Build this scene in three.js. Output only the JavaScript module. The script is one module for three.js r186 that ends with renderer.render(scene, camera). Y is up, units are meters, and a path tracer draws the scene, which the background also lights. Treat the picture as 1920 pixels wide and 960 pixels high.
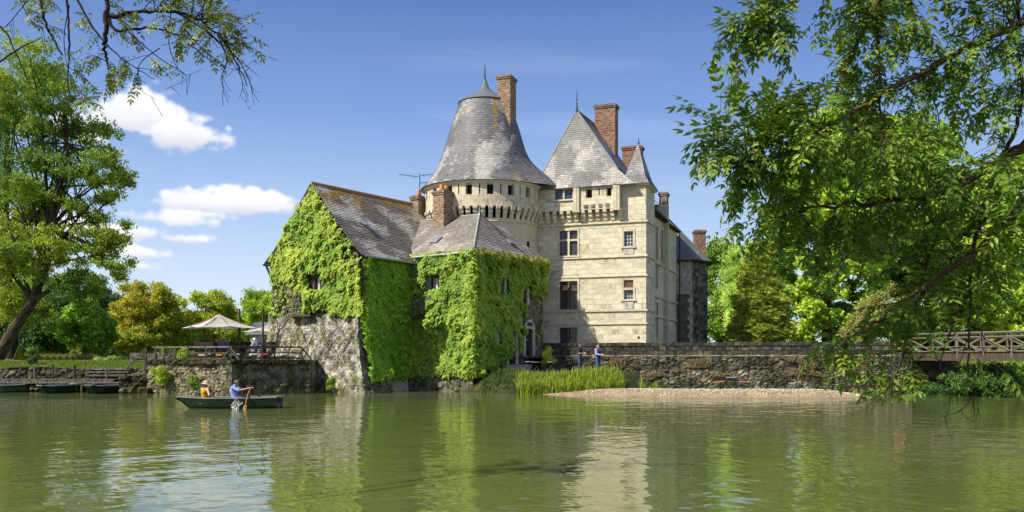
import * as THREE from 'three';
import { mergeGeometries } from 'three/addons/utils/BufferGeometryUtils.js';
import { MarchingCubes } from 'three/addons/objects/MarchingCubes.js';

// ------------------------------------------------------------------ camera, sky, sun, exposure
const EYE = 2.25, FOCAL = 1663;                       // metres above the river; focal length for a 1920-wide frame
const scene = new THREE.Scene();
const camera = new THREE.PerspectiveCamera(2 * Math.atan(668 / FOCAL) * 180 / Math.PI, 1920 / 1336, 0.1, 4000);
camera.position.set(0, EYE, 0);
camera.lookAt(0, EYE, -10);
camera.setViewOffset(1920, 1336, 0, 0, 1920, 960);    // level camera, lens shifted up so that verticals stay upright
const SUN_AZ = 60, SUN_EL = 46, SUN_POWER = 4.8;      // degrees to the left of straight-behind-the-camera, degrees up
const sunDir = new THREE.Vector3(-Math.sin(SUN_AZ * Math.PI / 180) * Math.cos(SUN_EL * Math.PI / 180), Math.sin(SUN_EL * Math.PI / 180), Math.cos(SUN_AZ * Math.PI / 180) * Math.cos(SUN_EL * Math.PI / 180));
const sun = new THREE.DirectionalLight(new THREE.Color().setRGB(1, 0.93, 0.8), SUN_POWER);
sun.name = 'sun';
sun.position.copy(sunDir).multiplyScalar(150).add(new THREE.Vector3(0, 0, -60));
sun.target.position.set(0, 0, -60);
sun.castShadow = true;
sun.shadow.radius = 1.6;
sun.shadow.mapSize.set(4096, 4096);
Object.assign(sun.shadow.camera, { left: -80, right: 80, top: 80, bottom: -80, near: 1, far: 400 });
scene.add(sun, sun.target);
const renderer = new THREE.WebGLRenderer({ antialias: true });
renderer.toneMapping = THREE.LinearToneMapping;
renderer.toneMappingExposure = 1.5;
renderer.shadowMap.enabled = true;
renderer.setSize(1024, 512);

// ------------------------------------------------------------------ small tools
function rngOf(seed) { let s = seed >>> 0; return () => { s = (s + 0x6d2b79f5) | 0; let t = Math.imul(s ^ (s >>> 15), 1 | s); t = (t + Math.imul(t ^ (t >>> 7), 61 | t)) ^ t; return ((t ^ (t >>> 14)) >>> 0) / 4294967296; }; }
const R0 = rngOf(7);
const lerp = (a, b, t) => a + (b - a) * t, clamp = (x, a = 0, b = 1) => Math.min(b, Math.max(a, x));
const smooth = (a, b, x) => { const t = clamp((x - a) / (b - a)); return t * t * (3 - 2 * t); };
const V = (x, y, z) => new THREE.Vector3(x, y, z);
function hash3(x, y, z) { let h = Math.imul(x, 374761393) ^ Math.imul(y, 668265263) ^ Math.imul(z, 2147483647 ^ 0x5bd1e995); h = Math.imul(h ^ (h >>> 13), 1274126177); return ((h ^ (h >>> 16)) >>> 0) / 4294967296; }
function vnoise(x, y, z = 0, px = 0, py = 0) {          // value noise 0..1, periodic in x, y where px, py are given
  const ix = Math.floor(x), iy = Math.floor(y), iz = Math.floor(z), fx = x - ix, fy = y - iy, fz = z - iz;
  const u = fx * fx * (3 - 2 * fx), v = fy * fy * (3 - 2 * fy), w = fz * fz * (3 - 2 * fz);
  const mx = (i) => px ? ((i % px) + px) % px : i, my = (i) => py ? ((i % py) + py) % py : i;
  const x0 = mx(ix), x1 = mx(ix + 1), y0 = my(iy), y1 = my(iy + 1);
  const a = lerp(lerp(hash3(x0, y0, iz), hash3(x1, y0, iz), u), lerp(hash3(x0, y1, iz), hash3(x1, y1, iz), u), v);
  if (fz === 0) return a;
  return lerp(a, lerp(lerp(hash3(x0, y0, iz + 1), hash3(x1, y0, iz + 1), u), lerp(hash3(x0, y1, iz + 1), hash3(x1, y1, iz + 1), u), v), w);
}
function fbm(x, y, z = 0, oct = 4, px = 0, py = 0) { let s = 0, a = 0.5, n = 0; for (let i = 0; i < oct; i++) { s += a * vnoise(x, y, z + i * 17, px, py); n += a; a *= 0.5; x *= 2; y *= 2; px *= 2; py *= 2; } return s / n; }
const at = (px, py, d) => V((px - 960) / FOCAL * d, EYE - (py - 668) / FOCAL * d, -d);   // a sighting in the photograph at a known distance

const taken = {};
function numbered(n) { const k = taken[n] = (taken[n] ?? -1) + 1; return k ? n + '_' + String(k).padStart(3, '0') : n; }
function tag(o, label, category, group) { o.userData.label = label; o.userData.category = category; if (group) o.userData.group = group; return o; }
function shadowed(m) { m.castShadow = true; m.receiveShadow = true; return m; }
function thing(name, label, category, group, pos = [0, 0, 0], turn = 0) { const g = new THREE.Group(); g.name = numbered(name); g.position.set(...pos); g.rotation.y = turn; scene.add(g); return tag(g, label, category, group); }
function part(name, geo, mat, parent) { const m = shadowed(new THREE.Mesh(Array.isArray(geo) ? merge(geo) : geo, mat)); m.name = name; parent.add(m); return m; }
function single(name, label, category, geo, mat, group) { const m = part(numbered(name), geo, mat, scene); return tag(m, label, category, group); }
function structure(name, geo, mat) { const m = part(name, geo, mat, scene); m.userData.kind = 'structure'; return m; }
function merge(list) {
  list = list.map((g) => g.index ? g.toNonIndexed() : g);
  const color = list.some((g) => g.attributes.color), uv = list.some((g) => g.attributes.uv);
  for (const g of list) {
    for (const k of Object.keys(g.attributes)) if (!['position', 'normal', 'uv', 'color'].includes(k)) g.deleteAttribute(k);
    const n = g.attributes.position.count;
    if (!g.attributes.normal) g.computeVertexNormals();
    if (uv && !g.attributes.uv) g.setAttribute('uv', new THREE.BufferAttribute(new Float32Array(n * 2), 2));
    if (color && !g.attributes.color) g.setAttribute('color', new THREE.BufferAttribute(new Float32Array(n * 3).fill(1), 3));
  }
  return mergeGeometries(list, false);
}
class Soup {                                            // quads and triangles with uv in metres and colours
  constructor() { this.p = []; this.uv = []; this.c = []; this.colored = false; }
  tri(a, b, c, col, ua, ub, uc) {
    this.p.push(a[0], a[1], a[2], b[0], b[1], b[2], c[0], c[1], c[2]);
    if (!ua) {
      const nx = Math.abs((b[1] - a[1]) * (c[2] - a[2]) - (b[2] - a[2]) * (c[1] - a[1])), ny = Math.abs((b[2] - a[2]) * (c[0] - a[0]) - (b[0] - a[0]) * (c[2] - a[2])), nz = Math.abs((b[0] - a[0]) * (c[1] - a[1]) - (b[1] - a[1]) * (c[0] - a[0]));
      const f = ny > nx && ny > nz ? (q) => [q[0], q[2]] : nx > nz ? (q) => [q[2], q[1]] : (q) => [q[0], q[1]];
      ua = f(a); ub = f(b); uc = f(c);
    }
    this.uv.push(ua[0], ua[1], ub[0], ub[1], uc[0], uc[1]);
    const k = col ?? [1, 1, 1]; if (col) this.colored = true;
    this.c.push(k[0], k[1], k[2], k[0], k[1], k[2], k[0], k[1], k[2]);
  }
  quad(a, b, c, d, col, ua, ub, uc, ud) { this.tri(a, b, c, col, ua, ub, uc); this.tri(a, c, d, col, ua, uc, ud); }
  box(x0, x1, y0, y1, z0, z1, col) {
    const q = (...i) => this.quad(...i, col), p = (i) => [i & 1 ? x1 : x0, i & 2 ? y1 : y0, i & 4 ? z1 : z0];
    q(p(4), p(5), p(7), p(6)); q(p(1), p(0), p(2), p(3)); q(p(5), p(1), p(3), p(7)); q(p(0), p(4), p(6), p(2)); q(p(6), p(7), p(3), p(2)); q(p(0), p(1), p(5), p(4));
  }
  get empty() { return !this.p.length; }
  geo() {
    const g = new THREE.BufferGeometry();
    g.setAttribute('position', new THREE.BufferAttribute(new Float32Array(this.p), 3));
    g.setAttribute('uv', new THREE.BufferAttribute(new Float32Array(this.uv), 2));
    if (this.colored) g.setAttribute('color', new THREE.BufferAttribute(new Float32Array(this.c), 3));
    g.computeVertexNormals();
    return g;
  }
}
const boxG = (x0, x1, y0, y1, z0, z1) => { const s = new Soup(); s.box(x0, x1, y0, y1, z0, z1); return s.geo(); };
function barG(a, b, r, r2 = r, sides = 8) {             // round bar from a to b
  const dir = b.clone().sub(a), l = dir.length(), g = new THREE.CylinderGeometry(r2, r, l, sides, 1);
  g.translate(0, l / 2, 0); g.applyQuaternion(new THREE.Quaternion().setFromUnitVectors(V(0, 1, 0), dir.normalize())); g.translate(a.x, a.y, a.z);
  return g;
}
function beamG(a, b, w, h) {                            // squared timber from a to b
  const dir = b.clone().sub(a), l = dir.length(), g = boxG(-w / 2, w / 2, -h / 2, h / 2, 0, l), m = new THREE.Matrix4(), z = dir.normalize();
  const up = Math.abs(z.y) > 0.99 ? V(1, 0, 0) : V(0, 1, 0), x = up.cross(z).normalize(), y = z.clone().cross(x);
  m.makeBasis(x, y, z).setPosition(a); g.applyMatrix4(m); return g;
}
function tubeG(points, radii, sides = 6) {              // tapered tube along points
  const n = points.length, pos = [], nor = [], uv = [], idx = [], t = V(), prev = V(0, 0, 0); let nx = null, len = 0;
  for (let i = 0; i < n; i++) {
    t.subVectors(points[Math.min(n - 1, i + 1)], points[Math.max(0, i - 1)]).normalize();
    if (!nx) { nx = Math.abs(t.y) < 0.9 ? V(0, 1, 0) : V(1, 0, 0); }
    nx = nx.clone().addScaledVector(t, -nx.dot(t)); if (nx.lengthSq() < 1e-8) nx.set(t.y, t.z, t.x).addScaledVector(t, -nx.dot(t)); nx.normalize();
    const ny = t.clone().cross(nx); if (i) len += points[i].distanceTo(points[i - 1]);
    for (let k = 0; k <= sides; k++) {
      const a = k / sides * Math.PI * 2, c = Math.cos(a), s = Math.sin(a), dx = nx.x * c + ny.x * s, dy = nx.y * c + ny.y * s, dz = nx.z * c + ny.z * s;
      pos.push(points[i].x + dx * radii[i], points[i].y + dy * radii[i], points[i].z + dz * radii[i]); nor.push(dx, dy, dz); uv.push(k / sides * Math.max(0.3, radii[i] * 6.28), len);
      if (i && k) { const b = i * (sides + 1) + k; idx.push(b - 1, b - sides - 2, b, b, b - sides - 2, b - sides - 1); }
    }
  }
  const g = new THREE.BufferGeometry();
  g.setAttribute('position', new THREE.BufferAttribute(new Float32Array(pos), 3)); g.setAttribute('normal', new THREE.BufferAttribute(new Float32Array(nor), 3)); g.setAttribute('uv', new THREE.BufferAttribute(new Float32Array(uv), 2)); g.setIndex(idx);
  return g.toNonIndexed();
}
function latheG(profile, seg = 32) { return new THREE.LatheGeometry(profile.map(([r, y]) => new THREE.Vector2(r, y)), seg); }

// ------------------------------------------------------------------ textures and materials
function texture(size, fn, { color = true, repeat = 1 } = {}) {
  const data = new Uint8Array(size * size * 4);
  for (let j = 0; j < size; j++) for (let i = 0; i < size; i++) { const c = fn(i / size, j / size), k = (j * size + i) * 4; data[k] = clamp(c[0]) * 255; data[k + 1] = clamp(c[1] ?? c[0]) * 255; data[k + 2] = clamp(c[2] ?? c[0]) * 255; data[k + 3] = 255; }
  const t = new THREE.DataTexture(data, size, size); t.wrapS = t.wrapT = THREE.RepeatWrapping; t.magFilter = THREE.LinearFilter; t.minFilter = THREE.LinearMipmapLinearFilter; t.generateMipmaps = true;
  if (color) t.colorSpace = THREE.SRGBColorSpace; t.repeat.set(repeat, repeat); t.needsUpdate = true; return t;
}
function again(t, rx, ry = rx) { const c = t.clone(); c.repeat.set(rx, ry); c.needsUpdate = true; return c; }
const grey = (v) => [v, v, v];
const mottle = texture(512, (u, v) => { const n = fbm(u * 6, v * 6, 1, 6, 6, 6), f = vnoise(u * 128, v * 128, 3, 128, 128); return grey(0.93 + 0.26 * (n - 0.5) + 0.1 * (f - 0.5)); });
const mottleBump = texture(512, (u, v) => grey(fbm(u * 16, v * 16, 5, 5, 16, 16)), { color: false });
const stains = texture(512, (u, v) => { const n = fbm(u * 5, v * 5, 9, 6, 5, 5), s = smooth(0.5, 0.72, fbm(u * 12, v * 6, 21, 5, 12, 6)); const k = 0.92 + 0.3 * (n - 0.5) - 0.14 * s; return [k * 1.0, k * 0.985, k * 0.95]; });
const rubbleTex = texture(512, (u, v) => { const n = fbm(u * 8, v * 8, 31, 6, 8, 8), b = vnoise(u * 48, v * 48, 7, 48, 48), m = smooth(0.5, 0.7, fbm(u * 6, v * 6, 44, 5, 6, 6)); const k = 0.62 + 0.9 * (n - 0.5) + 0.35 * (b - 0.5); return [lerp(k, k * 0.75, m), lerp(k, k * 0.78, m), lerp(k * 0.94, k * 0.55, m)]; });
const barkTex = texture(256, (u, v) => { const n = fbm(u * 16, v * 3, 3, 5, 16, 3), l = smooth(0.55, 0.7, fbm(u * 5, v * 5, 12, 4, 5, 5)); const k = 0.45 + 0.9 * (n - 0.4); return [lerp(k, 0.72, l * 0.5), lerp(k * 0.93, 0.72, l * 0.5), lerp(k * 0.82, 0.6, l * 0.5)]; });
const woodTex = texture(256, (u, v) => { const n = fbm(u * 24, v * 2, 3, 5, 24, 2); const k = 0.6 + 0.8 * (n - 0.45); return [k, k * 0.97, k * 0.93]; });
const grassTex = texture(512, (u, v) => { const n = fbm(u * 10, v * 10, 2, 6, 10, 10), f = vnoise(u * 160, v * 160, 3, 160, 160), y = smooth(0.5, 0.75, fbm(u * 7, v * 7, 30, 4, 7, 7)); const k = 0.6 + 0.6 * (n - 0.5) + 0.4 * (f - 0.5); return [k * lerp(0.85, 1.25, y), k, k * 0.6]; });
const gravelTex = texture(512, (u, v) => { const f = vnoise(u * 200, v * 200, 3, 200, 200), g = vnoise(u * 90, v * 90, 8, 90, 90), n = fbm(u * 6, v * 6, 2, 4, 6, 6); const k = 0.7 + 0.5 * (f - 0.5) + 0.4 * (g - 0.5) + 0.25 * (n - 0.5); return [k, k * 0.95, k * 0.86]; });
const clothTex = texture(128, (u, v) => grey(0.85 + 0.1 * Math.sin(u * Math.PI * 64) * Math.sin(v * Math.PI * 64) + 0.12 * (fbm(u * 6, v * 6, 1, 4, 6, 6) - 0.5)));
const brickTex = texture(512, (u, v) => {
  const row = Math.floor(v * 24), uu = u * 8 + (row % 2) * 0.5, b = Math.floor(uu) % 8, fu = uu - Math.floor(uu), fv = v * 24 - row, h = hash3(b, row, 5), n = fbm(u * 24, v * 24, 4, 4, 24, 24);
  const joint = fu < 0.05 || fv < 0.16, k = 0.75 + 0.5 * (h - 0.5) + 0.5 * (n - 0.5);
  return joint ? [0.8 + 0.2 * n, 0.79 + 0.2 * n, 0.76 + 0.2 * n] : [k + 0.1, k * (0.86 + 0.14 * h) + 0.1, k * (0.8 + 0.2 * h) + 0.1];
});
function rippleTex(seed, waves, kmin, kmax, squash) {
  const r = rngOf(seed), w = []; for (let i = 0; i < waves; i++) { const k = lerp(kmin, kmax, r() ** 1.4), a = (r() - 0.5) * Math.PI * squash + Math.PI / 2; w.push([Math.round(k * Math.cos(a)), Math.round(k * Math.sin(a)) || 1, r() * 6.283, 1 / Math.pow(k, 0.95)]); }
  const tot = w.reduce((s, x) => s + x[3], 0) * 0.35;
  return texture(512, (u, v) => { let s = 0; for (const [a, b, p, m] of w) s += m * Math.sin((u * a + v * b) * 6.28318 + p); return grey(0.5 + 0.5 * s / tot); }, { color: false });
}
const rgb = (r, g, b) => new THREE.Color().setRGB(r, g, b);
const std = (color, o = {}) => new THREE.MeshStandardMaterial({ color: rgb(...color), roughness: 0.85, ...o });
const MAT = {
  stone: [[0.7, 0.63, 0.475], [0.69, 0.625, 0.475], [0.71, 0.64, 0.485], [0.695, 0.62, 0.455], [0.68, 0.615, 0.475]].map((c, i) => std(c, { map: again(i === 4 ? stains : mottle, 0.45), bumpMap: again(mottleBump, 0.6), bumpScale: 0.012, roughness: 0.92 })),
  stoneTrim: std([0.64, 0.57, 0.42], { map: again(mottle, 0.7), roughness: 0.92 }),
  mortar: std([0.64, 0.58, 0.45], { map: again(stains, 0.5), roughness: 0.95 }),
  greyStone: std([0.34, 0.33, 0.28], { map: again(rubbleTex, 0.4), bumpMap: again(mottleBump, 0.8), bumpScale: 0.03, roughness: 0.95 }),
  paleGrey: std([0.5, 0.48, 0.42], { map: again(stains, 0.6), bumpMap: again(mottleBump, 0.8), bumpScale: 0.02, roughness: 0.95 }),
  darkRender: std([0.15, 0.125, 0.1], { map: again(stains, 0.35), bumpMap: again(mottleBump, 0.8), bumpScale: 0.015, roughness: 0.95 }),
  wallBlock: [[0.15, 0.145, 0.125], [0.1, 0.1, 0.092], [0.21, 0.195, 0.16], [0.12, 0.12, 0.105], [0.08, 0.08, 0.076]].map((c) => std(c, { map: again(rubbleTex, 0.7), bumpMap: again(mottleBump, 1), bumpScale: 0.03, roughness: 0.95 })),
  rubble: std([0.38, 0.36, 0.305], { map: again(rubbleTex, 0.35), bumpMap: again(mottleBump, 0.5), bumpScale: 0.08, roughness: 0.95, vertexColors: true }),
  footing: std([0.42, 0.4, 0.36], { map: again(rubbleTex, 0.35), bumpMap: again(mottleBump, 0.5), bumpScale: 0.06, roughness: 0.95, vertexColors: true }),
  coping: std([0.36, 0.335, 0.27], { map: again(rubbleTex, 0.5), bumpMap: again(mottleBump, 1), bumpScale: 0.03, roughness: 0.95 }),
  brick: std([0.3, 0.19, 0.135], { map: again(brickTex, 0.55), roughness: 0.93 }),
  brickPale: std([0.33, 0.245, 0.175], { map: again(brickTex, 0.55), roughness: 0.93 }),
  brickGrey: std([0.27, 0.225, 0.18], { map: again(brickTex, 0.55), roughness: 0.93 }),
  terracotta: std([0.5, 0.22, 0.1], { map: mottle, roughness: 0.8 }),
  slate: std([1, 1, 1], { vertexColors: true, roughness: 0.62, map: again(mottle, 0.8), bumpMap: again(mottleBump, 1.5), bumpScale: 0.01 }),
  lead: std([0.2, 0.21, 0.23], { roughness: 0.5, metalness: 0.3, map: again(mottle, 1) }),
  zinc: std([0.42, 0.43, 0.45], { roughness: 0.45, metalness: 0.6, map: again(mottle, 1) }),
  iron: std([0.03, 0.032, 0.035], { roughness: 0.55, metalness: 0.4 }),
  glass: new THREE.MeshPhysicalMaterial({ color: rgb(0.035, 0.05, 0.08), roughness: 0.05, specularIntensity: 1, ior: 1.5 }),
  dark: std([0.012, 0.011, 0.01], { roughness: 0.95 }),
  woodWindow: std([0.3, 0.16, 0.07], { map: again(woodTex, 2), roughness: 0.7 }),
  white: std([0.7, 0.7, 0.66], { map: again(mottle, 1), roughness: 0.75 }),
  paleStone: std([0.6, 0.58, 0.52], { map: again(stains, 0.6), roughness: 0.9 }),
  oldWood: std([0.16, 0.125, 0.09], { map: again(woodTex, 1), bumpMap: again(woodTex, 1), bumpScale: 0.004, roughness: 0.85 }),
  greyWood: std([0.34, 0.31, 0.27], { map: again(woodTex, 1), roughness: 0.88 }),
  darkWood: std([0.06, 0.05, 0.042], { map: again(woodTex, 1), roughness: 0.85 }),
  oarWood: std([0.62, 0.36, 0.1], { map: again(woodTex, 2), roughness: 0.5 }),
  bark: std([0.2, 0.165, 0.125], { map: again(barkTex, 0.6), bumpMap: again(barkTex, 0.6), bumpScale: 0.03, roughness: 0.95 }),
  darkBark: std([0.06, 0.05, 0.04], { map: again(barkTex, 1), bumpMap: again(barkTex, 1), bumpScale: 0.01, roughness: 0.95 }),
  twig: std([0.15, 0.11, 0.05], { map: again(barkTex, 3), roughness: 0.9 }),
  grass: std([0.25, 0.33, 0.04], { map: again(grassTex, 0.25), bumpMap: again(grassTex, 0.6), bumpScale: 0.06, roughness: 0.95 }),
  soil: std([0.12, 0.095, 0.06], { map: again(rubbleTex, 0.3), bumpMap: again(mottleBump, 0.5), bumpScale: 0.1, roughness: 0.97 }),
  gravel: std([0.62, 0.52, 0.37], { map: again(gravelTex, 0.4), bumpMap: again(gravelTex, 0.4), bumpScale: 0.03, roughness: 0.95 }),
  boat: new THREE.MeshPhysicalMaterial({ color: rgb(0.012, 0.028, 0.016), map: again(mottle, 0.8), roughness: 0.5, specularIntensity: 0.25 }),
  boatPale: std([0.16, 0.19, 0.165], { map: again(mottle, 1), roughness: 0.6 }),
  canvas: new THREE.MeshPhysicalMaterial({ color: rgb(0.68, 0.63, 0.56), map: again(clothTex, 1), roughness: 0.95, transmission: 0.25, thickness: 0, side: THREE.DoubleSide }),
  orange: std([0.72, 0.24, 0.1], { map: again(mottle, 2), roughness: 0.6 }),
};
const leafMat = (color, t = 0.4) => new THREE.MeshPhysicalMaterial({ color: rgb(...color), roughness: 0.62, transmission: t, thickness: 0, side: THREE.DoubleSide, ior: 1.4, specularIntensity: 0.5 });

// ------------------------------------------------------------------ sky: clear air and fair-weather clouds, those out of view brightening the shaded walls
{
  const W = 4096, H = 2048, data = new Float32Array(W * H * 4);
  const stops = [[-90, 0.3, 0.34, 0.36], [-0.01, 0.3, 0.34, 0.36], [0, 0.8, 0.88, 0.97], [4, 0.65, 0.78, 0.95], [9, 0.42, 0.59, 0.88], [15, 0.22, 0.37, 0.72], [22, 0.11, 0.21, 0.52], [35, 0.085, 0.17, 0.46], [60, 0.085, 0.16, 0.44], [90, 0.075, 0.145, 0.41]];
  const SKY = 0.7, air = (el) => { let i = 1; while (i < stops.length - 1 && el > stops[i][0]) i++; const a = stops[i - 1], b = stops[i], t = clamp((el - a[0]) / (b[0] - a[0] || 1)); return [lerp(a[1], b[1], t) * SKY, lerp(a[2], b[2], t) * SKY, lerp(a[3], b[3], t) * SKY]; };
  const clouds = [];                                    // [azimuth, elevation, half width, half height] in degrees; azimuth 0 is straight ahead
  const seen = (px, py, hw, hh, k = 1) => { const a = Math.atan((px - 960) / FOCAL); clouds.push([a * 57.2958, Math.atan((668 - py) / FOCAL * Math.cos(a)) * 57.2958, hw / FOCAL * 57.2958 * Math.cos(a) ** 2, hh / FOCAL * 57.2958 * Math.cos(a), k]); };
  for (const c of [[245, 218, 95, 52], [165, 235, 80, 45], [330, 250, 95, 34], [400, 382, 145, 26], [480, 372, 60, 20], [330, 410, 105, 22], [235, 434, 70, 18], [365, 449, 72, 12], [262, 476, 60, 13], [95, 420, 90, 40], [60, 490, 90, 25], [250, 500, 60, 9, 0.6]]) seen(...c);
  const r = rngOf(99);
  for (let i = 0; i < 110; i++) { const az = 43 + r() * 274, el = 4 + r() * r() * 46, s = 3 + r() * 6; for (let k = 0; k < 3; k++) clouds.push([az + (r() - 0.5) * s * 1.6, el + (r() - 0.5) * s * 0.4, s * (0.6 + r() * 0.7), s * (0.25 + r() * 0.2), 1]); }  // clouds out of view, numerous enough to lift the shade on the walls
  const cirrus = (az, el) => 0.07 * smooth(0.55, 0.8, fbm(az * 0.05 + 3, el * 0.7 + az * 0.035, 61, 4)) * smooth(2, 8, el) * (1 - smooth(16, 26, el));
  const field = new Float32Array(W * H), low = new Float32Array(W * H);
  for (const [az, el, hw, hh, k] of clouds) {
    const j0 = Math.max(H / 2, Math.floor((el - hh * 1.8) / 180 * H + H / 2)), j1 = Math.min(H - 1, Math.ceil((el + hh * 1.8) / 180 * H + H / 2));
    for (let j = j0; j <= j1; j++) {
      const e = ((j + 0.5) / H - 0.5) * 180, ce = Math.max(0.2, Math.cos(e * Math.PI / 180)), span = Math.ceil(hw * 1.8 / ce / 360 * W), ic = Math.round(((az - 90) / 360 + 0.5) * W);
      for (let q = -span; q <= span; q++) {
        const i = ((ic + q) % W + W) % W, dx = q / W * 360 * ce / hw, dy = (e - el) / hh * (e < el ? 1.35 : 1), d = 1 - Math.sqrt(dx * dx + dy * dy);
        const o = j * W + i; if (d > -0.8) { const f = (d + 0.0) * k; if (f > field[o] - 1) { field[o] = Math.max(field[o], f + 1); low[o] = Math.max(low[o], clamp(0.5 + dy * 0.6)); } }
      }
    }
  }
  for (let j = 0; j < H; j++) {
    const el = ((j + 0.5) / H - 0.5) * 180, base = air(el), ce = Math.cos(el * Math.PI / 180), y = Math.sin(el * Math.PI / 180);
    for (let i = 0; i < W; i++) {
      const k = (j * W + i) * 4; let c = base;
      if (el > 0) {
        const ang = ((i + 0.5) / W - 0.5) * 2 * Math.PI, az = ((i + 0.5) / W - 0.5) * 360 + 90, x = Math.cos(ang) * ce, z = Math.sin(ang) * ce;
        const s = Math.acos(clamp(x * sunDir.x + y * sunDir.y + z * sunDir.z, -1, 1)) * 57.3, glow = 0.5 * Math.exp(-s / 9) + 0.12 * Math.exp(-s / 28);
        c = [c[0] + glow, c[1] + glow * 0.97, c[2] + glow * 0.9];
        let a = cirrus(az > 180 ? az - 360 : az, el), shade = 1;
        const f = field[j * W + i];
        if (f > 0) {
          const n = fbm(x * 20, y * 36, z * 20 + 5, 4), n2 = fbm(x * 95, y * 130, z * 95, 5), d = (f - 1) + 0.04 + (n - 0.5) * 1.7 + (n2 - 0.5) * 1.15, t = smooth(0.0, 0.5, d);
          a = Math.max(a, t * 0.97); shade = lerp(0.74, 1, clamp(low[j * W + i] * 1.25 + (fbm(x * 40, y * 60, z * 40, 3) - 0.5) * 0.8));
        }
        c = [lerp(c[0], 0.7 * shade, a), lerp(c[1], 0.71 * shade, a), lerp(c[2], 0.735 * (0.25 + 0.75 * shade), a)];
      }
      data[k] = c[0]; data[k + 1] = c[1]; data[k + 2] = c[2]; data[k + 3] = 1;
    }
  }
  const t = new THREE.DataTexture(data, W, H, THREE.RGBAFormat, THREE.FloatType);
  t.mapping = THREE.EquirectangularReflectionMapping; t.magFilter = THREE.LinearFilter; t.needsUpdate = true;
  scene.background = t; scene.environment = t;
}
// ------------------------------------------------------------------ masonry and roofing tools
function ashlar(parent, map, u0, u1, v0, v1, { course = 0.36, length = 0.95, openings = [], proud = 0.009, mats = MAT.stone, seed = 1, gap = 0.005, name = 'stone_block', jitter = 0.006 } = {}) {
  const r = rngOf(seed), rows = Math.max(1, Math.round((v1 - v0) / course)), h = (v1 - v0) / rows;
  for (let j = 0; j < rows; j++) {
    const a = v0 + j * h + gap / 2, b = v0 + (j + 1) * h - gap / 2;
    let u = u0 - (j % 2 ? length * 0.5 : 0) - r() * length * 0.2;
    while (u < u1) {
      const w = length * (0.75 + r() * 0.5), p = proud + (r() - 0.5) * jitter; let spans = [[Math.max(u, u0) + gap / 2, Math.min(u + w, u1) - gap / 2]];
      for (const o of openings) if (o[3] > a + 0.02 && o[2] < b - 0.02) spans = spans.flatMap(([s, e]) => e <= o[0] || s >= o[1] ? [[s, e]] : [[s, o[0]], [o[1], e]]);
      for (const [s, e] of spans) {
        if (e - s < 0.06) continue;
        const k = new Soup(), c = 0.008, f = [[s + c, a + c], [e - c, a + c], [e - c, b - c], [s + c, b - c]].map(([x, y]) => map(x, y, p)), g = [[s, a], [e, a], [e, b], [s, b]].map(([x, y]) => map(x, y, -0.02)), uv = [[s, a], [e, a], [e, b], [s, b]].map(([x, y]) => [x + j * 0.37, y + w * 1.7]);
        k.quad(...f, undefined, ...uv); for (let i = 0; i < 4; i++) k.quad(g[i], g[(i + 1) % 4], f[(i + 1) % 4], f[i], undefined, uv[i], uv[(i + 1) % 4], uv[(i + 1) % 4], uv[i]);
        part(name, k.geo(), mats[Math.floor(r() * mats.length)], parent);
      }
      u += w;
    }
  }
}
function wallCore(map, u0, u1, v0, v1, thick, openings, du = 99) {   // the wall behind the blocks, with real openings
  const s = new Soup(), us = [u0, u1], vs = [v0, v1];
  for (const o of openings) { us.push(clamp(o[0], u0, u1), clamp(o[1], u0, u1)); vs.push(clamp(o[2], v0, v1), clamp(o[3], v0, v1)); }
  for (let u = u0 + du; u < u1; u += du) us.push(u);
  const sort = (a) => [...new Set(a.map((x) => Math.round(x * 1e4) / 1e4))].sort((x, y) => x - y), U = sort(us), W = sort(vs);
  const solid = (i, j) => i >= 0 && j >= 0 && i < U.length - 1 && j < W.length - 1 && !openings.some((o) => (U[i] + U[i + 1]) / 2 > o[0] && (U[i] + U[i + 1]) / 2 < o[1] && (W[j] + W[j + 1]) / 2 > o[2] && (W[j] + W[j + 1]) / 2 < o[3]);
  for (let i = 0; i < U.length - 1; i++) for (let j = 0; j < W.length - 1; j++) if (solid(i, j)) {
    const a = U[i], b = U[i + 1], c = W[j], d = W[j + 1], q = (w) => [map(a, c, w), map(b, c, w), map(b, d, w), map(a, d, w)], f = q(0), k = q(-thick), uv = [[a, c], [b, c], [b, d], [a, d]];
    s.quad(...f, undefined, ...uv); s.quad(k[1], k[0], k[3], k[2], undefined, uv[1], uv[0], uv[3], uv[2]);
    if (!solid(i, j - 1)) s.quad(k[0], k[1], f[1], f[0]); if (!solid(i + 1, j)) s.quad(f[1], k[1], k[2], f[2]); if (!solid(i, j + 1)) s.quad(f[3], f[2], k[2], k[3]); if (!solid(i - 1, j)) s.quad(k[0], f[0], f[3], k[3]);
  }
  return s.geo();
}
function cellNoise(x, y, seed) {                        // [edge distance, cell id]
  const ix = Math.floor(x), iy = Math.floor(y); let f1 = 9, f2 = 9, id = 0;
  for (let j = -1; j <= 1; j++) for (let i = -1; i <= 1; i++) {
    const cx = ix + i, cy = iy + j, dx = cx + 0.15 + 0.7 * hash3(cx, cy, seed) - x, dy = cy + 0.25 + 0.5 * hash3(cx, cy, seed + 1) - y, d = dx * dx + dy * dy;
    if (d < f1) { f2 = f1; f1 = d; id = hash3(cx, cy, seed + 2); } else if (d < f2) f2 = d;
  }
  return [Math.sqrt(f2) - Math.sqrt(f1), id];
}
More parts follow.
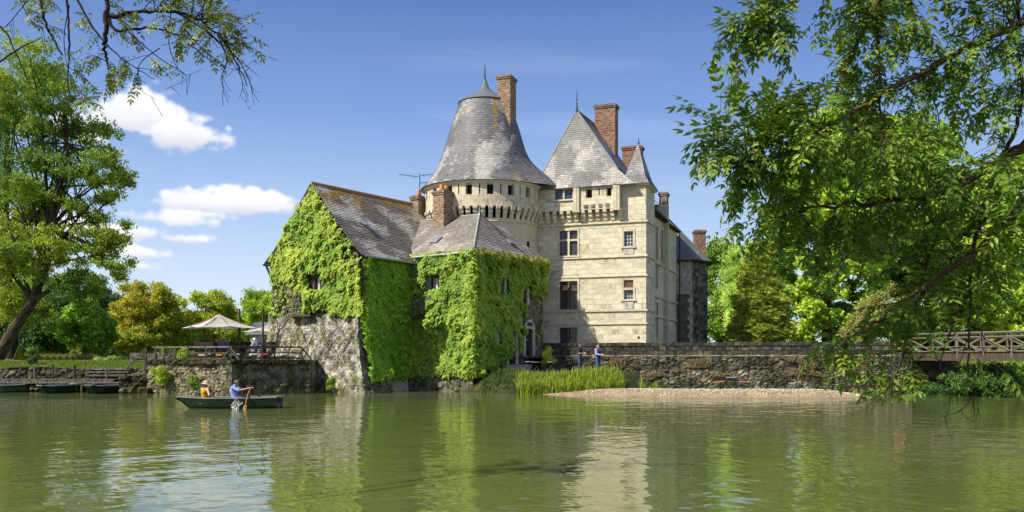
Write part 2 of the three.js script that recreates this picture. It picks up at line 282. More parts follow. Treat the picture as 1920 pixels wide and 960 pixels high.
function rubbleG(map, u0, u1, v0, v1, { sw = 0.4, sh = 0.22, depth = 0.06, step = 0.07, seed = 3, color = (id) => { const k = 0.7 + 0.5 * id; return [k, k, k * 0.95]; }, rough = 0.03 } = {}) {
  const nu = Math.ceil((u1 - u0) / step), nv = Math.ceil((v1 - v0) / step), pos = [], uv = [], col = [], idx = [];
  for (let j = 0; j <= nv; j++) for (let i = 0; i <= nu; i++) {
    const u = lerp(u0, u1, i / nu), v = lerp(v0, v1, j / nv), [e, id] = cellNoise(u / sw + 0.3 * fbm(u, v, seed, 2), v / sh, seed);
    const w = depth * (smooth(0, 0.22, e) * (0.55 + 0.75 * id) - 0.5) + rough * (fbm(u * 3, v * 3, seed + 5, 3) - 0.5) * 2, p = map(u, v, w), c = e < 0.07 ? color(0.25, u, v) : color(id, u, v);
    pos.push(...p); uv.push(u, v); col.push(...c);
    if (i && j) { const k = j * (nu + 1) + i; idx.push(k - nu - 2, k - nu - 1, k, k - nu - 2, k, k - 1); }
  }
  const g = new THREE.BufferGeometry();
  g.setAttribute('position', new THREE.BufferAttribute(new Float32Array(pos), 3)); g.setAttribute('uv', new THREE.BufferAttribute(new Float32Array(uv), 2)); g.setAttribute('color', new THREE.BufferAttribute(new Float32Array(col), 3)); g.setIndex(idx); g.computeVertexNormals();
  return g;
}
function slateFace(s, poly, { row = 0.16, tile = 0.22, lift = 0.022, color, seed = 1 } = {}) {   // overlapping slates on a flat convex roof face; poly[0]-poly[1] is its eave
  const r = rngOf(seed), o = poly[0], e = poly[1].clone().sub(o).normalize(), n = e.clone().cross(poly[poly.length - 1].clone().sub(o)).normalize(), up = n.clone().cross(e), q = poly.map((p) => { const d = p.clone().sub(o); return [d.dot(e), d.dot(up)]; });
  const vmax = Math.max(...q.map((p) => p[1])), P = (u, v, w) => { const p = o.clone().addScaledVector(e, u).addScaledVector(up, v).addScaledVector(n, w); return [p.x, p.y, p.z]; };
  const span = (v) => { let a = 1e9, b = -1e9; for (let i = 0; i < q.length; i++) { const [x0, y0] = q[i], [x1, y1] = q[(i + 1) % q.length]; if ((y0 <= v) !== (y1 <= v)) { const x = x0 + (v - y0) / (y1 - y0) * (x1 - x0); a = Math.min(a, x); b = Math.max(b, x); } } return a < b ? [a, b] : null; };
  let j = 0;
  for (let v = 0; v < vmax - 0.01; v += row, j++) {
    const v1 = Math.min(vmax, v + row * 1.04), s0 = span(v + 1e-3), s1 = span(v1 - 2e-3) ?? s0; if (!s0) continue;
    for (let u = Math.min(s0[0], s1[0]) - (j % 2 ? tile / 2 : 0); u < Math.max(s0[1], s1[1]); u += tile) {
      const a0 = clamp(u, s0[0], s0[1]), b0 = clamp(u + tile, s0[0], s0[1]), a1 = clamp(u, s1[0], s1[1]), b1 = clamp(u + tile, s1[0], s1[1]); if (b0 - a0 < 0.01 && b1 - a1 < 0.01) continue;
      const drop = (r() - 0.5) * 0.02, l = lift * (0.7 + r() * 0.7), g = 0.004, c = color(...P((a0 + b0) / 2, v + row / 2, 0), r);
      s.quad(P(a0 + g, v + drop, l), P(b0 - g, v + drop, l + (r() - 0.5) * 0.01), P(b1 - g, v1, 0.004), P(a1 + g, v1, 0.004), c);
      s.quad(P(a0 + g, v + drop, -0.01), P(b0 - g, v + drop, -0.01), P(b0 - g, v + drop, l), P(a0 + g, v + drop, l), c);
    }
  }
}
const polyG = (list) => { const s = new Soup(); for (const p of list) for (let i = 1; i < p.length - 1; i++) s.tri(...[p[0], p[i], p[i + 1]].map((v) => [v.x, v.y, v.z])); return s.geo(); };
function slateTone(seed, { base = [0.2, 0.195, 0.2], pale = [0.46, 0.44, 0.41], palePart = 0.5, orange = () => 0, scale = 0.5 } = {}) {
  return (x, y, z, r) => {
    const n = fbm(x * scale + seed, y * scale * 0.7, z * scale, 6), l = smooth(palePart, palePart + 0.14, n + (r() - 0.5) * 0.09), k = 0.88 + r() * 0.24, o = orange(x, y, z) * smooth(0.4, 0.6, fbm(x * 1.3, y * 1.3, z * 1.3 + seed, 3) + (r() - 0.5) * 0.3);
    const c = [0, 1, 2].map((i) => lerp(lerp(base[i], pale[i], l) * k, [0.42, 0.24, 0.05][i] * k, o)); return c;
  };
}

// ------------------------------------------------------------------ river and land
{
  const fine = rippleTex(5, 60, 3, 34, 0.85), broad = rippleTex(8, 36, 2, 9, 0.6);
  const water = new THREE.MeshPhysicalMaterial({ color: rgb(0.098, 0.12, 0.034), roughness: 0.035, ior: 1.33, specularIntensity: 1, bumpMap: again(fine, 1 / 7, 1 / 7), bumpScale: 0.015 });
  const toNormal = (t, k) => { const n = 512, d = t.image.data, h = (i, j) => d[((((j % n) + n) % n) * n + ((i % n) + n) % n) * 4] / 255; return texture(n, (u, v) => { const i = Math.round(u * n), j = Math.round(v * n), dx = (h(i + 1, j) - h(i - 1, j)) * k, dy = (h(i, j + 1) - h(i, j - 1)) * k, l = 1 / Math.hypot(dx, dy, 1); return [0.5 - dx * l / 2, 0.5 - dy * l / 2, 0.5 + l / 2]; }, { color: false }); };
  water.normalMap = again(toNormal(broad, 1.6), 1 / 19, 1 / 19); water.normalScale.set(0.11, 0.11);
  const s = new Soup(); s.quad([-160, 0, 12], [160, 0, 12], [160, 0, -64], [-160, 0, -64], undefined, [-160, -12], [160, -12], [160, 64], [-160, 64]);
  structure('river_water', s.geo(), water);
}
const SHORE = [[-400, 57.4], [-22, 57.4], [-20.5, 58.2], [-13, 59.5], [-9, 60], [-3, 61.5], [2.35, 60.6], [22.4, 54.3], [24.5, 53.9], [27, 54.6], [34, 52], [60, 46], [400, 46]];
function shoreAt(x) { for (let i = 1; i < SHORE.length; i++) if (x <= SHORE[i][0]) { const a = SHORE[i - 1], b = SHORE[i]; return lerp(a[1], b[1], (x - a[0]) / (b[0] - a[0])); } return 46; }
function landHeight(x, d) {
  const s = shoreAt(x), left = lerp(1.42, 1.95, smooth(57, 68, d)), right = 2.15; let h = lerp(left, right, smooth(-16, 2, x));
  if (x > 24.5) h = lerp(h, -0.4 + 2.3 * smooth(0, 4.5, d - s) , smooth(24.5, 26.5, x));
  return h + 0.12 * (fbm(x * 0.25, d * 0.25, 3, 3) - 0.5) * smooth(0, 3, d - s) + 5 * smooth(140, 600, d);
}
{
  const xs = [-1500, -700, -300, -120, -80]; for (let x = -60; x <= 60; x += 0.75) xs.push(x); xs.push(80, 120, 300, 700, 1500);
  const ts = []; for (let t = 0; t < 16; t += 0.5) ts.push(t); for (let t = 16; t < 60; t += 3) ts.push(t); ts.push(70, 100, 160, 300, 600, 1200, 2400);
  const pos = [], uv = [], idx = [], n = xs.length;
  ts.forEach((t, j) => xs.forEach((x, i) => { const d = shoreAt(x) + t; pos.push(x, landHeight(x, d), -d); uv.push(x, d); if (i && j) { const k = j * n + i; idx.push(k - n - 1, k - n, k, k - n - 1, k, k - 1); } }));
  const g = new THREE.BufferGeometry(); g.setAttribute('position', new THREE.BufferAttribute(new Float32Array(pos), 3)); g.setAttribute('uv', new THREE.BufferAttribute(new Float32Array(uv), 2)); g.setIndex(idx); g.computeVertexNormals();
  structure('ground', g, MAT.grass);
  const b = new Soup(); b.quad([-400, -1.2, 60], [400, -1.2, 60], [400, -1.2, -70], [-400, -1.2, -70]); structure('riverbed', b.geo(), MAT.soil);
  const near = new Soup(), hy = (x, z) => 0.55 + 0.25 * fbm(x * 0.3, z * 0.3, 2, 3);
  for (let i = -40; i < 40; i++) for (let j = 0; j < 20; j++) { const x = i * 2, z = 3 + j * 3, f = (x, z) => [x, z < 4 ? -0.3 : hy(x, z), z]; near.quad(f(x, z + 3), f(x + 2, z + 3), f(x + 2, z), f(x, z)); }
  structure('near_bank', near.geo(), MAT.grass);
  // a gravel path runs across the garden on the far left
  const p = new Soup(), py = (x, d) => landHeight(x, d) + 0.03;
  for (let x = -52; x < -22; x += 1) { const q = (x, d) => [x, py(x, d), -d]; p.quad(q(x, 66.2), q(x + 1, 66.2), q(x + 1, 69.4), q(x, 69.4)); }
  structure('garden_path', p.geo(), std([0.55, 0.47, 0.34], { map: again(gravelTex, 0.5), roughness: 0.95 }));
}
// sloping earth bank below the hip-roofed house, where the irises grow
const BANK = (x, d) => { const front = 52.4 + 0.35 * Math.sin(x * 0.9) + (x > 6.2 ? (x - 6.2) * 1.3 : 0) + (x < -0.5 ? (-0.5 - x) * 1.2 : 0); return -0.25 + 1.55 * smooth(0, 4.2, d - front + 0.5) + 0.08 * (fbm(x, d, 4, 3) - 0.5); };
{
  const pos = [], uv = [], idx = [], nx = 56, nd = 30;
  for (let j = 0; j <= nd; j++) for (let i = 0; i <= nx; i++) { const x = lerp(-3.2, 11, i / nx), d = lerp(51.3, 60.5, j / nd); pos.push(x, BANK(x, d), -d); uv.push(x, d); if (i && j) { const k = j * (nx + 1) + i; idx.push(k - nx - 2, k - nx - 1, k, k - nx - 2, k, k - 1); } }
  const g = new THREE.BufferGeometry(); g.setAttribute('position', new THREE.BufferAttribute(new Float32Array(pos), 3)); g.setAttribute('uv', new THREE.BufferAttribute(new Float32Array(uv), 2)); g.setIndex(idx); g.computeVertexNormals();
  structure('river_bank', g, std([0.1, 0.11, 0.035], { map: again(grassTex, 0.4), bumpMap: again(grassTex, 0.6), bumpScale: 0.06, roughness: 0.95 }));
}
// gravel bank in front of the garden wall
const BEACH = (x, d) => { const c = 50.6 - (x - 5.5) * 0.06 + Math.max(0, 9 - x) * 0.2, a = (x - 13.2) / (x < 13.2 ? 13.6 : 8.0), half = (x < 10 ? lerp(3.4, 1.5, smooth(10, 3, x)) : 3.4) * Math.sqrt(Math.max(0, 1 - a * a)), e = (d - c) / Math.max(0.1, half); return -0.12 + 0.5 * (1 - Math.min(1.6, Math.abs(e)) ** 2) * smooth(0, 0.5, 1 - Math.abs(a)) + 0.05 * (fbm(x * 2, d * 2, 4, 3) - 0.5); };
{
  const pos = [], uv = [], idx = [], nx = 150, nd = 44;
  for (let j = 0; j <= nd; j++) for (let i = 0; i <= nx; i++) { const x = lerp(-0.5, 21.6, i / nx), d = lerp(46.4, 55.5, j / nd); pos.push(x, BEACH(x, d), -d); uv.push(x, d); if (i && j) { const k = j * (nx + 1) + i; idx.push(k - nx - 2, k - nx - 1, k, k - nx - 2, k, k - 1); } }
  const g = new THREE.BufferGeometry(); g.setAttribute('position', new THREE.BufferAttribute(new Float32Array(pos), 3)); g.setAttribute('uv', new THREE.BufferAttribute(new Float32Array(uv), 2)); g.setIndex(idx); g.computeVertexNormals();
  structure('gravel_beach', g, MAT.gravel);
  const stone = new THREE.IcosahedronGeometry(0.026, 0), n = 6000, im = shadowed(new THREE.InstancedMesh(stone, std([1, 1, 1], { roughness: 0.9 }), n)), m = new THREE.Matrix4(), r = rngOf(31), c = new THREE.Color(); let k = 0;
  while (k < n) { const x = lerp(4.2, 21.2, r()), d = lerp(46.6, 54, r()), y = BEACH(x, d); if (y < -0.03) continue; const s = 0.4 + r() * r() * 1.3, e = y < 0.06 ? 0.55 : 1; m.makeRotationFromEuler(new THREE.Euler(r() * 6, r() * 6, r() * 6)).scale(V(s * 1.3, s * 0.7, s)).setPosition(x, y + 0.01, -d); im.setMatrixAt(k, m); const q = (0.4 + r() * 0.4) * e; im.setColorAt(k, c.setRGB(q, q * 0.85, q * 0.64 * (e < 1 ? 0.75 : 1))); k++; }
  im.name = 'pebbles'; im.userData = { kind: 'stuff', label: 'pale pebbles scattered over the gravel beach', category: 'pebbles' }; scene.add(im);
}
// ------------------------------------------------------------------ the chateau
const FLAT = (u, v, w) => [u, v, w], RIGHT = (u, v, w) => [w, v, -u];
const trimBox = (map, u0, u1, v0, v1, w0, w1) => { const s = new Soup(), p = (i) => map(i & 1 ? u1 : u0, i & 2 ? v1 : v0, i & 4 ? w1 : w0), q = (...i) => s.quad(...i.map(p)); q(4, 5, 7, 6); q(1, 0, 2, 3); q(5, 1, 3, 7); q(0, 4, 6, 2); q(6, 7, 3, 2); q(0, 1, 5, 4); return s.geo(); };
function windowUnit(parent, map, u0, u1, v0, v1, depth, { lights = [1, 1], panes = [2, 3], frame = MAT.woodWindow, mullion = MAT.stoneTrim, surround = MAT.stoneTrim, sill = true, transom = 0.5 } = {}) {
  const w = part('window', [trimBox(map, u0 - 0.14, u0, v0, v1 + 0.16, -0.1, 0.055), trimBox(map, u1, u1 + 0.14, v0, v1 + 0.16, -0.1, 0.055), trimBox(map, u0, u1, v1, v1 + 0.16, -0.1, 0.055)], surround, parent);
  if (sill) part('sill', trimBox(map, u0 - 0.2, u1 + 0.2, v0 - 0.12, v0, -0.12, 0.11), surround, w);
  const [nx, ny] = lights, mw = nx > 1 ? 0.13 : 0, cw = (u1 - u0 - mw * (nx - 1)) / nx, mh = ny > 1 ? 0.12 : 0, vt = ny > 1 ? lerp(v0, v1, transom) : v1;
  for (let i = 1; i < nx; i++) part('mullion', trimBox(map, u0 + i * cw + (i - 1) * mw, u0 + i * cw + i * mw, v0, v1, -0.16, 0.0), mullion, w);
  if (ny > 1) part('transom', trimBox(map, u0, u1, vt - mh / 2, vt + mh / 2, -0.15, -0.005), mullion, w);
  for (let i = 0; i < nx; i++) for (let j = 0; j < ny; j++) {
    const a = u0 + i * (cw + mw), b = a + cw, c = j ? vt + mh / 2 : v0, d = j ? v1 : vt - (ny > 1 ? mh / 2 : 0), f = 0.05, z = -depth, g = [];
    g.push(trimBox(map, a, a + f, c, d, z, z + 0.06), trimBox(map, b - f, b, c, d, z, z + 0.06), trimBox(map, a + f, b - f, c, c + f, z, z + 0.06), trimBox(map, a + f, b - f, d - f, d, z, z + 0.06));
    const [px, py0] = panes, py = Math.max(1, Math.round(py0 * (ny > 1 ? (d - c) / (v1 - v0) * 2 : 1)));
    for (let k = 1; k < px; k++) { const x = lerp(a + f, b - f, k / px); g.push(trimBox(map, x - 0.014, x + 0.014, c + f, d - f, z + 0.005, z + 0.045)); }
    for (let k = 1; k < py; k++) { const y = lerp(c + f, d - f, k / py); g.push(trimBox(map, a + f, b - f, y - 0.014, y + 0.014, z + 0.008, z + 0.042)); }
    part('casement', g, frame, w); part('pane', trimBox(map, a + f, b - f, c + f, d - f, z + 0.012, z + 0.024), MAT.glass, w);
  }
  return w;
}
function corbelG(map, u, w, y0, y1, out) {              // three rounded steps
  const s = new Soup(), prof = [[0, y0]], n = 3; for (let i = 0; i < n; i++) { const a = out * i / n, b = out * (i + 1) / n, h0 = lerp(y0, y1, i / n), h1 = lerp(y0, y1, (i + 1) / n); for (let k = 1; k <= 4; k++) { const t = k / 4 * Math.PI / 2; prof.push([a + (b - a) * Math.sin(t), h0 + (h1 - h0) * 0.6 * (1 - Math.cos(t))]); } prof.push([b, h1]); }
  prof.push([0, y1]);
  for (let i = 0; i < prof.length - 1; i++) { const [a, c] = prof[i], [b, d] = prof[i + 1]; s.quad(map(u - w / 2, c, a), map(u + w / 2, c, a), map(u + w / 2, d, b), map(u - w / 2, d, b)); for (const e of [-1, 1]) s.tri(map(u + e * w / 2, (y0 + y1) / 2, 0), map(u + e * w / 2, c, a), map(u + e * w / 2, d, b)); }
  return s.geo();
}
function chimney(parent, x, z, w, d, y0, y1, mat, { pots = 0, cap = MAT.brickGrey, turn = 0 } = {}) {
  const g = new THREE.Group(); g.name = 'chimney'; g.position.set(x, 0, z); g.rotation.y = turn; parent.add(g);
  part('stack', boxG(-w / 2, w / 2, y0, y1 - 0.3, -d / 2, d / 2), mat, g);
  part('cap', [boxG(-w / 2 - 0.06, w / 2 + 0.06, y1 - 0.3, y1 - 0.18, -d / 2 - 0.06, d / 2 + 0.06), boxG(-w / 2 - 0.1, w / 2 + 0.1, y1 - 0.18, y1 - 0.06, -d / 2 - 0.1, d / 2 + 0.1), boxG(-w / 2 - 0.04, w / 2 + 0.04, y1 - 0.06, y1, -d / 2 - 0.04, d / 2 + 0.04)], cap, g);
  for (let i = 0; i < pots; i++) { const p = latheG([[0.17, 0], [0.2, 0.05], [0.15, 0.4], [0.17, 0.45], [0.11, 0.45], [0.1, 0.1]], 12); p.translate(0, y1, (i - (pots - 1) / 2) * 0.5); part('chimney_pot', p, MAT.terracotta, g); }
  return g;
}
function roofOf(parent, faces, tone, opts = {}) {
  const flip = (p) => p, roof = part('roof', polyG(faces.map((f) => f.map((v) => v.clone().add(V(0, -0.03, 0))))), MAT.lead, parent), s = new Soup();
  faces.forEach((f, i) => slateFace(s, flip(f), { ...opts, color: tone, seed: 11 + i }));
  const sl = part('slates', s.geo(), MAT.slate, roof); sl.userData.kind = 'stuff'; return roof;
}
function finialG(y0, h, r) { return latheG([[r * 1.6, y0], [r * 0.9, y0 + h * 0.12], [r * 0.5, y0 + h * 0.3], [r * 0.9, y0 + h * 0.34], [r * 0.4, y0 + h * 0.38], [r * 0.4, y0 + h * 0.5], [r * 0.85, y0 + h * 0.53], [r * 0.3, y0 + h * 0.57], [r * 0.3, y0 + h * 0.72], [r * 0.6, y0 + h * 0.74], [r * 0.2, y0 + h * 0.77], [r * 0.05, y0 + h]], 10); }

// ---- round tower
{
  const T = thing('round_tower', 'cream stone round tower with flared conical slate roof and machicolations', 'tower', null, [-2.02, 0.113, -66]); T.scale.setScalar(0.9496);
  const C = (r) => (u, v, w) => { const a = u / r; return [Math.sin(a) * (r + w), v, Math.cos(a) * (r + w)]; }, rs = 4.36, rp = 4.66, D = Math.PI / 180;
  const shaft = part('shaft', latheG([[rs, -0.5], [rs, 12.3]], 64), MAT.mortar, T);
  ashlar(shaft, C(rs), -60 * D * rs, 96 * D * rs, 7.3, 12.15, { course: 0.4, length: 1.05, seed: 4, proud: 0.009, openings: [[48 * D * rs, 52.5 * D * rs, 10.25, 10.9]] });
  part('shaft_window', trimBox(C(rs), 48.3 * D * rs, 52.2 * D * rs, 10.28, 10.88, -0.01, 0.004), MAT.dark, shaft);
  for (const [y, h, o] of [[12.15, 0.14, 0.1], [12.3, 0.16, 0.05], [9.55, 0.16, 0.12]]) part('string_course', latheG([[rs, y], [rs + o, y + 0.03], [rs + o, y + h * 0.7], [rs, y + h]], 64), MAT.stoneTrim, T);
  for (let i = -26; i <= 26; i++) { const a = i * 7.0 * D; if (Math.abs(i) <= 15) part('corbel', corbelG(C(rs), a * rs, 0.3, 12.42, 13.3, 0.42), MAT.stone[(i + 40) % 5], T); }
  const opens = [], R = rp; for (let k = -5; k <= 5; k++) { const a = (6.6 + 19.5 * k) * D * R, b = (16.35 + 19.5 * k) * D * R; opens.push([a - 0.24, a + 0.24, 14.12, 14.86]); opens.push([b - 0.045, b + 0.045, 14.15, 14.9]); }
  const para = part('parapet_wall', wallCore(C(R), -105 * D * R, 115 * D * R, 13.28, 15.2, 0.4, opens, 0.4), MAT.mortar, T);
  ashlar(para, C(R), -104 * D * R, 112 * D * R, 13.3, 15.1, { course: 0.36, length: 0.9, openings: opens, seed: 9, proud: 0.009 });
  part('parapet_dark_lining', latheG([[4.2, 13.25], [4.2, 15.2]], 48), MAT.dark, T);  // black lining stands for the unlit inside behind the openings
  part('parapet_floor', latheG([[4.2, 13.27], [4.69, 13.27], [4.69, 13.3]], 64), MAT.stoneTrim, T);
  part('eave_moulding', latheG([[4.68, 14.98], [4.76, 15.02], [4.84, 15.12], [4.86, 15.2], [4.5, 15.24]], 64), MAT.stoneTrim, T);
  const prof = [[4.98, 15.16], [4.45, 15.75], [3.89, 16.58], [3.5, 17.4], [3.22, 18.17], [2.95, 19.05], [2.72, 19.84], [2.3, 21.14], [2.0, 22.0]];
  const roof = part('roof', latheG([[4.4, 15.1], ...prof.map(([r, y]) => [r - 0.03, y - 0.02])], 64), MAT.lead, T);
  { // slates laid ring by ring
    const s = new Soup(), r = rngOf(3), tone = slateTone(5, { base: [0.165, 0.162, 0.168], pale: [0.44, 0.42, 0.39], palePart: 0.5, scale: 0.6, orange: (x, y, z) => (1 - smooth(0.1, 0.26, Math.abs(x - 0.72 - (21.5 - y) * 0.06))) * smooth(18.6, 19.6, y) * smooth(0, 0.6, z) * 1.3 + 0.5 * smooth(16.2, 15.4, y) * smooth(1.5, 2.4, x) * smooth(3.6, 2.8, x) * smooth(0, 1, z) });
    const at2 = (l) => { let i = 1, acc = 0; for (; i < prof.length; i++) { const d = Math.hypot(prof[i][0] - prof[i - 1][0], prof[i][1] - prof[i - 1][1]); if (l <= acc + d || i === prof.length - 1) { const t = clamp((l - acc) / d); return [lerp(prof[i - 1][0], prof[i][0], t), lerp(prof[i - 1][1], prof[i][1], t)]; } acc += d; } };
    let total = 0; for (let i = 1; i < prof.length; i++) total += Math.hypot(prof[i][0] - prof[i - 1][0], prof[i][1] - prof[i - 1][1]);
    for (let l = 0, j = 0; l < total; l += 0.15, j++) {
      const [r0, y0] = at2(l), [r1, y1] = at2(Math.min(total, l + 0.156)), n = Math.round(2 * Math.PI * r0 / 0.24), skirt = (a, y) => { const q = ((a / D) % 360 + 360) % 360; return 1.25 * (1 - smooth(15.1, 18.6, y)) ** 1.6 * smooth(38, 78, q) * (1 - smooth(120, 150, q)); };
      for (let k = 0; k < n; k++) {
        const a = (k + (j % 2) * 0.5) / n * 2 * Math.PI, b = a + 2 * Math.PI / n - 0.006 / r0, o = 0.012 + r() * 0.016, dr = (r() - 0.5) * 0.02, P = (q, ang, y) => { const e = q + skirt(ang, y); return [Math.sin(ang) * e, y, Math.cos(ang) * e]; }, c = tone(...P(r0, a, y0), r);
        s.quad(P(r0 + o, a, y0 + dr), P(r0 + o, b, y0 + dr), P(r1 + 0.002, b, y1), P(r1 + 0.002, a, y1), c); s.quad(P(r0 - 0.01, a, y0 + dr), P(r0 - 0.01, b, y0 + dr), P(r0 + o, b, y0 + dr), P(r0 + o, a, y0 + dr), c);
      }
    }
    part('slates', s.geo(), MAT.slate, roof).userData.kind = 'stuff';
  }
  const cap = part('cap_roof', latheG([[1.9, 21.95], [2.1, 21.98], [2.1, 22.04], [1.5, 22.42], [0.8, 22.85], [0.42, 23.15], [0.2, 23.6], [0.12, 23.9]], 40), std([0.13, 0.135, 0.15], { map: again(mottle, 1), bumpMap: again(mottleBump, 3), bumpScale: 0.01, roughness: 0.6 }), T);
  part('finial', finialG(23.8, 1.6, 0.09), MAT.iron, cap);
  // brick chimney growing out of the cone, with a slated saddle at its foot
  const ch = chimney(T, 1.72, 1.15, 1.05, 1.35, 18.2, 23.75, MAT.brickPale, { turn: -20 * D, cap: MAT.brickPale });
  const saddle = new THREE.SphereGeometry(1, 20, 12, 0, Math.PI * 2, 0, Math.PI / 2); saddle.scale(1.02, 1.5, 1.15); saddle.translate(1.78, 18.1, 1.3); part('chimney_saddle', saddle, std([0.17, 0.165, 0.17], { map: again(mottle, 1), bumpMap: again(mottleBump, 3), bumpScale: 0.02, roughness: 0.7 }), T);
}
// ---- square block with the hipped roof and the corner turret
{
  const K = thing('castle_block', 'tall cream ashlar castle block with steep hipped slate roof and corner turret', 'castle', null, [9.39, 0, -62], -20 * Math.PI / 180);
  const wins = { a: [-6.33, -4.98, 9.5, 11.3], b: [-1.6, -0.93, 9.98, 11.05], c: [-6.33, -4.98, 5.62, 7.66], d: [-1.6, -0.93, 6.25, 7.62], e: [-6.33, -4.98, 3.1, 4.32] };
  const open = Object.values(wins), grow = open.map(([a, b, c, d]) => [a - 0.13, b + 0.13, c - 0.1, d + 0.15]);
  const front = part('front_wall', wallCore(FLAT, -11, 0, -0.2, 12.65, 0.45, open), MAT.mortar, K);
  ashlar(front, FLAT, -8.6, 0, 2.7, 11.72, { openings: grow, seed: 21, course: 0.36, length: 1.0 });
  const tf = part('turret_wall', wallCore(FLAT, -1.75, 0, 12.65, 14.35, 0.4, []), MAT.mortar, K);
  ashlar(tf, FLAT, -1.72, 0, 11.85, 14.2, { seed: 22, length: 0.85 });
  const side = part('side_wall', wallCore(RIGHT, 0.0, 3.0, -0.2, 14.35, 0.4, []), MAT.mortar, K);
  ashlar(side, RIGHT, 0.02, 3.0, 2.7, 14.2, { seed: 23, length: 1.0 });
  part('back_wall', boxG(-11, 0, -0.2, 14.3, -9, -8.6), MAT.mortar, K);
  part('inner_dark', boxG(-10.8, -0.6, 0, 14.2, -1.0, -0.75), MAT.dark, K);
  for (const [y, h, o] of [[9.24, 0.13, 0.07], [7.88, 0.11, 0.06], [5.42, 0.13, 0.07], [4.5, 0.11, 0.06], [11.66, 0.14, 0.08]]) {
    part('string_course', [trimBox(FLAT, -9.9, 0.03 + o, y, y + h * 0.6, 0, 0.03 + o), trimBox(FLAT, -9.9, 0.03 + o * 0.6, y + h * 0.6, y + h, 0, 0.03 + o * 0.6)], MAT.stoneTrim, K);
    part('string_course', [trimBox(RIGHT, 0.002, 3.1, y, y + h * 0.6, 0, 0.03 + o), trimBox(RIGHT, 0.002, 3.1, y + h * 0.6, y + h, 0, 0.03 + o * 0.6)], MAT.stoneTrim, K);
  }
  for (let i = -3; i < 13; i++) part('corbel', corbelG(FLAT, -8.2 + i * 0.53, 0.26, 11.82, 12.66, 0.42), MAT.stone[(i + 5) % 5], K);
  // parapet carried on the corbels
  const PW = (u, v, w) => [u, v, w + 0.42], upo = [[-6.55, -5.95, 13.5, 14.22], [-5.83, -5.23, 13.5, 14.22], [-4.25, -3.8, 13.5, 14.12], [-3.32, -3.24, 13.6, 14.15], [-2.75, -2.4, 13.55, 14.15]];
  const pw = part('parapet_wall', wallCore(PW, -8.9, -1.75, 12.66, 14.35, 0.4, upo), MAT.mortar, K);
  ashlar(pw, PW, -8.9, -1.75, 12.68, 14.25, { openings: upo, seed: 25, course: 0.32, length: 0.8 });
  part('parapet_floor', boxG(-8.9, -1.75, 12.66, 12.7, 0.02, 0.44), MAT.stoneTrim, K);
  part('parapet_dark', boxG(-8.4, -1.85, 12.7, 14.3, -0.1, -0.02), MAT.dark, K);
  for (const x of [-6.25, -5.53]) { const w = part('attic_window', [trimBox(PW, x - 0.3, x - 0.25, 13.5, 14.22, -0.15, -0.09), trimBox(PW, x + 0.25, x + 0.3, 13.5, 14.22, -0.15, -0.09), trimBox(PW, x - 0.25, x + 0.25, 13.5, 13.55, -0.15, -0.09), trimBox(PW, x - 0.25, x + 0.25, 14.17, 14.22, -0.15, -0.09)], MAT.woodWindow, K); part('pane', trimBox(PW, x - 0.25, x + 0.25, 13.55, 14.17, -0.135, -0.12), MAT.glass, w); }
  part('attic_sill', trimBox(PW, -6.9, -5.1, 13.38, 13.49, -0.05, 0.12), MAT.stoneTrim, K);
  for (const [a, b] of [[-5.12, -4.72], [-2.25, -1.78]]) { part('pilaster', [trimBox(PW, a, a + (b - a) * 0.6, 12.62, 14.24, 0.02, 0.2), trimBox(PW, a + (b - a) * 0.64, b, 12.62, 14.24, 0.02, 0.17)], MAT.stoneTrim, K); part('pilaster_base', trimBox(PW, a - 0.06, b + 0.06, 12.5, 12.62, -0.05, 0.26), MAT.stoneTrim, K); }
  for (let i = 0; i < 5; i++) part('carved_panel', trimBox(PW, -4.4 + i * 0.53, -4.12 + i * 0.53, 12.78, 13.02, 0.02, 0.055), MAT.coping, K);
  // windows
  windowUnit(K, FLAT, ...wins.a, 0.2, { lights: [2, 2], panes: [2, 3], transom: 0.62 });
  windowUnit(K, FLAT, ...wins.c, 0.2, { lights: [2, 2], panes: [3, 4], transom: 0.68, mullion: MAT.woodWindow });
  windowUnit(K, FLAT, ...wins.e, 0.2, { lights: [2, 1], panes: [3, 3], mullion: MAT.woodWindow, sill: false });
  windowUnit(K, FLAT, ...wins.b, 0.2, { lights: [1, 1], panes: [3, 4], frame: MAT.white });
  windowUnit(K, FLAT, wins.d[0], wins.d[1], 6.25, 6.92, 0.2, { lights: [1, 1], panes: [3, 3], frame: MAT.white });
  part('shutter', [0, 1, 2].map((i) => trimBox(FLAT, wins.d[0] + i * 0.224, wins.d[0] + i * 0.224 + 0.215, 7.02, 7.62, -0.15, -0.1)), MAT.woodWindow, K);
  for (const [y0, y1] of [[9.4, 9.86], [5.57, 6.13]]) part('apron_panel', trimBox(FLAT, -1.62, -0.9, y0, y1, 0.02, 0.06), MAT.paleStone, K);
  part('vent_hole', trimBox(FLAT, -0.62, -0.48, 3.5, 3.64, 0.0, 0.04), MAT.dark, K);
  // main roof: hipped, ridge running back, feet of the slopes kicked out
  const x0 = -8.6, x1 = -0.7, z0 = 0.62, z1 = -9.2, ye = 14.28, ym = 15.45, m0 = -7.75, m1 = -2.0, mz0 = -0.1, mz1 = -8.4, A = V(-5.5, 20.4, -1.65), B = V(-5.0, 20.2, -6.6);
  const tone = slateTone(17, { base: [0.2, 0.195, 0.19], pale: [0.42, 0.4, 0.37], palePart: 0.49, scale: 0.7 });
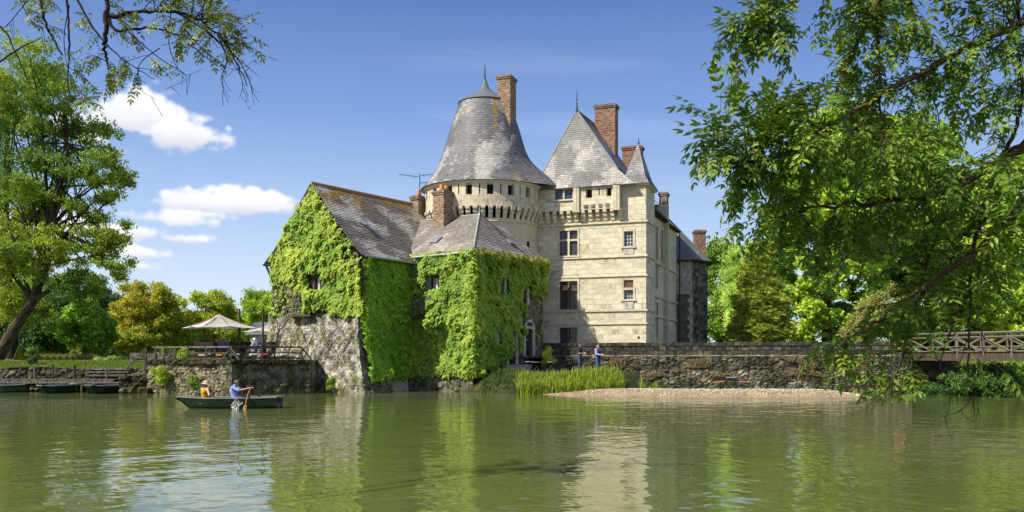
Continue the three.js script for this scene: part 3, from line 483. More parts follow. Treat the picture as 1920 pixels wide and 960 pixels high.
  roofOf(K, [
    [V(x0, ye, z0), V(x1, ye, z0), V(m1, ym, mz0), V(m0, ym, mz0)], [V(m0, ym, mz0), V(m1, ym, mz0), A],
    [V(x1, ye, z0), V(x1, ye, z1), V(m1, ym, mz1), V(m1, ym, mz0)], [V(m1, ym, mz0), V(m1, ym, mz1), B, A],
    [V(x0, ye, z1), V(x0, ye, z0), V(m0, ym, mz0), V(m0, ym, mz1)], [V(m0, ym, mz1), V(m0, ym, mz0), A, B], [V(m1, ym, mz1), V(m0, ym, mz1), B],
  ], tone);
  part('hip_flashing', [tubeG([V(m1, ym, mz0), A], [0.06, 0.06], 5), tubeG([V(m0, ym, mz0), A], [0.06, 0.06], 5), tubeG([A, B], [0.08, 0.08], 5)], MAT.lead, K);
  const f = finialG(20.3, 1.7, 0.08); f.translate(A.x, 0, A.z); part('finial', f, MAT.iron, K);
  // turret spire
  const t0 = -1.95, t1 = 0.24, s0 = 0.26, s1 = -3.3, n0 = -1.6, n1 = -0.15, q0 = -0.3, q1 = -2.7, S = V(-0.86, 17.6, -1.5), yb = 14.34, yn = 15.0;
  roofOf(K, [[V(t0, yb, s0), V(t1, yb, s0), V(n1, yn, q0), V(n0, yn, q0)], [V(n0, yn, q0), V(n1, yn, q0), S], [V(t1, yb, s0), V(t1, yb, s1), V(n1, yn, q1), V(n1, yn, q0)], [V(n1, yn, q0), V(n1, yn, q1), S], [V(t0, yb, s1), V(t0, yb, s0), V(n0, yn, q0), V(n0, yn, q1)], [V(n0, yn, q1), V(n0, yn, q0), S], [V(n1, yn, q1), V(n0, yn, q1), S]], slateTone(3, { base: [0.22, 0.215, 0.21], pale: [0.43, 0.41, 0.38], palePart: 0.47, scale: 0.8 }));
  const f2 = finialG(17.5, 0.55, 0.06); f2.translate(S.x, 0, S.z); part('finial', f2, MAT.iron, K);
  part('turret_cornice', [trimBox(FLAT, -1.9, 0.16, 14.2, 14.3, 0, 0.16), trimBox(RIGHT, 0.002, 3.1, 14.2, 14.3, 0.0, 0.16), trimBox(FLAT, -1.95, 0.24, 14.3, 14.36, 0, 0.24), trimBox(RIGHT, 0.002, 3.2, 14.3, 14.36, 0, 0.24)], MAT.stoneTrim, K);
  chimney(K, -4.1, -5.0, 1.6, 1.0, 16.5, 21.5, MAT.brick);
  chimney(K, -3.0, -9.4, 1.55, 0.9, 14, 19.2, MAT.brick, { cap: MAT.brick });
}
// ---- wing running back on the right of the block, with its own slate roof
{
  const W = thing('castle_wing', 'shaded cream castle wing receding behind the corner turret', 'castle wing', null, [9.39, 0, -62], -20 * Math.PI / 180);
  const M = (u, v, w) => [-0.35 + w, v, -u], op = [[5.2, 5.9, 9.6, 12.1], [7.3, 8.1, 9.6, 12.1], [9.8, 10.6, 10.2, 12.2], [5.2, 5.9, 7.4, 9.2], [5.3, 6.0, 3.6, 6.3], [8.2, 9.0, 3.6, 6.1], [5.5, 6.3, 2.2, 3.3]];
  const w = part('wing_wall', wallCore(M, 3.05, 14.6, -0.2, 12.95, 0.4, op), MAT.mortar, W);
  ashlar(w, M, 3.05, 14.6, 2.6, 12.8, { openings: op, seed: 41, course: 0.42, length: 1.5 });
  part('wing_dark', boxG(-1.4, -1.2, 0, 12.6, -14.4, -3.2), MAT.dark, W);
  for (const o of op) { const g = part('window', [trimBox(M, o[0] - 0.12, o[0], o[2], o[3] + 0.12, -0.1, 0.07), trimBox(M, o[1], o[1] + 0.12, o[2], o[3] + 0.12, -0.1, 0.07), trimBox(M, o[0], o[1], o[3], o[3] + 0.12, -0.1, 0.07)], MAT.stoneTrim, W); part('pane', trimBox(M, o[0], o[1], o[2], o[3], -0.3, -0.28), MAT.glass, g); }
  for (const y of [9.25, 6.7, 5.2]) part('string_course', trimBox(M, 3.05, 14.6, y, y + 0.14, 0.0, 0.14), MAT.stoneTrim, W);
  part('eave_board', trimBox(M, 3.05, 14.8, 12.8, 12.95, 0, 0.3), MAT.darkWood, W);
  roofOf(W, [[V(0.1, 12.9, -3.1), V(0.1, 12.9, -14.9), V(-3.4, 16.6, -14.9), V(-3.4, 16.6, -3.1)], [V(-7, 12.9, -14.9), V(-7, 12.9, -9), V(-3.4, 16.6, -9), V(-3.4, 16.6, -14.9)]], slateTone(8, { palePart: 0.62 }), { row: 0.2, tile: 0.3 });
  part('gable_end', polyG([[V(-6.6, 0, -14.6), V(-0.5, 0, -14.6), V(-0.5, 12.9, -14.6), V(-3.4, 16.4, -14.6), V(-6.6, 12.9, -14.6)]]), MAT.greyStone, W);
  chimney(W, -0.75, -10.9, 0.62, 0.8, 12, 15.6, MAT.brickGrey);
  part('downpipe', tubeG([V(-0.05, 12.7, -14.45), V(-0.05, 3, -14.45), V(0.4, 2.3, -14.3)], [0.06, 0.06, 0.06]), MAT.iron, W);
}
// ---- eight-sided tower at the end of the wing
{
  const B = thing('rear_tower', 'grey stone and dark rendered angular tower behind the castle wing', 'tower', null, [14.75, 0, -79], 0);
  const n = 8, R = 2.72, turn = -0.1, V8 = (i, r) => [Math.sin((i + 0.5) / n * 2 * Math.PI + turn) * r, Math.cos((i + 0.5) / n * 2 * Math.PI + turn) * r];
  const walls = new Soup(); for (let i = 0; i < n; i++) { const a = V8(i, R), b = V8(i + 1, R); walls.quad([a[0], 0, a[1]], [b[0], 0, b[1]], [b[0], 10.6, b[1]], [a[0], 10.6, a[1]], undefined, [i * 2.1, 0], [i * 2.1 + 2.1, 0], [i * 2.1 + 2.1, 10.6], [i * 2.1, 10.6]); }
  part('tower_wall', walls.geo(), MAT.greyStone, B);
  for (const i of [7, 0]) {                             // dark render with stone quoins on the faces turned to the river
    const a = V8(i - 1, R), b = V8(i, R), ux = [(b[0] - a[0]), (b[1] - a[1])], l = Math.hypot(...ux), e = [ux[0] / l, ux[1] / l], nn = [-e[1], e[0]], F = (u, v, w) => [a[0] + e[0] * u + nn[0] * w * -1, v, a[1] + e[1] * u - nn[1] * w];
    const F2 = (u, v, w) => { const p = F(u, v, 0), c = Math.hypot(p[0], p[2]); return [p[0] * (1 + w / c), v, p[2] * (1 + w / c)]; };
    part('render_panel', trimBox(F2, 0.02, l - 0.02, 2.6, 7.6, 0.0, 0.03), MAT.darkRender, B);
    for (let k = 0; k < 13; k++) part('quoin', trimBox(F2, l - (k % 2 ? 0.42 : 0.26), l, 2.7 + k * 0.38, 3.06 + k * 0.38, 0.03, 0.06), MAT.paleGrey, B);
    ashlar(B.children[0], F2, 0.02, l - 0.02, 7.62, 10.5, { course: 0.36, length: 0.7, mats: [MAT.paleGrey], seed: 60 + i, proud: 0.03 });
  }
  const eave = [], apex = V(-0.6, 14.2, 0.2), faces = []; for (let i = 0; i < n; i++) { const a = V8(i, R + 0.4), b = V8(i + 1, R + 0.4); faces.push([V(a[0], 10.5, a[1]), V(b[0], 10.5, b[1]), apex]); eave.push(beamG(V(a[0], 10.48, a[1]), V(b[0], 10.48, b[1]), 0.12, 0.14)); }
  roofOf(B, faces, slateTone(6, { palePart: 0.6 }), { row: 0.2, tile: 0.3 });
  part('eave_board', eave, MAT.darkWood, B);
  chimney(B, 2.0, -0.3, 0.95, 0.9, 9.5, 13.5, MAT.brick);
}
// ------------------------------------------------------------------ the two creeper-clad mill houses
const TURN = -35 * Math.PI / 180;
function leafShape(kind) {                              // small faces with the outline of a leaf, lying in xy, tip down
  const s = new Soup(), o = { ivy: [[0, 0.5, 0], [0.36, 0.42, -0.05], [0.5, 0.08, -0.1], [0.22, -0.12, -0.02], [0, -0.55, -0.1], [-0.22, -0.12, -0.02], [-0.5, 0.08, -0.1], [-0.36, 0.42, -0.05]], oval: [[0, 0.5, 0], [0.22, 0.2, -0.05], [0.24, -0.1, -0.07], [0, -0.55, -0.12], [-0.24, -0.1, -0.07], [-0.22, 0.2, -0.05]] }[kind], c = [0, 0, 0.06];
  for (let i = 0; i < o.length; i++) s.tri(c, o[i], o[(i + 1) % o.length]); return s.geo();
}
const IVY_LEAF = leafShape('ivy'), OVAL_LEAF = leafShape('oval');
const IVY_MAT = leafMat([1, 1, 1], 0.38);
function creeper(label, turn, pos, map, u0, u1, v0, v1, { inside, thick = () => 0.25, density = 170, size = 0.25, tint, seed = 1, stems = 20 }) {
  const g = thing('wall_creeper', label, 'climbing plant', 'creepers on the mill houses', pos, turn), r = rngOf(seed), n = Math.round((u1 - u0) * (v1 - v0) * density), put = [], m = new THREE.Matrix4(), e = new THREE.Euler(), q = new THREE.Quaternion(), c = new THREE.Color();
  const o = map(0, 0, 0), nx = map(0, 0, 1).map((x, i) => x - o[i]), yaw = Math.atan2(nx[0], nx[2]);
  for (let i = 0; i < n; i++) {
    const u = lerp(u0, u1, r()), v = lerp(v0, v1, r()), k = inside(u, v); if (r() > k) continue;
    const t = thick(u, v) * (0.35 + 1.3 * fbm(u * 2.4, v * 1.7, seed + 7, 3)) + 0.1 * hash3(Math.floor(u * 3.1 + fbm(u, v, 3, 2) * 2), Math.floor(v * 3.1), seed), w = t * (1 - r() * r() * 0.75) + 0.03, p = map(u, v, w), s = size * (0.45 + r() * 0.9);
    q.setFromEuler(e.set(-0.5 + (r() - 0.5) * 1.0, yaw + (r() - 0.5) * 1.2, (r() - 0.5) * 0.9, 'YXZ'));
    put.push(m.clone().compose(V(...p), q, V(s, s, s)), tint(u, v, r));
  }
  const im = shadowed(new THREE.InstancedMesh(IVY_LEAF, IVY_MAT, put.length / 2)); im.name = 'leaves'; im.userData.kind = 'stuff';
  for (let i = 0; i < put.length / 2; i++) { im.setMatrixAt(i, put[2 * i]); im.setColorAt(i, c.setRGB(...put[2 * i + 1])); }
  g.add(im);
  const st = []; for (let i = 0; i < stems; i++) { let u = lerp(u0, u1, r()), v = v0 + r() * 0.6, pts = []; for (let k = 0; k < 9 && v < v1 - 0.3; k++) { const p = map(u, v, 0.04); pts.push(V(...p)); v += 0.35 + r() * 0.4; u = clamp(u + (r() - 0.5) * 0.6, u0, u1); if (inside(u, v) < 0.05) break; } if (pts.length > 2) st.push(tubeG(pts, pts.map((_, k) => 0.025 * (1 - k / 12)), 4)); }
  if (st.length) part('stems', st, MAT.greyWood, g);
  return g;
}
const green = (u, v, r, a = [0.17, 0.255, 0.022], b = [0.29, 0.35, 0.03], mix = 0.5) => { const t = clamp(mix + (fbm(u * 0.9, v * 0.9, 3, 3) - 0.5) * 1.6 + (r() - 0.5) * 0.5), k = 0.8 + r() * 0.4; return [0, 1, 2].map((i) => lerp(a[i], b[i], t) * k); };

// ---- gabled house on its rubble footing
const GABLE = [-9.52, 0, -55];
{
  const G = thing('gabled_house', 'gabled mill house with lichened slate roof and rough stone footing', 'house', null, GABLE, TURN);
  const w = 8.07, ax = -w / 2, win = [-3.86, -3.2, 6.42, 7.28];
  const wf = part('gable_wall', [wallCore(FLAT, -w, 0, -0.5, 8.6, 0.4, [win]), (() => { const s = new Soup(); for (const z of [0, -0.4]) s.tri([-w, 8.6, z], [0, 8.6, z], [ax, 13.25, z]); return s.geo(); })()], std([0.3, 0.26, 0.2], { map: again(rubbleTex, 0.5), bumpMap: again(mottleBump, 0.7), bumpScale: 0.05, roughness: 0.95 }), G);
  part('side_wall', wallCore(RIGHT, 0.4, 9.6, -0.5, 8.6, 0.4, []), MAT.paleStone, G);
  part('far_wall', boxG(-w, -w + 0.4, -0.5, 8.6, -9.6, -0.4), MAT.greyStone, G);
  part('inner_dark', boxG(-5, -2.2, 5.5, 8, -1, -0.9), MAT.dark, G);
  const wu = windowUnit(G, FLAT, ...win, 0.22, { lights: [2, 1], panes: [2, 3], frame: MAT.white, mullion: MAT.white, surround: MAT.oldWood, sill: false });
  // roof with kicked-out eaves
  const z0 = 0.22, z1 = -10.6, yr = 13.42, ym = 9.4, ye = 8.5, mx = 3.5, ex = 4.55, or = (x, y, z) => smooth(11.4, 13.0, y) * (0.75 + 0.5 * smooth(-3, 0, z)) + 0.4 * smooth(12.6, 13.3, y);
  roofOf(G, [[V(ax + ex, ye, z0), V(ax + ex, ye, z1), V(ax + mx, ym, z1), V(ax + mx, ym, z0)], [V(ax + mx, ym, z0), V(ax + mx, ym, z1), V(ax, yr, z1), V(ax, yr, z0)], [V(ax - ex, ye, z1), V(ax - ex, ye, z0), V(ax - mx, ym, z0), V(ax - mx, ym, z1)], [V(ax - mx, ym, z1), V(ax - mx, ym, z0), V(ax, yr, z0), V(ax, yr, z1)]], slateTone(12, { base: [0.22, 0.19, 0.16], pale: [0.56, 0.53, 0.47], palePart: 0.49, scale: 0.75, orange: or }), { row: 0.17, tile: 0.2, lift: 0.035 });
  const ridge = []; for (let z = z0; z > z1; z -= 0.36) { const t = new THREE.CylinderGeometry(0.13, 0.145, 0.38, 8, 1, false, 0, Math.PI); t.rotateX(Math.PI / 2); t.rotateZ(Math.PI / 2 * 0); t.translate(ax, yr - 0.02, z - 0.19); ridge.push(t); }
  part('ridge_tiles', ridge, std([0.3, 0.2, 0.09], { map: again(mottle, 2), roughness: 0.9 }), G);
  part('verge_board', [beamG(V(ax, yr - 0.1, 0.2), V(ax - mx, ym - 0.1, 0.2), 0.06, 0.16), beamG(V(ax - mx, ym - 0.1, 0.2), V(ax - ex, ye - 0.06, 0.2), 0.06, 0.16)], MAT.darkWood, G);
  part('gutter', [tubeG([V(ax + ex + 0.06, ye - 0.05, 0.1), V(ax + ex + 0.06, ye - 0.12, -5.2)], [0.075, 0.075], 8), tubeG([V(ax + ex + 0.06, ye - 0.12, -4.75), V(0.12, ye - 0.55, -4.75), V(0.12, 1.2, -4.75)], [0.05, 0.05, 0.05], 6)], MAT.zinc, G);
  part('gutter_end', tubeG([V(ax - ex - 0.05, ye - 0.1, 0.25), V(ax - ex - 0.05, ye - 0.1, -9), ], [0.075, 0.075], 8), MAT.zinc, G);
  part('eave_bracket', beamG(V(ax - ex + 0.05, ye - 0.1, 0.15), V(-w, ye - 0.9, 0.1), 0.1, 0.12), MAT.darkWood, G);
  part('corner_pipe', tubeG([V(-w - 0.1, 5.2, 0.12), V(-w - 0.16, 2.2, 0.3)], [0.06, 0.06], 6), MAT.zinc, G);
  // skylight lifted open
  const sk = part('skylight', boxG(-0.28, 0.28, 0, 0.05, -0.42, 0.42), MAT.zinc, G); sk.position.set(ax + 2.35, 10.95, -2.2); sk.rotation.set(0, Math.PI / 2, 0); sk.rotation.z = 0; sk.rotation.order = 'YXZ'; sk.rotation.set(0.48, Math.PI / 2, 0);
  const ch = chimney(G, ax + 0.35, -9.9, 0.75, 0.95, 12, 14.0, MAT.brickGrey, { pots: 1 });
  // window-box trellis on a small slab
  const tr = new THREE.Group(); tr.name = 'window_trellis'; tr.position.set(-5.24, 4.95, 0.1); G.add(tr);
  for (let i = 0; i < 4; i++) part('slat', boxG(-0.5 + i * 0.31, -0.43 + i * 0.31, 0, 1.4, 0.42, 0.46), MAT.greyWood, tr); for (let i = 0; i < 5; i++) part('slat', boxG(-0.52, 0.55, 0.05 + i * 0.3, 0.11 + i * 0.3, 0.465, 0.49), MAT.greyWood, tr);
  part('slab', boxG(-0.5, 1.6, -0.14, -0.02, -0.1, 0.55), MAT.oldWood, tr);
  // battered rubble footing, leaning out towards the river
  const F = (u, v, wv) => { const t = clamp((4.9 - v) / 5.4), right = 0.06 + 1.75 * t ** 1.5, left = -8.15 - 0.25 * t, x = lerp(left, right, u / 10), bul = 0.12 * Math.sin(u * 1.1), z = 0.16 + 1.05 * t ** 1.4 + bul * 0.4; return [x, v, z + wv]; };
  const foot = part('rubble_footing', rubbleG(F, 0, 10, -0.5, 4.9 , { sw: 0.26, sh: 0.2, depth: 0.07, step: 0.06, seed: 5, rough: 0.07, color: (id, u, v) => { const k = 1.25 + 0.6 * id, d = smooth(1.2, 0.2, v) * smooth(0.35, 0.6, fbm(u * 2, v * 2, 4, 3)), y = smooth(0.45, 0.65, fbm(u * 0.6, v * 0.6, 40, 3)); return [lerp(k, 0.5, d * 0.7), lerp(k * 0.98, 0.44, d * 0.7), lerp(k * (y > 0.5 ? 0.88 : 1.02), 0.24, d * 0.7)]; } }), MAT.footing, G);
  const S = (u, v, wv) => { const t = clamp((4.9 - v) / 5.4), right = 0.06 + 1.75 * t ** 1.5, z = 0.16 + 1.05 * t ** 1.4; return [right + wv * 0.7 - 0.02 * u, v, z - u]; };
  part('rubble_side', rubbleG(S, 0, 2.6, -0.5, 4.9, { sw: 0.28, sh: 0.2, depth: 0.08, step: 0.07, seed: 8, rough: 0.07 }), MAT.rubble, G);
  part('footing_cap', rubbleG((u, v, wv) => [lerp(-8.15, 0.05, u / 8.2), 4.88 + wv + v * 0.6, 0.2 - v], 0, 8.2, 0, 0.3, { sw: 0.3, sh: 0.2, depth: 0.1, seed: 9 }), MAT.rubble, G);
  // bare vine stems over the footing
  const r = rngOf(77), vines = []; for (let i = 0; i < 26; i++) { let u = 0.6 + r() * 8.4, v = 0.2 + r() * 3.2, a = (r() < 0.5 ? 1 : -1) * (0.3 + r()), pts = []; for (let k = 0; k < 9 && v < 4.7; k++) { pts.push(V(...F(u, v, 0.07))); u = clamp(u + a * 0.28 + (r() - 0.5) * 0.2, 0.1, 9.8); v += 0.12 + r() * 0.28; } if (pts.length > 2) vines.push(tubeG(pts, pts.map((_, k) => 0.034 * (1 - k / 11)), 5)); }
  part('bare_vines', vines, MAT.greyWood, G);

  creeper('bright lime creeper covering the sunlit gable wall', TURN, GABLE, FLAT, -w, 0.4, 4.4, 13.4, { seed: 2, density: 210,
    inside: (u, v) => { const x = u - ax, top = v < 13.3 - Math.max(0, (Math.abs(x)) * 1.13) ? 1 : 0, n = fbm(u * 0.8, v * 0.8, 2, 4); if (u > win[0] - 0.45 && u < win[1] + 0.28 && v > win[2] + 0.02 && v < win[3] + 0.26) return 0; if (u > -5.85 && u < -4.75 && v > 4.9 && v < 6.4) return 0.1;
      const leftBare = smooth(-5.0, -6.1, u) * smooth(7.6, 6.9, v) * smooth(0.36, 0.42, n + 0.03), bareStrip = smooth(-6.0, -6.5, u) * (1 - smooth(-7.1, -7.4, u)) * smooth(0.48, 0.56, fbm(u * 1.4, v * 0.5, 7, 3)), low = smooth(4.4 + 1.0 * fbm(u * 1.1, 0, 3, 3), 4.75 + 1.0 * fbm(u * 1.1, 0, 3, 3), v), eave = u > -0.9 && v > 8.15 + (u + 0.9) * -0.4 && v < 9.1 ? 0.12 : 1;
      return top * low * eave * (1 - 0.92 * Math.max(leftBare, bareStrip)) * smooth(0.2, 0.34, n + 0.08); },
    thick: (u, v) => 0.12 + 0.75 * Math.max(0, fbm(u * 0.75, v * 0.75, 11, 3) - 0.28) + 0.35 * smooth(-4.9, -4, u) * smooth(-2.4, -3.4, u) * smooth(6.6, 6.1, v), tint: (u, v, r) => green(u, v, r, [0.2, 0.35, 0.03], [0.45, 0.55, 0.06], 0.5) });
  creeper('creeper strands trailing over the rubble corner towards the water', TURN, GABLE, S, -0.2, 2.4, 0.4, 5.2, { seed: 13, density: 190, stems: 10, inside: (u, v) => smooth(0.0, 0.25, (u - 0.15) - (4.4 - v) * 0.12 + 0.8 * (fbm(u * 1.4, v * 1.1, 5, 3) - 0.35)) * smooth(0.4, 0.9, v - 0.5 * fbm(u * 2, 1, 3, 2)), thick: (u, v) => 0.2 + 0.4 * fbm(u, v, 9, 3), tint: (u, v, r) => green(u, v, r, [0.2, 0.4, 0.025], [0.36, 0.56, 0.035], 0.45) });
  creeper('dense green creeper on the shaded side wall between the two houses', TURN, GABLE, RIGHT, -0.4, 5.1, 0.55, 8.45, { seed: 3, density: 205,
    inside: (u, v) => { const edge = 0.35 + Math.max(0, (4.2 - v)) * 0.33 ; return (u > edge - 0.6 + 0.6 * fbm(u * 2, v * 2, 3, 2) ? 1 : 0) * smooth(0.5 + 0.5 * fbm(u * 2, 3, 3, 2), 0.9, v) * (u > 4.1 && v > 7.4 ? 0.15 : 1); },
    thick: (u, v) => 0.14 + 0.5 * Math.max(0, fbm(u * 0.9, v * 0.9, 19, 3) - 0.3) + 0.3 * smooth(1.5, 0, u) , tint: (u, v, r) => green(u, v, r, [0.2, 0.4, 0.025], [0.36, 0.56, 0.035], 0.45) });
}
// ---- hip-roofed house
const HIP = [-2.54, 0, -56.2];
{
  const H = thing('hip_roofed_house', 'hip-roofed mill house smothered in creeper beside the iris bank', 'house', null, HIP, TURN);
  const win = [-3.2, -2.55, 6.5, 7.35], side = [[2.65, 3.45, 6.15, 7.6], [5.3, 6.15, 5.75, 7.25], [1.95, 2.6, 2.9, 3.95], [3.95, 4.8, 1.7, 4.0], [5.95, 6.85, 2.25, 4.15]];
  part('front_wall', wallCore(FLAT, -5.0, 0, -0.5, 8.8, 0.4, [win]), MAT.paleStone, H);
  part('side_wall', wallCore(RIGHT, 0.4, 8.25, -0.5, 8.8, 0.4, side), MAT.greyStone, H);
  part('back_wall', [beamG(V(-0.2, 4.4, -8.2), V(-4.9, 4.4, -5.2), 0.3, 8.8)], MAT.greyStone, H);
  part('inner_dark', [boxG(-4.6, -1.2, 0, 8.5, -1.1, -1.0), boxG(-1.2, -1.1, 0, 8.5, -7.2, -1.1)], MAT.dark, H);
  windowUnit(H, FLAT, ...win, 0.22, { lights: [2, 1], panes: [1, 2], frame: MAT.white, mullion: MAT.white, surround: MAT.oldWood, sill: false });
  side.forEach((o, i) => {
    const win2 = part(i === 3 ? 'door' : 'window', [trimBox(RIGHT, o[0] - 0.2, o[0], o[2], o[3] + 0.2, -0.35, 0.1), trimBox(RIGHT, o[1], o[1] + 0.22, o[2], o[3] + 0.2, -0.35, 0.12), trimBox(RIGHT, o[0], o[1], o[3], o[3] + 0.2, -0.35, 0.1)], MAT.paleStone, H);
    part(i === 3 ? 'door_leaf' : 'pane', trimBox(RIGHT, o[0], o[1], o[2], o[3], -0.3, -0.27), i === 3 ? MAT.darkWood : MAT.glass, win2);
    if (i === 4) { const a = new THREE.RingGeometry(0.45, 0.65, 20, 1, 0, Math.PI); a.rotateY(Math.PI / 2); a.translate(0.125, o[3] - 0.0, -(o[0] + o[1]) / 2); part('arch', a, MAT.paleStone, win2); }
    if (i !== 3) part('glazing_bar', [trimBox(RIGHT, (o[0] + o[1]) / 2 - 0.03, (o[0] + o[1]) / 2 + 0.03, o[2], o[3], -0.27, -0.22), trimBox(RIGHT, o[0], o[1], lerp(o[2], o[3], 0.6) - 0.02, lerp(o[2], o[3], 0.6) + 0.02, -0.268, -0.225)], MAT.white, win2);
  });
  part('door_step', boxG(0.05, 1.1, 0.2, 1.68, -5.2, -3.6), MAT.paleStone, H);
  const A = V(-2.51, 12.0, -4.1), ye = 8.82, tone = slateTone(31, { base: [0.3, 0.27, 0.24], pale: [0.5, 0.46, 0.41], palePart: 0.5, scale: 0.7, orange: (x, y, z) => 0.35 * smooth(9.6, 8.8, y) });
  roofOf(H, [[V(-4.6, ye, 0.4), V(0.4, ye, 0.4), A, V(-9.2, 12.0, -4.1)], [V(0.4, ye, 0.4), V(0.4, ye, -8.7), A]], tone, { row: 0.17, tile: 0.2, lift: 0.03 });
  part('back_roof', polyG([[V(0.4, ye, -8.7), V(-9.2, 12, -4.1), A], [V(0.4, ye, -8.7), V(-4.9, 8.82, -5.6), V(-9.2, 12, -4.1)]]), MAT.lead, H);
  part('hip_flashing', [tubeG([V(0.4, ye + 0.02, 0.4), A], [0.06, 0.06], 6), tubeG([V(0.4, ye + 0.02, -8.7), A], [0.05, 0.05], 6), tubeG([A, V(-8, 12.02, -4.1)], [0.07, 0.07], 6)], std([0.36, 0.35, 0.34], { map: again(mottle, 1), roughness: 0.7 }), H);
  part('lightning_cable', tubeG([A.clone().add(V(0.12, 0.02, 0)), V(-0.9, 10.42, -4.9), V(0.35, 8.95, -6.1)], [0.025, 0.025, 0.025], 5), MAT.iron, H);
  const f = finialG(11.95, 0.75, 0.08); f.translate(A.x, 0, A.z); part('finial', f, MAT.zinc, H);
  part('gutter', tubeG([V(-4.5, ye - 0.06, 0.47), V(0.45, ye - 0.02, 0.47)], [0.07, 0.07], 8), MAT.zinc, H);
  const hatch = part('roof_hatch', boxG(-0.3, 0.3, 0, 0.06, -0.4, 0.4), MAT.zinc, H); hatch.position.set(-3.95, 10.05, -1.2); hatch.rotation.x = 0.62;
  const hatch2 = part('roof_hatch', boxG(-0.22, 0.22, 0, 0.08, -0.3, 0.3), MAT.zinc, H); hatch2.position.set(-0.75, 10.15, -5.2); hatch2.rotation.order = 'YXZ'; hatch2.rotation.set(0.75, Math.PI / 2, 0);
  chimney(H, -5.15, -3.5, 0.95, 1.25, 10.5, 13.75, MAT.brickPale, { pots: 2 });
  const tr = new THREE.Group(); tr.name = 'window_trellis'; tr.position.set(-3.7, 4.9, 0.12); H.add(tr);
  for (let i = 0; i < 6; i++) part('slat', boxG(-0.75 + i * 0.3, -0.69 + i * 0.3, 0.02, 1.32, 0.55, 0.59), MAT.greyWood, tr); for (const y of [0.1, 0.5, 0.9, 1.24]) part('slat', boxG(-0.78, 0.85, y, y + 0.06, 0.592, 0.62), MAT.greyWood, tr);
  part('slab', boxG(-0.8, 1.6, -0.14, -0.02, -0.1, 0.62), MAT.oldWood, tr);
  part('stone_plinth', rubbleG((u, v, w) => [lerp(-5, 0.35, u / 5.35), v, 0.35 + w], 0, 5.35, -0.5, 0.95, { sw: 1.1, sh: 0.8, depth: 0.12, seed: 14, rough: 0.05 }), MAT.rubble, H);

  creeper('sunlit creeper on the front wall of the hip-roofed house', TURN, HIP, FLAT, -5.0, 0.5, 0.5, 8.95, { seed: 6, density: 205,
    inside: (u, v) => { if (u > win[0] - 0.25 && u < win[1] + 0.22 && v > win[2] + 0.0 && v < win[3] + 0.25) return 0; if (u < -4.3 && v > 7.2 && v < 8.4) return 0.1; if (u > -4.55 && u < -3.3 && v > 5.3 && v < 6.3) return 0.12; return smooth(0.55, 0.95, v - 0.5 * fbm(u * 1.5, 1, 2, 3)) * smooth(0.2, 0.32, fbm(u, v, 8, 4) + 0.04); },
    thick: (u, v) => 0.16 + 0.95 * Math.max(0, fbm(u * 0.85, v * 0.7, 23, 3) - 0.3) + 0.55 * smooth(5.9, 5.2, v) * smooth(3.2, 4.4, v) * smooth(-3.6, -3, u) * smooth(-1.8, -2.6, u), tint: (u, v, r) => green(u, v, r, [0.18, 0.33, 0.03], [0.43, 0.53, 0.075], 0.48) });
  creeper('shaded creeper hanging around the windows of the side wall', TURN, HIP, RIGHT, -0.5, 8.4, 0.9, 9.0, { seed: 7, density: 200,
    inside: (u, v) => { for (const o of side) if (u > o[0] + 0.12 && u < o[1] + 0.2 && v > o[2] + 0.05 && v < o[3] - 0.1) return 0; const bare = u > 5.2 && v < 6.4 ? smooth(0.5, 0.42, fbm(u * 0.9, v * 0.5, 9, 3) + 0.05 * (v - 4)) : 1; const low = smooth(0.9 + 0.35 * u, 1.5 + 0.4 * u, v + 0.7 * fbm(u * 1.2, v, 4, 3)); return low * bare; },
    thick: (u, v) => 0.16 + 0.7 * Math.max(0, fbm(u * 0.8, v * 0.7, 29, 3) - 0.3) + 0.3 * smooth(8.2, 8.9, v) + 0.25 * smooth(1, 0, u), tint: (u, v, r) => v > 8.55 ? green(u, v, r, [0.3, 0.36, 0.04], [0.42, 0.42, 0.05], 0.5) : green(u, v, r, [0.21, 0.38, 0.028], [0.42, 0.55, 0.045], 0.45) });
}
// ---- television aerial on the gabled house's chimney
{
  const p = V(-12.83 + 0.574 * 10.0 + 0.3, 14.4, -57.3 - 0.819 * 10.0 + 0.2), g = thing('television_aerial', 'thin metal television aerial above the small chimney', 'aerial', null, [p.x, p.y - 0.6, p.z]);
  part('mast', tubeG([V(0, 0, 0), V(0, 1.9, 0)], [0.035, 0.03], 6), MAT.iron, g);
  for (const [y, a, l0, l1] of [[1.65, 2.95, 0.1, 1.5], [1.75, -0.18, 0.1, 1.1], [1.2, -0.12, 0, 1.2]]) { const b = part('boom', tubeG([V(Math.cos(a) * l0, y, Math.sin(a) * l0), V(Math.cos(a) * l1, y + (a > 1 ? 0.14 : 0.18), Math.sin(a) * l1)], [0.022, 0.018], 5), MAT.iron, g); for (let k = 1; k < 7; k++) { const q = V(Math.cos(a) * lerp(l0, l1, k / 6.3), y + 0.16 * k / 6.3, Math.sin(a) * lerp(l0, l1, k / 6.3)); part('element', tubeG([q.clone().add(V(0.02, -0.22, 0.1)), q.clone().add(V(-0.02, 0.1, -0.1))], [0.008, 0.008], 4), MAT.iron, b); } }
}
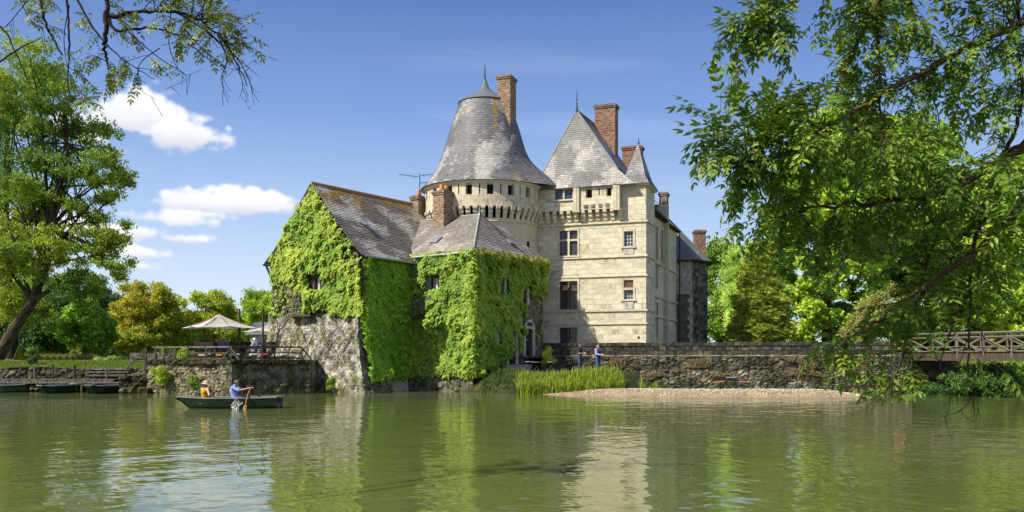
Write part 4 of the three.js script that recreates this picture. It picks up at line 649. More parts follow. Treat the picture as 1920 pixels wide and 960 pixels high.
// ------------------------------------------------------------------ garden wall along the river
{
  const a = V(2.0, 0, -60.1), b = V(23.9, 0, -53.05), dir = b.clone().sub(a), len = dir.length(), turn = -Math.atan2(dir.z, dir.x);
  const G = thing('garden_wall', 'long weathered stone garden wall above the gravel beach', 'wall', null, [a.x, 0, a.z], turn);
  const up = part('upper_wall', boxG(0, len, 2.2, 3.12, -0.75, -0.3), MAT.darkRender, G), M = (u, v, w) => [u, v, w - 0.3];
  ashlar(up, M, 0, len, 2.3, 2.92, { course: 0.31, length: 0.55, mats: MAT.wallBlock, seed: 51, proud: 0.05, jitter: 0.035, gap: 0.02 });
  for (let u = 0, r = rngOf(8); u < len;) { const l = 0.5 + r() * 0.4, e = Math.min(len, u + l - 0.015); part('coping_stone', boxG(u, e, 2.93, 3.15 + (r() - 0.5) * 0.03, -0.82, -0.2 + (r() - 0.5) * 0.04), MAT.wallBlock[Math.floor(r() * 5)], up); u += l; }
  part('ledge', rubbleG((u, v, w) => [u, 2.19 + w * 0.5 + v * 0.42, 0.06 - v], 0, len, 0, 0.45, { sw: 0.7, sh: 0.5, depth: 0.06, step: 0.12, seed: 33, color: (id) => [1.1 + id * 0.3, 1.0 + id * 0.3, 0.85 + 0.25 * id] }), MAT.rubble, G);
  const lower = part('lower_wall', rubbleG((u, v, w) => [u, v, w + 0.06 + (2.25 - v) * 0.06], 0, len, -0.5, 2.26, { sw: 0.36, sh: 0.115, depth: 0.1, step: 0.05, seed: 21, rough: 0.06, color: (id, u, v) => { const k = 0.36 + 0.6 * id * id, m = smooth(0.5, 0.62, fbm(u * 0.5, v * 0.9, 50, 4)), p = smooth(0.52, 0.62, fbm(u * 0.8, v * 1.2, 70, 4)); return [lerp(lerp(k, 0.2, m * 0.6), k * 1.6, p), lerp(lerp(k * 0.97, 0.19, m * 0.6), k * 1.55, p), lerp(lerp(k * 0.93, 0.14, m * 0.6), k * 1.5, p)]; } }), MAT.rubble, G);
  // dry brown creeper hanging on the lower wall
  const r = rngOf(5), c = new THREE.Color(), put = [], m = new THREE.Matrix4(), q = new THREE.Quaternion(), e = new THREE.Euler();
  for (let i = 0; i < 26000; i++) { const u = r() * len, v = 0.4 + r() * 1.75, n = fbm(u * 0.5, v * 1.1, 91, 4); if (n < 0.53 || v < 0.9 + 0.9 * fbm(u * 0.7, 0, 5, 2) - 0.3) continue; const s = 0.05 + r() * 0.07; q.setFromEuler(e.set((r() - 0.5) * 2, (r() - 0.5) * 2, r() * 6)); put.push(m.clone().compose(V(u, v, 0.16 + (2.25 - v) * 0.06 + r() * 0.16), q, V(s, s, s))); }
  const g = thing('dry_creeper', 'brown withered creeper clinging to the lower garden wall', 'climbing plant', null, [a.x, 0, a.z], turn), im = shadowed(new THREE.InstancedMesh(OVAL_LEAF, leafMat([1, 1, 1], 0.2), put.length)); im.name = 'leaves'; im.userData.kind = 'stuff';
  put.forEach((x, i) => { im.setMatrixAt(i, x); const k = 0.6 + r() * 0.8, gr = r() < 0.2; im.setColorAt(i, gr ? c.setRGB(0.12 * k, 0.15 * k, 0.03) : c.setRGB(0.24 * k, 0.17 * k, 0.09 * k)); }); g.add(im);
}
// ------------------------------------------------------------------ trees, hedges and garden plants
function clusterG(kind, n, seed, spread = 0.5, leaf = 0.36) {
  const r = rngOf(seed), base = kind === 'oval' ? OVAL_LEAF : IVY_LEAF, out = [], q = new THREE.Quaternion(), e = new THREE.Euler(), m = new THREE.Matrix4();
  for (let i = 0; i < n; i++) { const g = base.clone(), a = r() * 6.283, b = Math.acos(2 * r() - 1), d = spread * Math.cbrt(r()), s = leaf * (0.7 + r() * 0.6); q.setFromEuler(e.set(-0.9 + (r() - 0.5) * 1.6, r() * 6.283, (r() - 0.5) * 1.2, 'YXZ')); g.applyMatrix4(m.compose(V(Math.sin(b) * Math.cos(a) * d, Math.cos(b) * d * 0.8, Math.sin(b) * Math.sin(a) * d), q, V(s, s, s))); out.push(g); }
  return merge(out);
}
function needleG(n, seed) { const s = new Soup(), r = rngOf(seed); for (let i = 0; i < n; i++) { const a = r() * 6.283, up = (r() - 0.25) * 0.9, l = 0.35 + r() * 0.3, c = Math.cos(a), z = Math.sin(a), o = [c * 0.05, 0, z * 0.05], t = [c * l, up * l, z * l], w = 0.045; s.tri([o[0] - z * w, o[1], o[2] + c * w], [o[0] + z * w, o[1], o[2] - c * w], t); s.tri([o[0], o[1] - w, o[2]], [o[0], o[1] + w, o[2]], t); } return s.geo(); }
const CLUSTERS = [clusterG('oval', 9, 1), clusterG('oval', 9, 2), clusterG('oval', 9, 3)], BIG = [clusterG('ivy', 8, 4, 0.5, 0.45), clusterG('ivy', 8, 5, 0.5, 0.45)], NEEDLES = [needleG(14, 6), needleG(14, 7)], FINE = [clusterG('oval', 16, 8, 0.55, 0.22), clusterG('oval', 16, 9, 0.55, 0.22)];
const LEAF = leafMat([1, 1, 1], 0.5), NEEDLE = leafMat([1, 1, 1], 0.15);
const mixTint = (a, b) => (x, y, z, r) => { const t = clamp(0.5 + (fbm(x * 0.35, y * 0.35, z * 0.35, 3) - 0.5) * 2 + (r() - 0.5) * 0.7), k = 0.75 + r() * 0.5; return [0, 1, 2].map((i) => lerp(a[i], b[i], t) * k); };
function crownOf(parent, blobs, n, size, tint, { shapes = CLUSTERS, mat = LEAF, seed = 1, clump = 0.3, shell = 0.55, name = 'crown' } = {}) {
  const r = rngOf(seed), vol = blobs.map((b) => (b[3] * b[4] * b[5]) ** 0.72), tot = vol.reduce((a, b) => a + b, 0), q = new THREE.Quaternion(), e = new THREE.Euler(), m = new THREE.Matrix4(), c = new THREE.Color(), lists = shapes.map(() => []);
  blobs.forEach((b, bi) => {
    const count = Math.round(n * vol[bi] / tot), nc = Math.max(6, Math.round(count / 34)), cs = [];
    for (let i = 0; i < nc; i++) { const a = r() * 6.283, h = Math.acos(2 * r() - 1), d = shell + (1 - shell) * Math.sqrt(r()); cs.push([Math.sin(h) * Math.cos(a) * d, Math.cos(h) * d, Math.sin(h) * Math.sin(a) * d]); }
    for (let i = 0; i < count; i++) {
      const k = cs[Math.floor(r() * nc)], g = () => (r() + r() + r() - 1.5) * 1.1 * clump, x = b[0] + (k[0] + g()) * b[3], y = b[1] + (k[1] + g() * 0.7) * b[4], z = b[2] + (k[2] + g()) * b[5], s = size * (0.65 + r() * 0.7);
      q.setFromEuler(e.set((r() - 0.5) * 0.8, r() * 6.283, (r() - 0.5) * 0.8)); lists[Math.floor(r() * shapes.length)].push(m.clone().compose(V(x, y, z), q, V(s, s, s)), tint(x, y, z, r));
    }
  });
  lists.forEach((l, i) => { if (!l.length) return; const im = shadowed(new THREE.InstancedMesh(shapes[i], mat, l.length / 2)); im.name = name; im.userData.kind = 'stuff'; for (let k = 0; k < l.length / 2; k++) { im.setMatrixAt(k, l[2 * k]); im.setColorAt(k, c.setRGB(...l[2 * k + 1])); } parent.add(im); });
}
function limbsTo(trunk, radii, blobs, seed, per = 3) {   // trunk and boughs that reach into every part of the crown
  const r = rngOf(seed), out = [tubeG(trunk, radii, 9)], top = trunk.length - 1;
  for (const b of blobs) for (let k = 0; k < per; k++) {
    const i = Math.min(top, Math.max(1, Math.round(top * (0.35 + 0.65 * r())))), s = trunk[i], t = V(b[0] + (r() - 0.5) * b[3] * 1.3, b[1] + (r() - 0.4) * b[4] * 1.1, b[2] + (r() - 0.5) * b[5] * 1.3), pts = [], rad = [], r0 = radii[i] * (0.35 + 0.25 * r()), mid = s.clone().lerp(t, 0.5).add(V((r() - 0.5) * 0.8, 0.35 * s.distanceTo(t) * (r() - 0.2), (r() - 0.5) * 0.8));
    for (let j = 0; j <= 7; j++) { const f = j / 7, p = s.clone().multiplyScalar((1 - f) ** 2).addScaledVector(mid, 2 * f * (1 - f)).addScaledVector(t, f * f); p.x += (r() - 0.5) * 0.12; p.z += (r() - 0.5) * 0.12; pts.push(p); rad.push(r0 * (1 - f * 0.85)); }
    out.push(tubeG(pts, rad, 5));
    for (let w = 0; w < 3; w++) { const j = 3 + Math.floor(r() * 4), p = pts[j], d = V(r() - 0.5, r() * 0.5 - 0.15, r() - 0.5).multiplyScalar(Math.min(b[3], b[4]) * 0.9), q = [p, p.clone().addScaledVector(d, 0.5).add(V(0, 0.1, 0)), p.clone().add(d)]; out.push(tubeG(q, [rad[j] * 0.6, rad[j] * 0.4, rad[j] * 0.1], 4)); }
  }
  return out;
}
function treeAt(name, label, px, d, ground, { blobs, trunk, trunkR = 0.25, n = 3000, size = 0.5, tint, seed = 1, shapes, mat, clump, shell, group, per = 2, bark = MAT.bark }) {
  const base = at(px, 668, d); base.y = ground; const T = thing(name, label, 'tree', group, [base.x, base.y, base.z]);
  const k = d / FOCAL, B = blobs.map(([x, y, rx, ry, dz = 0, rz = rx]) => [(x - px) * k, EYE - (y - 668) * k - ground, dz, rx * k, ry * k, rz * k]);
  const tp = (trunk ?? [[px, 0], [px, 0.5], [px, 0.9]]).map(([x, y]) => trunk ? V((x - px) * k, EYE - (y - 668) * k - ground, 0) : null), topY = Math.max(...B.map((b) => b[1]));
  const path = trunk ? tp : [V(0, -0.3, 0), V(0.05, topY * 0.35, 0), V(-0.05, topY * 0.7, 0.05), V(0, topY * 1.02, 0)], rad = path.map((_, i) => trunkR * (1 - 0.8 * i / (path.length - 1)));
  part('trunk', limbsTo(path, rad, B, seed + 40, per), bark, T); crownOf(T, B, n, size, tint, { shapes, mat, seed, clump, shell }); return T;
}
const lime = mixTint([0.242, 0.412, 0.0436], [0.581, 0.726, 0.0847]), mid = mixTint([0.17, 0.316, 0.0436], [0.412, 0.581, 0.0726]), deep = mixTint([0.0726, 0.17, 0.0362], [0.217, 0.362, 0.0605]), gold = mixTint([0.38, 0.48, 0.05], [0.66, 0.6, 0.07]), goldGreen = mixTint([0.34, 0.48, 0.05], [0.58, 0.64, 0.06]), yew = mixTint([0.26, 0.34, 0.05], [0.46, 0.52, 0.08]), pale = mixTint([0.484, 0.654, 0.17], [0.774, 0.919, 0.242]), blueGreen = mixTint([0.0726, 0.145, 0.0726], [0.17, 0.266, 0.121]);
// ---- leaning tree at the left edge, reaching high over the lawn
treeAt('riverside_tree', 'tall leaning tree with dark sloping trunk at the left edge of the lawn', -12, 66, 1.7, { trunk: [[-12, 690], [2, 660], [30, 612], [62, 565], [84, 500], [95, 430], [110, 350], [125, 270], [120, 190]], trunkR: 0.5, n: 9500, size: 0.52, seed: 3, shapes: CLUSTERS, clump: 0.34, shell: 0.45, per: 4, bark: MAT.bark, group: 'trees on the left bank',
  blobs: [[45, 130, 75, 48, 1, 80], [110, 190, 60, 36], [-10, 230, 60, 70], [60, 270, 62, 50], [150, 255, 60, 38, -1, 60], [190, 310, 52, 34], [120, 345, 62, 44, 1, 60], [30, 370, 60, 60], [175, 385, 48, 34], [205, 350, 38, 26], [60, 470, 58, 46], [150, 450, 60, 34, 0.5, 60], [190, 480, 42, 30], [110, 520, 50, 32], [-20, 480, 50, 80], [215, 500, 34, 24], [160, 540, 46, 26], [210, 430, 34, 26], [225, 340, 24, 18]],
  tint: mixTint([0.181, 0.316, 0.0436], [0.509, 0.605, 0.0677]) });
treeAt('riverside_tree', 'second tall tree rising straight behind the leaning trunk', 25, 74, 1.8, { trunk: [[25, 690], [20, 560], [10, 420], [12, 300], [20, 180]], trunkR: 0.5, n: 4200, size: 0.56, seed: 9, shapes: CLUSTERS, clump: 0.34, group: 'trees on the left bank', bark: MAT.darkBark, blobs: [[15, 190, 60, 60], [-30, 320, 60, 80], [30, 400, 60, 60], [0, 540, 70, 60], [60, 590, 50, 40]], tint: mixTint([0.193, 0.338, 0.0436], [0.532, 0.629, 0.0726]) });
// ---- woods beyond the lawn
treeAt('garden_tree', 'dark leafy tree behind the leaning trunk', 60, 92, 1.95, { n: 4200, size: 0.8, seed: 11, group: 'trees beyond the lawn', blobs: [[50, 570, 70, 60], [100, 605, 50, 50], [20, 630, 60, 40], [90, 640, 50, 30]], tint: deep });
treeAt('garden_tree', 'mid green tree filling the far left edge of the garden', -20, 100, 1.95, { n: 4500, size: 0.85, seed: 12, group: 'trees beyond the lawn', blobs: [[-40, 520, 90, 80], [30, 540, 60, 60], [-10, 620, 90, 50]], tint: mid });
treeAt('garden_tree', 'rounded bright green maple standing alone on the lawn', 162, 80, 1.95, { n: 4600, size: 0.62, seed: 13, shapes: BIG, clump: 0.22, shell: 0.72, group: 'trees beyond the lawn', blobs: [[160, 612, 42, 36], [182, 630, 30, 26], [135, 628, 24, 22], [160, 588, 28, 20]], tint: mixTint([0.264, 0.48, 0.048], [0.504, 0.72, 0.072]) });
treeAt('conifer', 'blue green conifer behind the round maple', 192, 104, 1.95, { n: 2600, size: 1.1, seed: 14, shapes: NEEDLES, mat: NEEDLE, group: 'trees beyond the lawn', blobs: [[192, 545, 16, 20], [190, 575, 30, 24], [195, 605, 38, 28], [192, 640, 44, 28]], tint: blueGreen, shell: 0.4 });
treeAt('golden_tree', 'golden leaved tree with open crown left of the terrace', 268, 88, 1.95, { n: 5200, size: 0.62, seed: 15, clump: 0.25, group: 'trees beyond the lawn', blobs: [[275, 560, 46, 32], [240, 595, 36, 34], [300, 590, 36, 36], [262, 632, 50, 30], [225, 638, 22, 24]], tint: gold });
treeAt('golden_tree', 'yellow green tree directly behind the large parasol', 385, 92, 1.95, { n: 5200, size: 0.62, seed: 16, clump: 0.25, group: 'trees beyond the lawn', blobs: [[345, 590, 34, 36], [395, 578, 38, 32], [425, 608, 28, 32], [370, 630, 52, 30], [410, 640, 40, 24]], tint: goldGreen });
treeAt('garden_tree', 'light green tree beside the ivy gable behind the second parasol', 488, 98, 1.95, { n: 3600, size: 0.7, seed: 17, group: 'trees beyond the lawn', blobs: [[485, 572, 34, 30], [510, 590, 30, 34], [470, 615, 30, 30], [500, 635, 40, 24]], tint: lime });
treeAt('garden_tree', 'dark tree filling the gap between maple and conifer', 120, 108, 1.95, { n: 3600, size: 0.95, seed: 18, group: 'trees beyond the lawn', blobs: [[120, 570, 46, 44], [150, 545, 36, 36], [215, 600, 34, 40], [230, 640, 50, 26], [110, 630, 60, 34]], tint: deep });
treeAt('garden_tree', 'distant green tree low behind the golden trees', 330, 125, 1.95, { n: 3800, size: 1.0, seed: 19, group: 'trees beyond the lawn', blobs: [[310, 620, 60, 36], [440, 630, 50, 30], [380, 645, 80, 22], [255, 650, 60, 20]], tint: mid });
// ---- trees behind the garden wall
treeAt('park_tree', 'dark green tree just right of the rear tower', 1352, 95, 2.1, { n: 3600, size: 0.75, seed: 21, group: 'trees behind the garden wall', blobs: [[1350, 480, 30, 30], [1355, 530, 32, 40], [1348, 590, 36, 40], [1372, 620, 30, 30]], tint: mid });
treeAt('park_tree', 'pale silvery green tree behind the yew', 1405, 90, 2.1, { n: 4200, size: 0.66, seed: 22, shapes: FINE, group: 'trees behind the garden wall', blobs: [[1405, 490, 38, 34], [1385, 540, 32, 44], [1440, 500, 36, 44], [1395, 600, 30, 40]], tint: pale });
treeAt('yew_tree', 'brownish olive yew with upright pointed crown', 1425, 76, 2.1, { n: 9500, size: 0.66, seed: 23, shapes: NEEDLES, mat: NEEDLE, clump: 0.26, shell: 0.45, group: 'trees behind the garden wall', blobs: [[1425, 490, 22, 34], [1420, 530, 34, 40], [1428, 575, 44, 46], [1425, 618, 50, 34]], tint: yew });
treeAt('park_tree', 'large bright green tree behind the overhanging branches', 1550, 84, 2.1, { n: 11000, size: 0.7, seed: 24, shapes: BIG, clump: 0.24, group: 'trees behind the garden wall', trunkR: 0.5, blobs: [[1530, 290, 70, 62], [1600, 250, 70, 60], [1490, 390, 60, 66], [1570, 400, 80, 70], [1520, 500, 60, 60], [1600, 540, 60, 60], [1500, 590, 50, 50], [1560, 620, 60, 36], [1650, 420, 60, 80]], tint: lime });
treeAt('park_tree', 'tall green tree above the landing end of the bridge', 1740, 92, 2.1, { n: 9000, size: 0.8, seed: 25, shapes: BIG, clump: 0.24, group: 'trees behind the garden wall', trunkR: 0.5, blobs: [[1720, 290, 80, 70], [1660, 330, 60, 70], [1770, 390, 80, 70], [1690, 470, 80, 70], [1760, 540, 80, 70], [1680, 600, 70, 50], [1800, 620, 70, 40]], tint: mid });
treeAt('park_tree', 'broad green tree beyond the bridge at the right edge', 1900, 88, 2.1, { n: 8000, size: 0.8, seed: 26, shapes: BIG, clump: 0.24, group: 'trees behind the garden wall', trunkR: 0.5, blobs: [[1910, 350, 80, 60], [1850, 430, 70, 70], [1930, 480, 90, 80], [1860, 550, 80, 60], [1930, 620, 90, 50]], tint: lime });
treeAt('flowering_shrub', 'reddish green shrub behind the branches above the wall', 1640, 78, 2.1, { n: 1500, size: 0.5, seed: 27, trunkR: 0.08, blobs: [[1640, 590, 40, 34], [1665, 560, 26, 30], [1618, 622, 34, 22]], tint: mixTint([0.24, 0.34, 0.06], [0.46, 0.42, 0.14]) });
{ // far belt of woodland closing the horizon
  const g = thing('far_woodland', 'distant belt of dark green woodland along the horizon', 'woodland'); const r = rngOf(61), bl = []; for (let i = 0; i < 46; i++) { const x = -190 + i * 8.6 + (r() - 0.5) * 4, z = -175 - r() * 30; bl.push([x, 4 + r() * 2, z, 6 + r() * 3, 5 + r() * 4, 5]); } for (let i = 0; i < 16; i++) bl.push([18 + i * 5 + (r() - 0.5) * 3, 4.2 + r(), -112 - r() * 12, 4.5, 4, 4]); crownOf(g, bl, 12000, 1.7, deep, { seed: 5, name: 'foliage' }); g.userData.kind = 'stuff';
}
// ---- clipped garden plants
function topiary(px, top, bottom, hw, d, label) {
  const g = landHeight((px - 960) / FOCAL * d, d), k = d / FOCAL, h = (bottom - top) * k, R = hw * k, T = thing('topiary_cone', label, 'topiary', 'clipped topiary cones', [(px - 960) * k, g, -d]);
  part('core', (() => { const c = new THREE.ConeGeometry(R * 0.9, h * 0.97, 14); c.translate(0, h * 0.485, 0); return c; })(), std([0.03, 0.05, 0.01]), T);
  const r = rngOf(px), list = []; for (let i = 0; i < 1500; i++) { const t = 1 - Math.sqrt(r()), a = r() * 6.283, q = R * (1 - t) * (0.92 + r() * 0.12) + 0.02, m = OVAL_LEAF.clone(), s = 0.09 + r() * 0.07; m.applyMatrix4(new THREE.Matrix4().compose(V(Math.cos(a) * q, t * h, Math.sin(a) * q), new THREE.Quaternion().setFromEuler(new THREE.Euler((r() - 0.5) * 2, a, r() * 6)), V(s, s, s))); list.push(m); }
  part('foliage', list, leafMat([0.16, 0.19, 0.025], 0.25), T).userData.kind = 'stuff';
}
topiary(37, 638, 669, 10, 68.5, 'pale clipped cone shrub beside the leaning trunk');
topiary(213, 642, 664, 9, 70, 'clipped cone shrub in front of the golden tree');
topiary(238, 646, 666, 7.5, 69, 'darker clipped cone at the end of the low stone wall');
{ // row of box balls along the path, and the low hedge behind
  const leaves = (n, R, seed) => { const r = rngOf(seed), l = []; for (let i = 0; i < n; i++) { const a = r() * 6.283, b = Math.acos(1 - r() * 1.3), m = OVAL_LEAF.clone(), s = 0.08 + r() * 0.06; m.applyMatrix4(new THREE.Matrix4().compose(V(Math.sin(b) * Math.cos(a) * R, R * 0.55 + Math.cos(b) * R * 0.75, Math.sin(b) * Math.sin(a) * R), new THREE.Quaternion().setFromEuler(new THREE.Euler((r() - 0.5) * 2, a, r() * 6)), V(s, s, s))); l.push(m); } const c = new THREE.SphereGeometry(R * 0.92, 10, 8); c.scale(1, 0.78, 1); c.translate(0, R * 0.55, 0); l.push(c); return merge(l); };
  const geos = [leaves(160, 0.38, 1), leaves(160, 0.4, 2)], m = leafMat([0.15, 0.19, 0.035], 0.2), spots = [47]; for (let i = 0; i < 18; i++) spots.push(78 + i * 5.9);
  spots.forEach((px, i) => { const d = 70.3, x = (px - 960) / FOCAL * d; const o = single('box_ball', 'small clipped box ball in the row along the garden path', 'shrub', geos[i % 2], m, 'box balls along the path'); o.position.set(x, landHeight(x, d), -d); });
  for (const [a, b, d, label] of [[48, 115, 77, 'low straight hedge behind the row of box balls, left stretch'], [122, 206, 79, 'low straight hedge running towards the clipped cone, right stretch']]) {
    const x0 = (a - 960) / FOCAL * d, x1 = (b - 960) / FOCAL * d, g = thing('box_hedge', label, 'hedge', 'low garden hedges', [x0, landHeight(x0, d) - 0.1, -d]); part('core', boxG(0, x1 - x0, 0, 0.62, -0.3, 0.3), std([0.04, 0.06, 0.012]), g);
    const r = rngOf(a), l = []; for (let i = 0; i < 900; i++) { const q = OVAL_LEAF.clone(), s = 0.1 + r() * 0.07, top = r() < 0.4; q.applyMatrix4(new THREE.Matrix4().compose(V(r() * (x1 - x0), top ? 0.64 : r() * 0.62, top ? (r() - 0.5) * 0.6 : 0.32), new THREE.Quaternion().setFromEuler(new THREE.Euler((r() - 0.5) * 2, (r() - 0.5) * 2, r() * 6)), V(s, s, s))); l.push(q); } part('foliage', l, leafMat([0.13, 0.17, 0.02], 0.25), g).userData.kind = 'stuff';
    const fl = []; for (let i = 0; i < 260; i++) { const q = OVAL_LEAF.clone(), s = 0.09; q.applyMatrix4(new THREE.Matrix4().compose(V(r() * (x1 - x0), 0.7 + r() * 0.06, (r() - 0.5) * 0.5), new THREE.Quaternion().setFromEuler(new THREE.Euler(r() * 3, r() * 3, r() * 6)), V(s, s, s))); fl.push(q); } part('blossoms', fl, leafMat([0.5, 0.22, 0.03], 0.3), g).userData.kind = 'stuff';
  }
}
{ // lawn grass near the river, uneven blades
  const r = rngOf(41), s = new Soup(), n = 26000; for (let i = 0; i < n; i++) { const d = 57.5 + r() * 8.4, x = -38 + r() * 17.2, y = landHeight(x, d), h = 0.05 + r() * 0.1, a = r() * 6.28, w = 0.02, k = 0.7 + r() * 0.6, c = [0.2 * k, 0.27 * k, 0.03 * k]; s.tri([x - w * Math.cos(a), y - 0.01, -d - w * Math.sin(a)], [x + w * Math.cos(a), y - 0.01, -d + w * Math.sin(a)], [x + (r() - 0.5) * 0.08, y + h, -d + (r() - 0.5) * 0.08], c); }
  const m = part('lawn_grass', s.geo(), Object.assign(leafMat([1, 1, 1], 0.35), { vertexColors: true }), scene); m.userData = { kind: 'stuff', label: 'short sunlit grass of the riverside lawn', category: 'grass' };
}
// ---- loose shrubs on the left bank
function shrub(label, px, d, y, rx, ry, tint, n, seed, shapes = CLUSTERS, size = 0.32) { const g = thing('shrub', label, 'shrub', null, [(px - 960) / FOCAL * d, y, -d]); const k = d / FOCAL; crownOf(g, [[0, ry * k * 0.75, 0, rx * k, ry * k, rx * k]], n, size, tint, { shapes, seed, clump: 0.35, shell: 0.4, name: 'foliage' }); part('stems', [0, 1, 2, 3].map((i) => tubeG([V(0, 0, 0), V((i - 1.5) * rx * k * 0.35, ry * k * 0.9, (i % 2 - 0.5) * 0.3)], [0.03, 0.01], 5)), MAT.bark, g); return g; }
shrub('yellowish bush beside the terrace railing under the parasol', 350, 57.5, 1.95, 14, 12, goldGreen, 260, 71);
shrub('small reddish green shrub in front of the round maple', 144, 74, 1.95, 10, 16, mixTint([0.436, 0.436, 0.0726], [0.822, 0.629, 0.145]), 220, 72);
shrub('dark green clump at the lawn edge by the leaning trunk', 66, 62, 1.7, 9, 9, deep, 200, 73);
shrub('pale leafy weeds along the lawn in front of the low wall', 205, 67.5, 1.9, 26, 5, pale, 260, 74);
shrub('yellow green weeds sprouting at the terrace steps', 300, 53.2, 0.75, 14, 15, mixTint([0.484, 0.605, 0.0484], [0.87, 0.87, 0.0726]), 420, 75, CLUSTERS, 0.26);
shrub('leafy weed growing from the terrace wall near the rowing boat', 364, 51.7, 0.25, 9, 15, lime, 260, 76, CLUSTERS, 0.24);
shrub('yellow weeds growing from the foot of the rubble footing', 622, 53.3, 0.35, 8, 11, goldGreen, 130, 77, CLUSTERS, 0.24);
shrub('pale green shrub at the end of the garden wall by the house', 1032, 58.9, 1.6, 14, 18, mixTint([0.581, 0.726, 0.0967], [1.02, 1.02, 0.145]), 260, 78, CLUSTERS, 0.28);
// ------------------------------------------------------------------ people
function sdfG(bones, cell = 0.022, k = 0.03, grow = 0) {
  const lo = V(1e9, 1e9, 1e9), hi = V(-1e9, -1e9, -1e9); for (const [a, b, ra, rb] of bones) for (const [p, r] of [[a, ra], [b, rb]]) { lo.min(V(p.x - r - grow, p.y - r - grow, p.z - r - grow)); hi.max(V(p.x + r + grow, p.y + r + grow, p.z + r + grow)); }
  const c = lo.clone().add(hi).multiplyScalar(0.5), half = Math.max(hi.x - lo.x, hi.y - lo.y, hi.z - lo.z) / 2 + 0.06 + k, n = Math.max(20, Math.min(96, Math.ceil(2 * half / cell))), mc = new MarchingCubes(n, MAT.dark, false, false, 60000), h = n / 2;
  const pre = bones.map(([a, b, ra, rb]) => [a.x, a.y, a.z, b.x - a.x, b.y - a.y, b.z - a.z, ra + grow, rb + grow, (b.x - a.x) ** 2 + (b.y - a.y) ** 2 + (b.z - a.z) ** 2 || 1e-9]);
  for (let z = 0; z < n; z++) for (let y = 0; y < n; y++) for (let x = 0; x < n; x++) {
    const X = c.x + (x - h) / h * half, Y = c.y + (y - h) / h * half, Z = c.z + (z - h) / h * half; let d = 9;
    for (const q of pre) { const px = X - q[0], py = Y - q[1], pz = Z - q[2], t = clamp((px * q[3] + py * q[4] + pz * q[5]) / q[8]), e = Math.hypot(px - q[3] * t, py - q[4] * t, pz - q[5] * t) - lerp(q[6], q[7], t), m = Math.max(k - Math.abs(d - e), 0) / k; d = Math.min(d, e) - m * m * k * 0.25; }
    mc.field[z * n * n + y * n + x] = -d;
  }
  mc.isolation = 0; mc.update();
  const g = new THREE.BufferGeometry(), cnt = mc.count, p = new Float32Array(mc.positionArray.slice(0, cnt * 3)); for (let i = 0; i < cnt; i++) { p[3 * i] = c.x + p[3 * i] * half; p[3 * i + 1] = c.y + p[3 * i + 1] * half; p[3 * i + 2] = c.z + p[3 * i + 2] * half; }
  g.setAttribute('position', new THREE.BufferAttribute(p, 3)); g.setAttribute('normal', new THREE.BufferAttribute(new Float32Array(mc.normalArray.slice(0, cnt * 3)), 3)); return g;
}
const cloth = (c) => std(c, { map: again(clothTex, 3), roughness: 0.9 });
const SKIN = std([0.52, 0.3, 0.2], { roughness: 0.6 }), HAIR = (c) => std(c, { roughness: 0.7 });
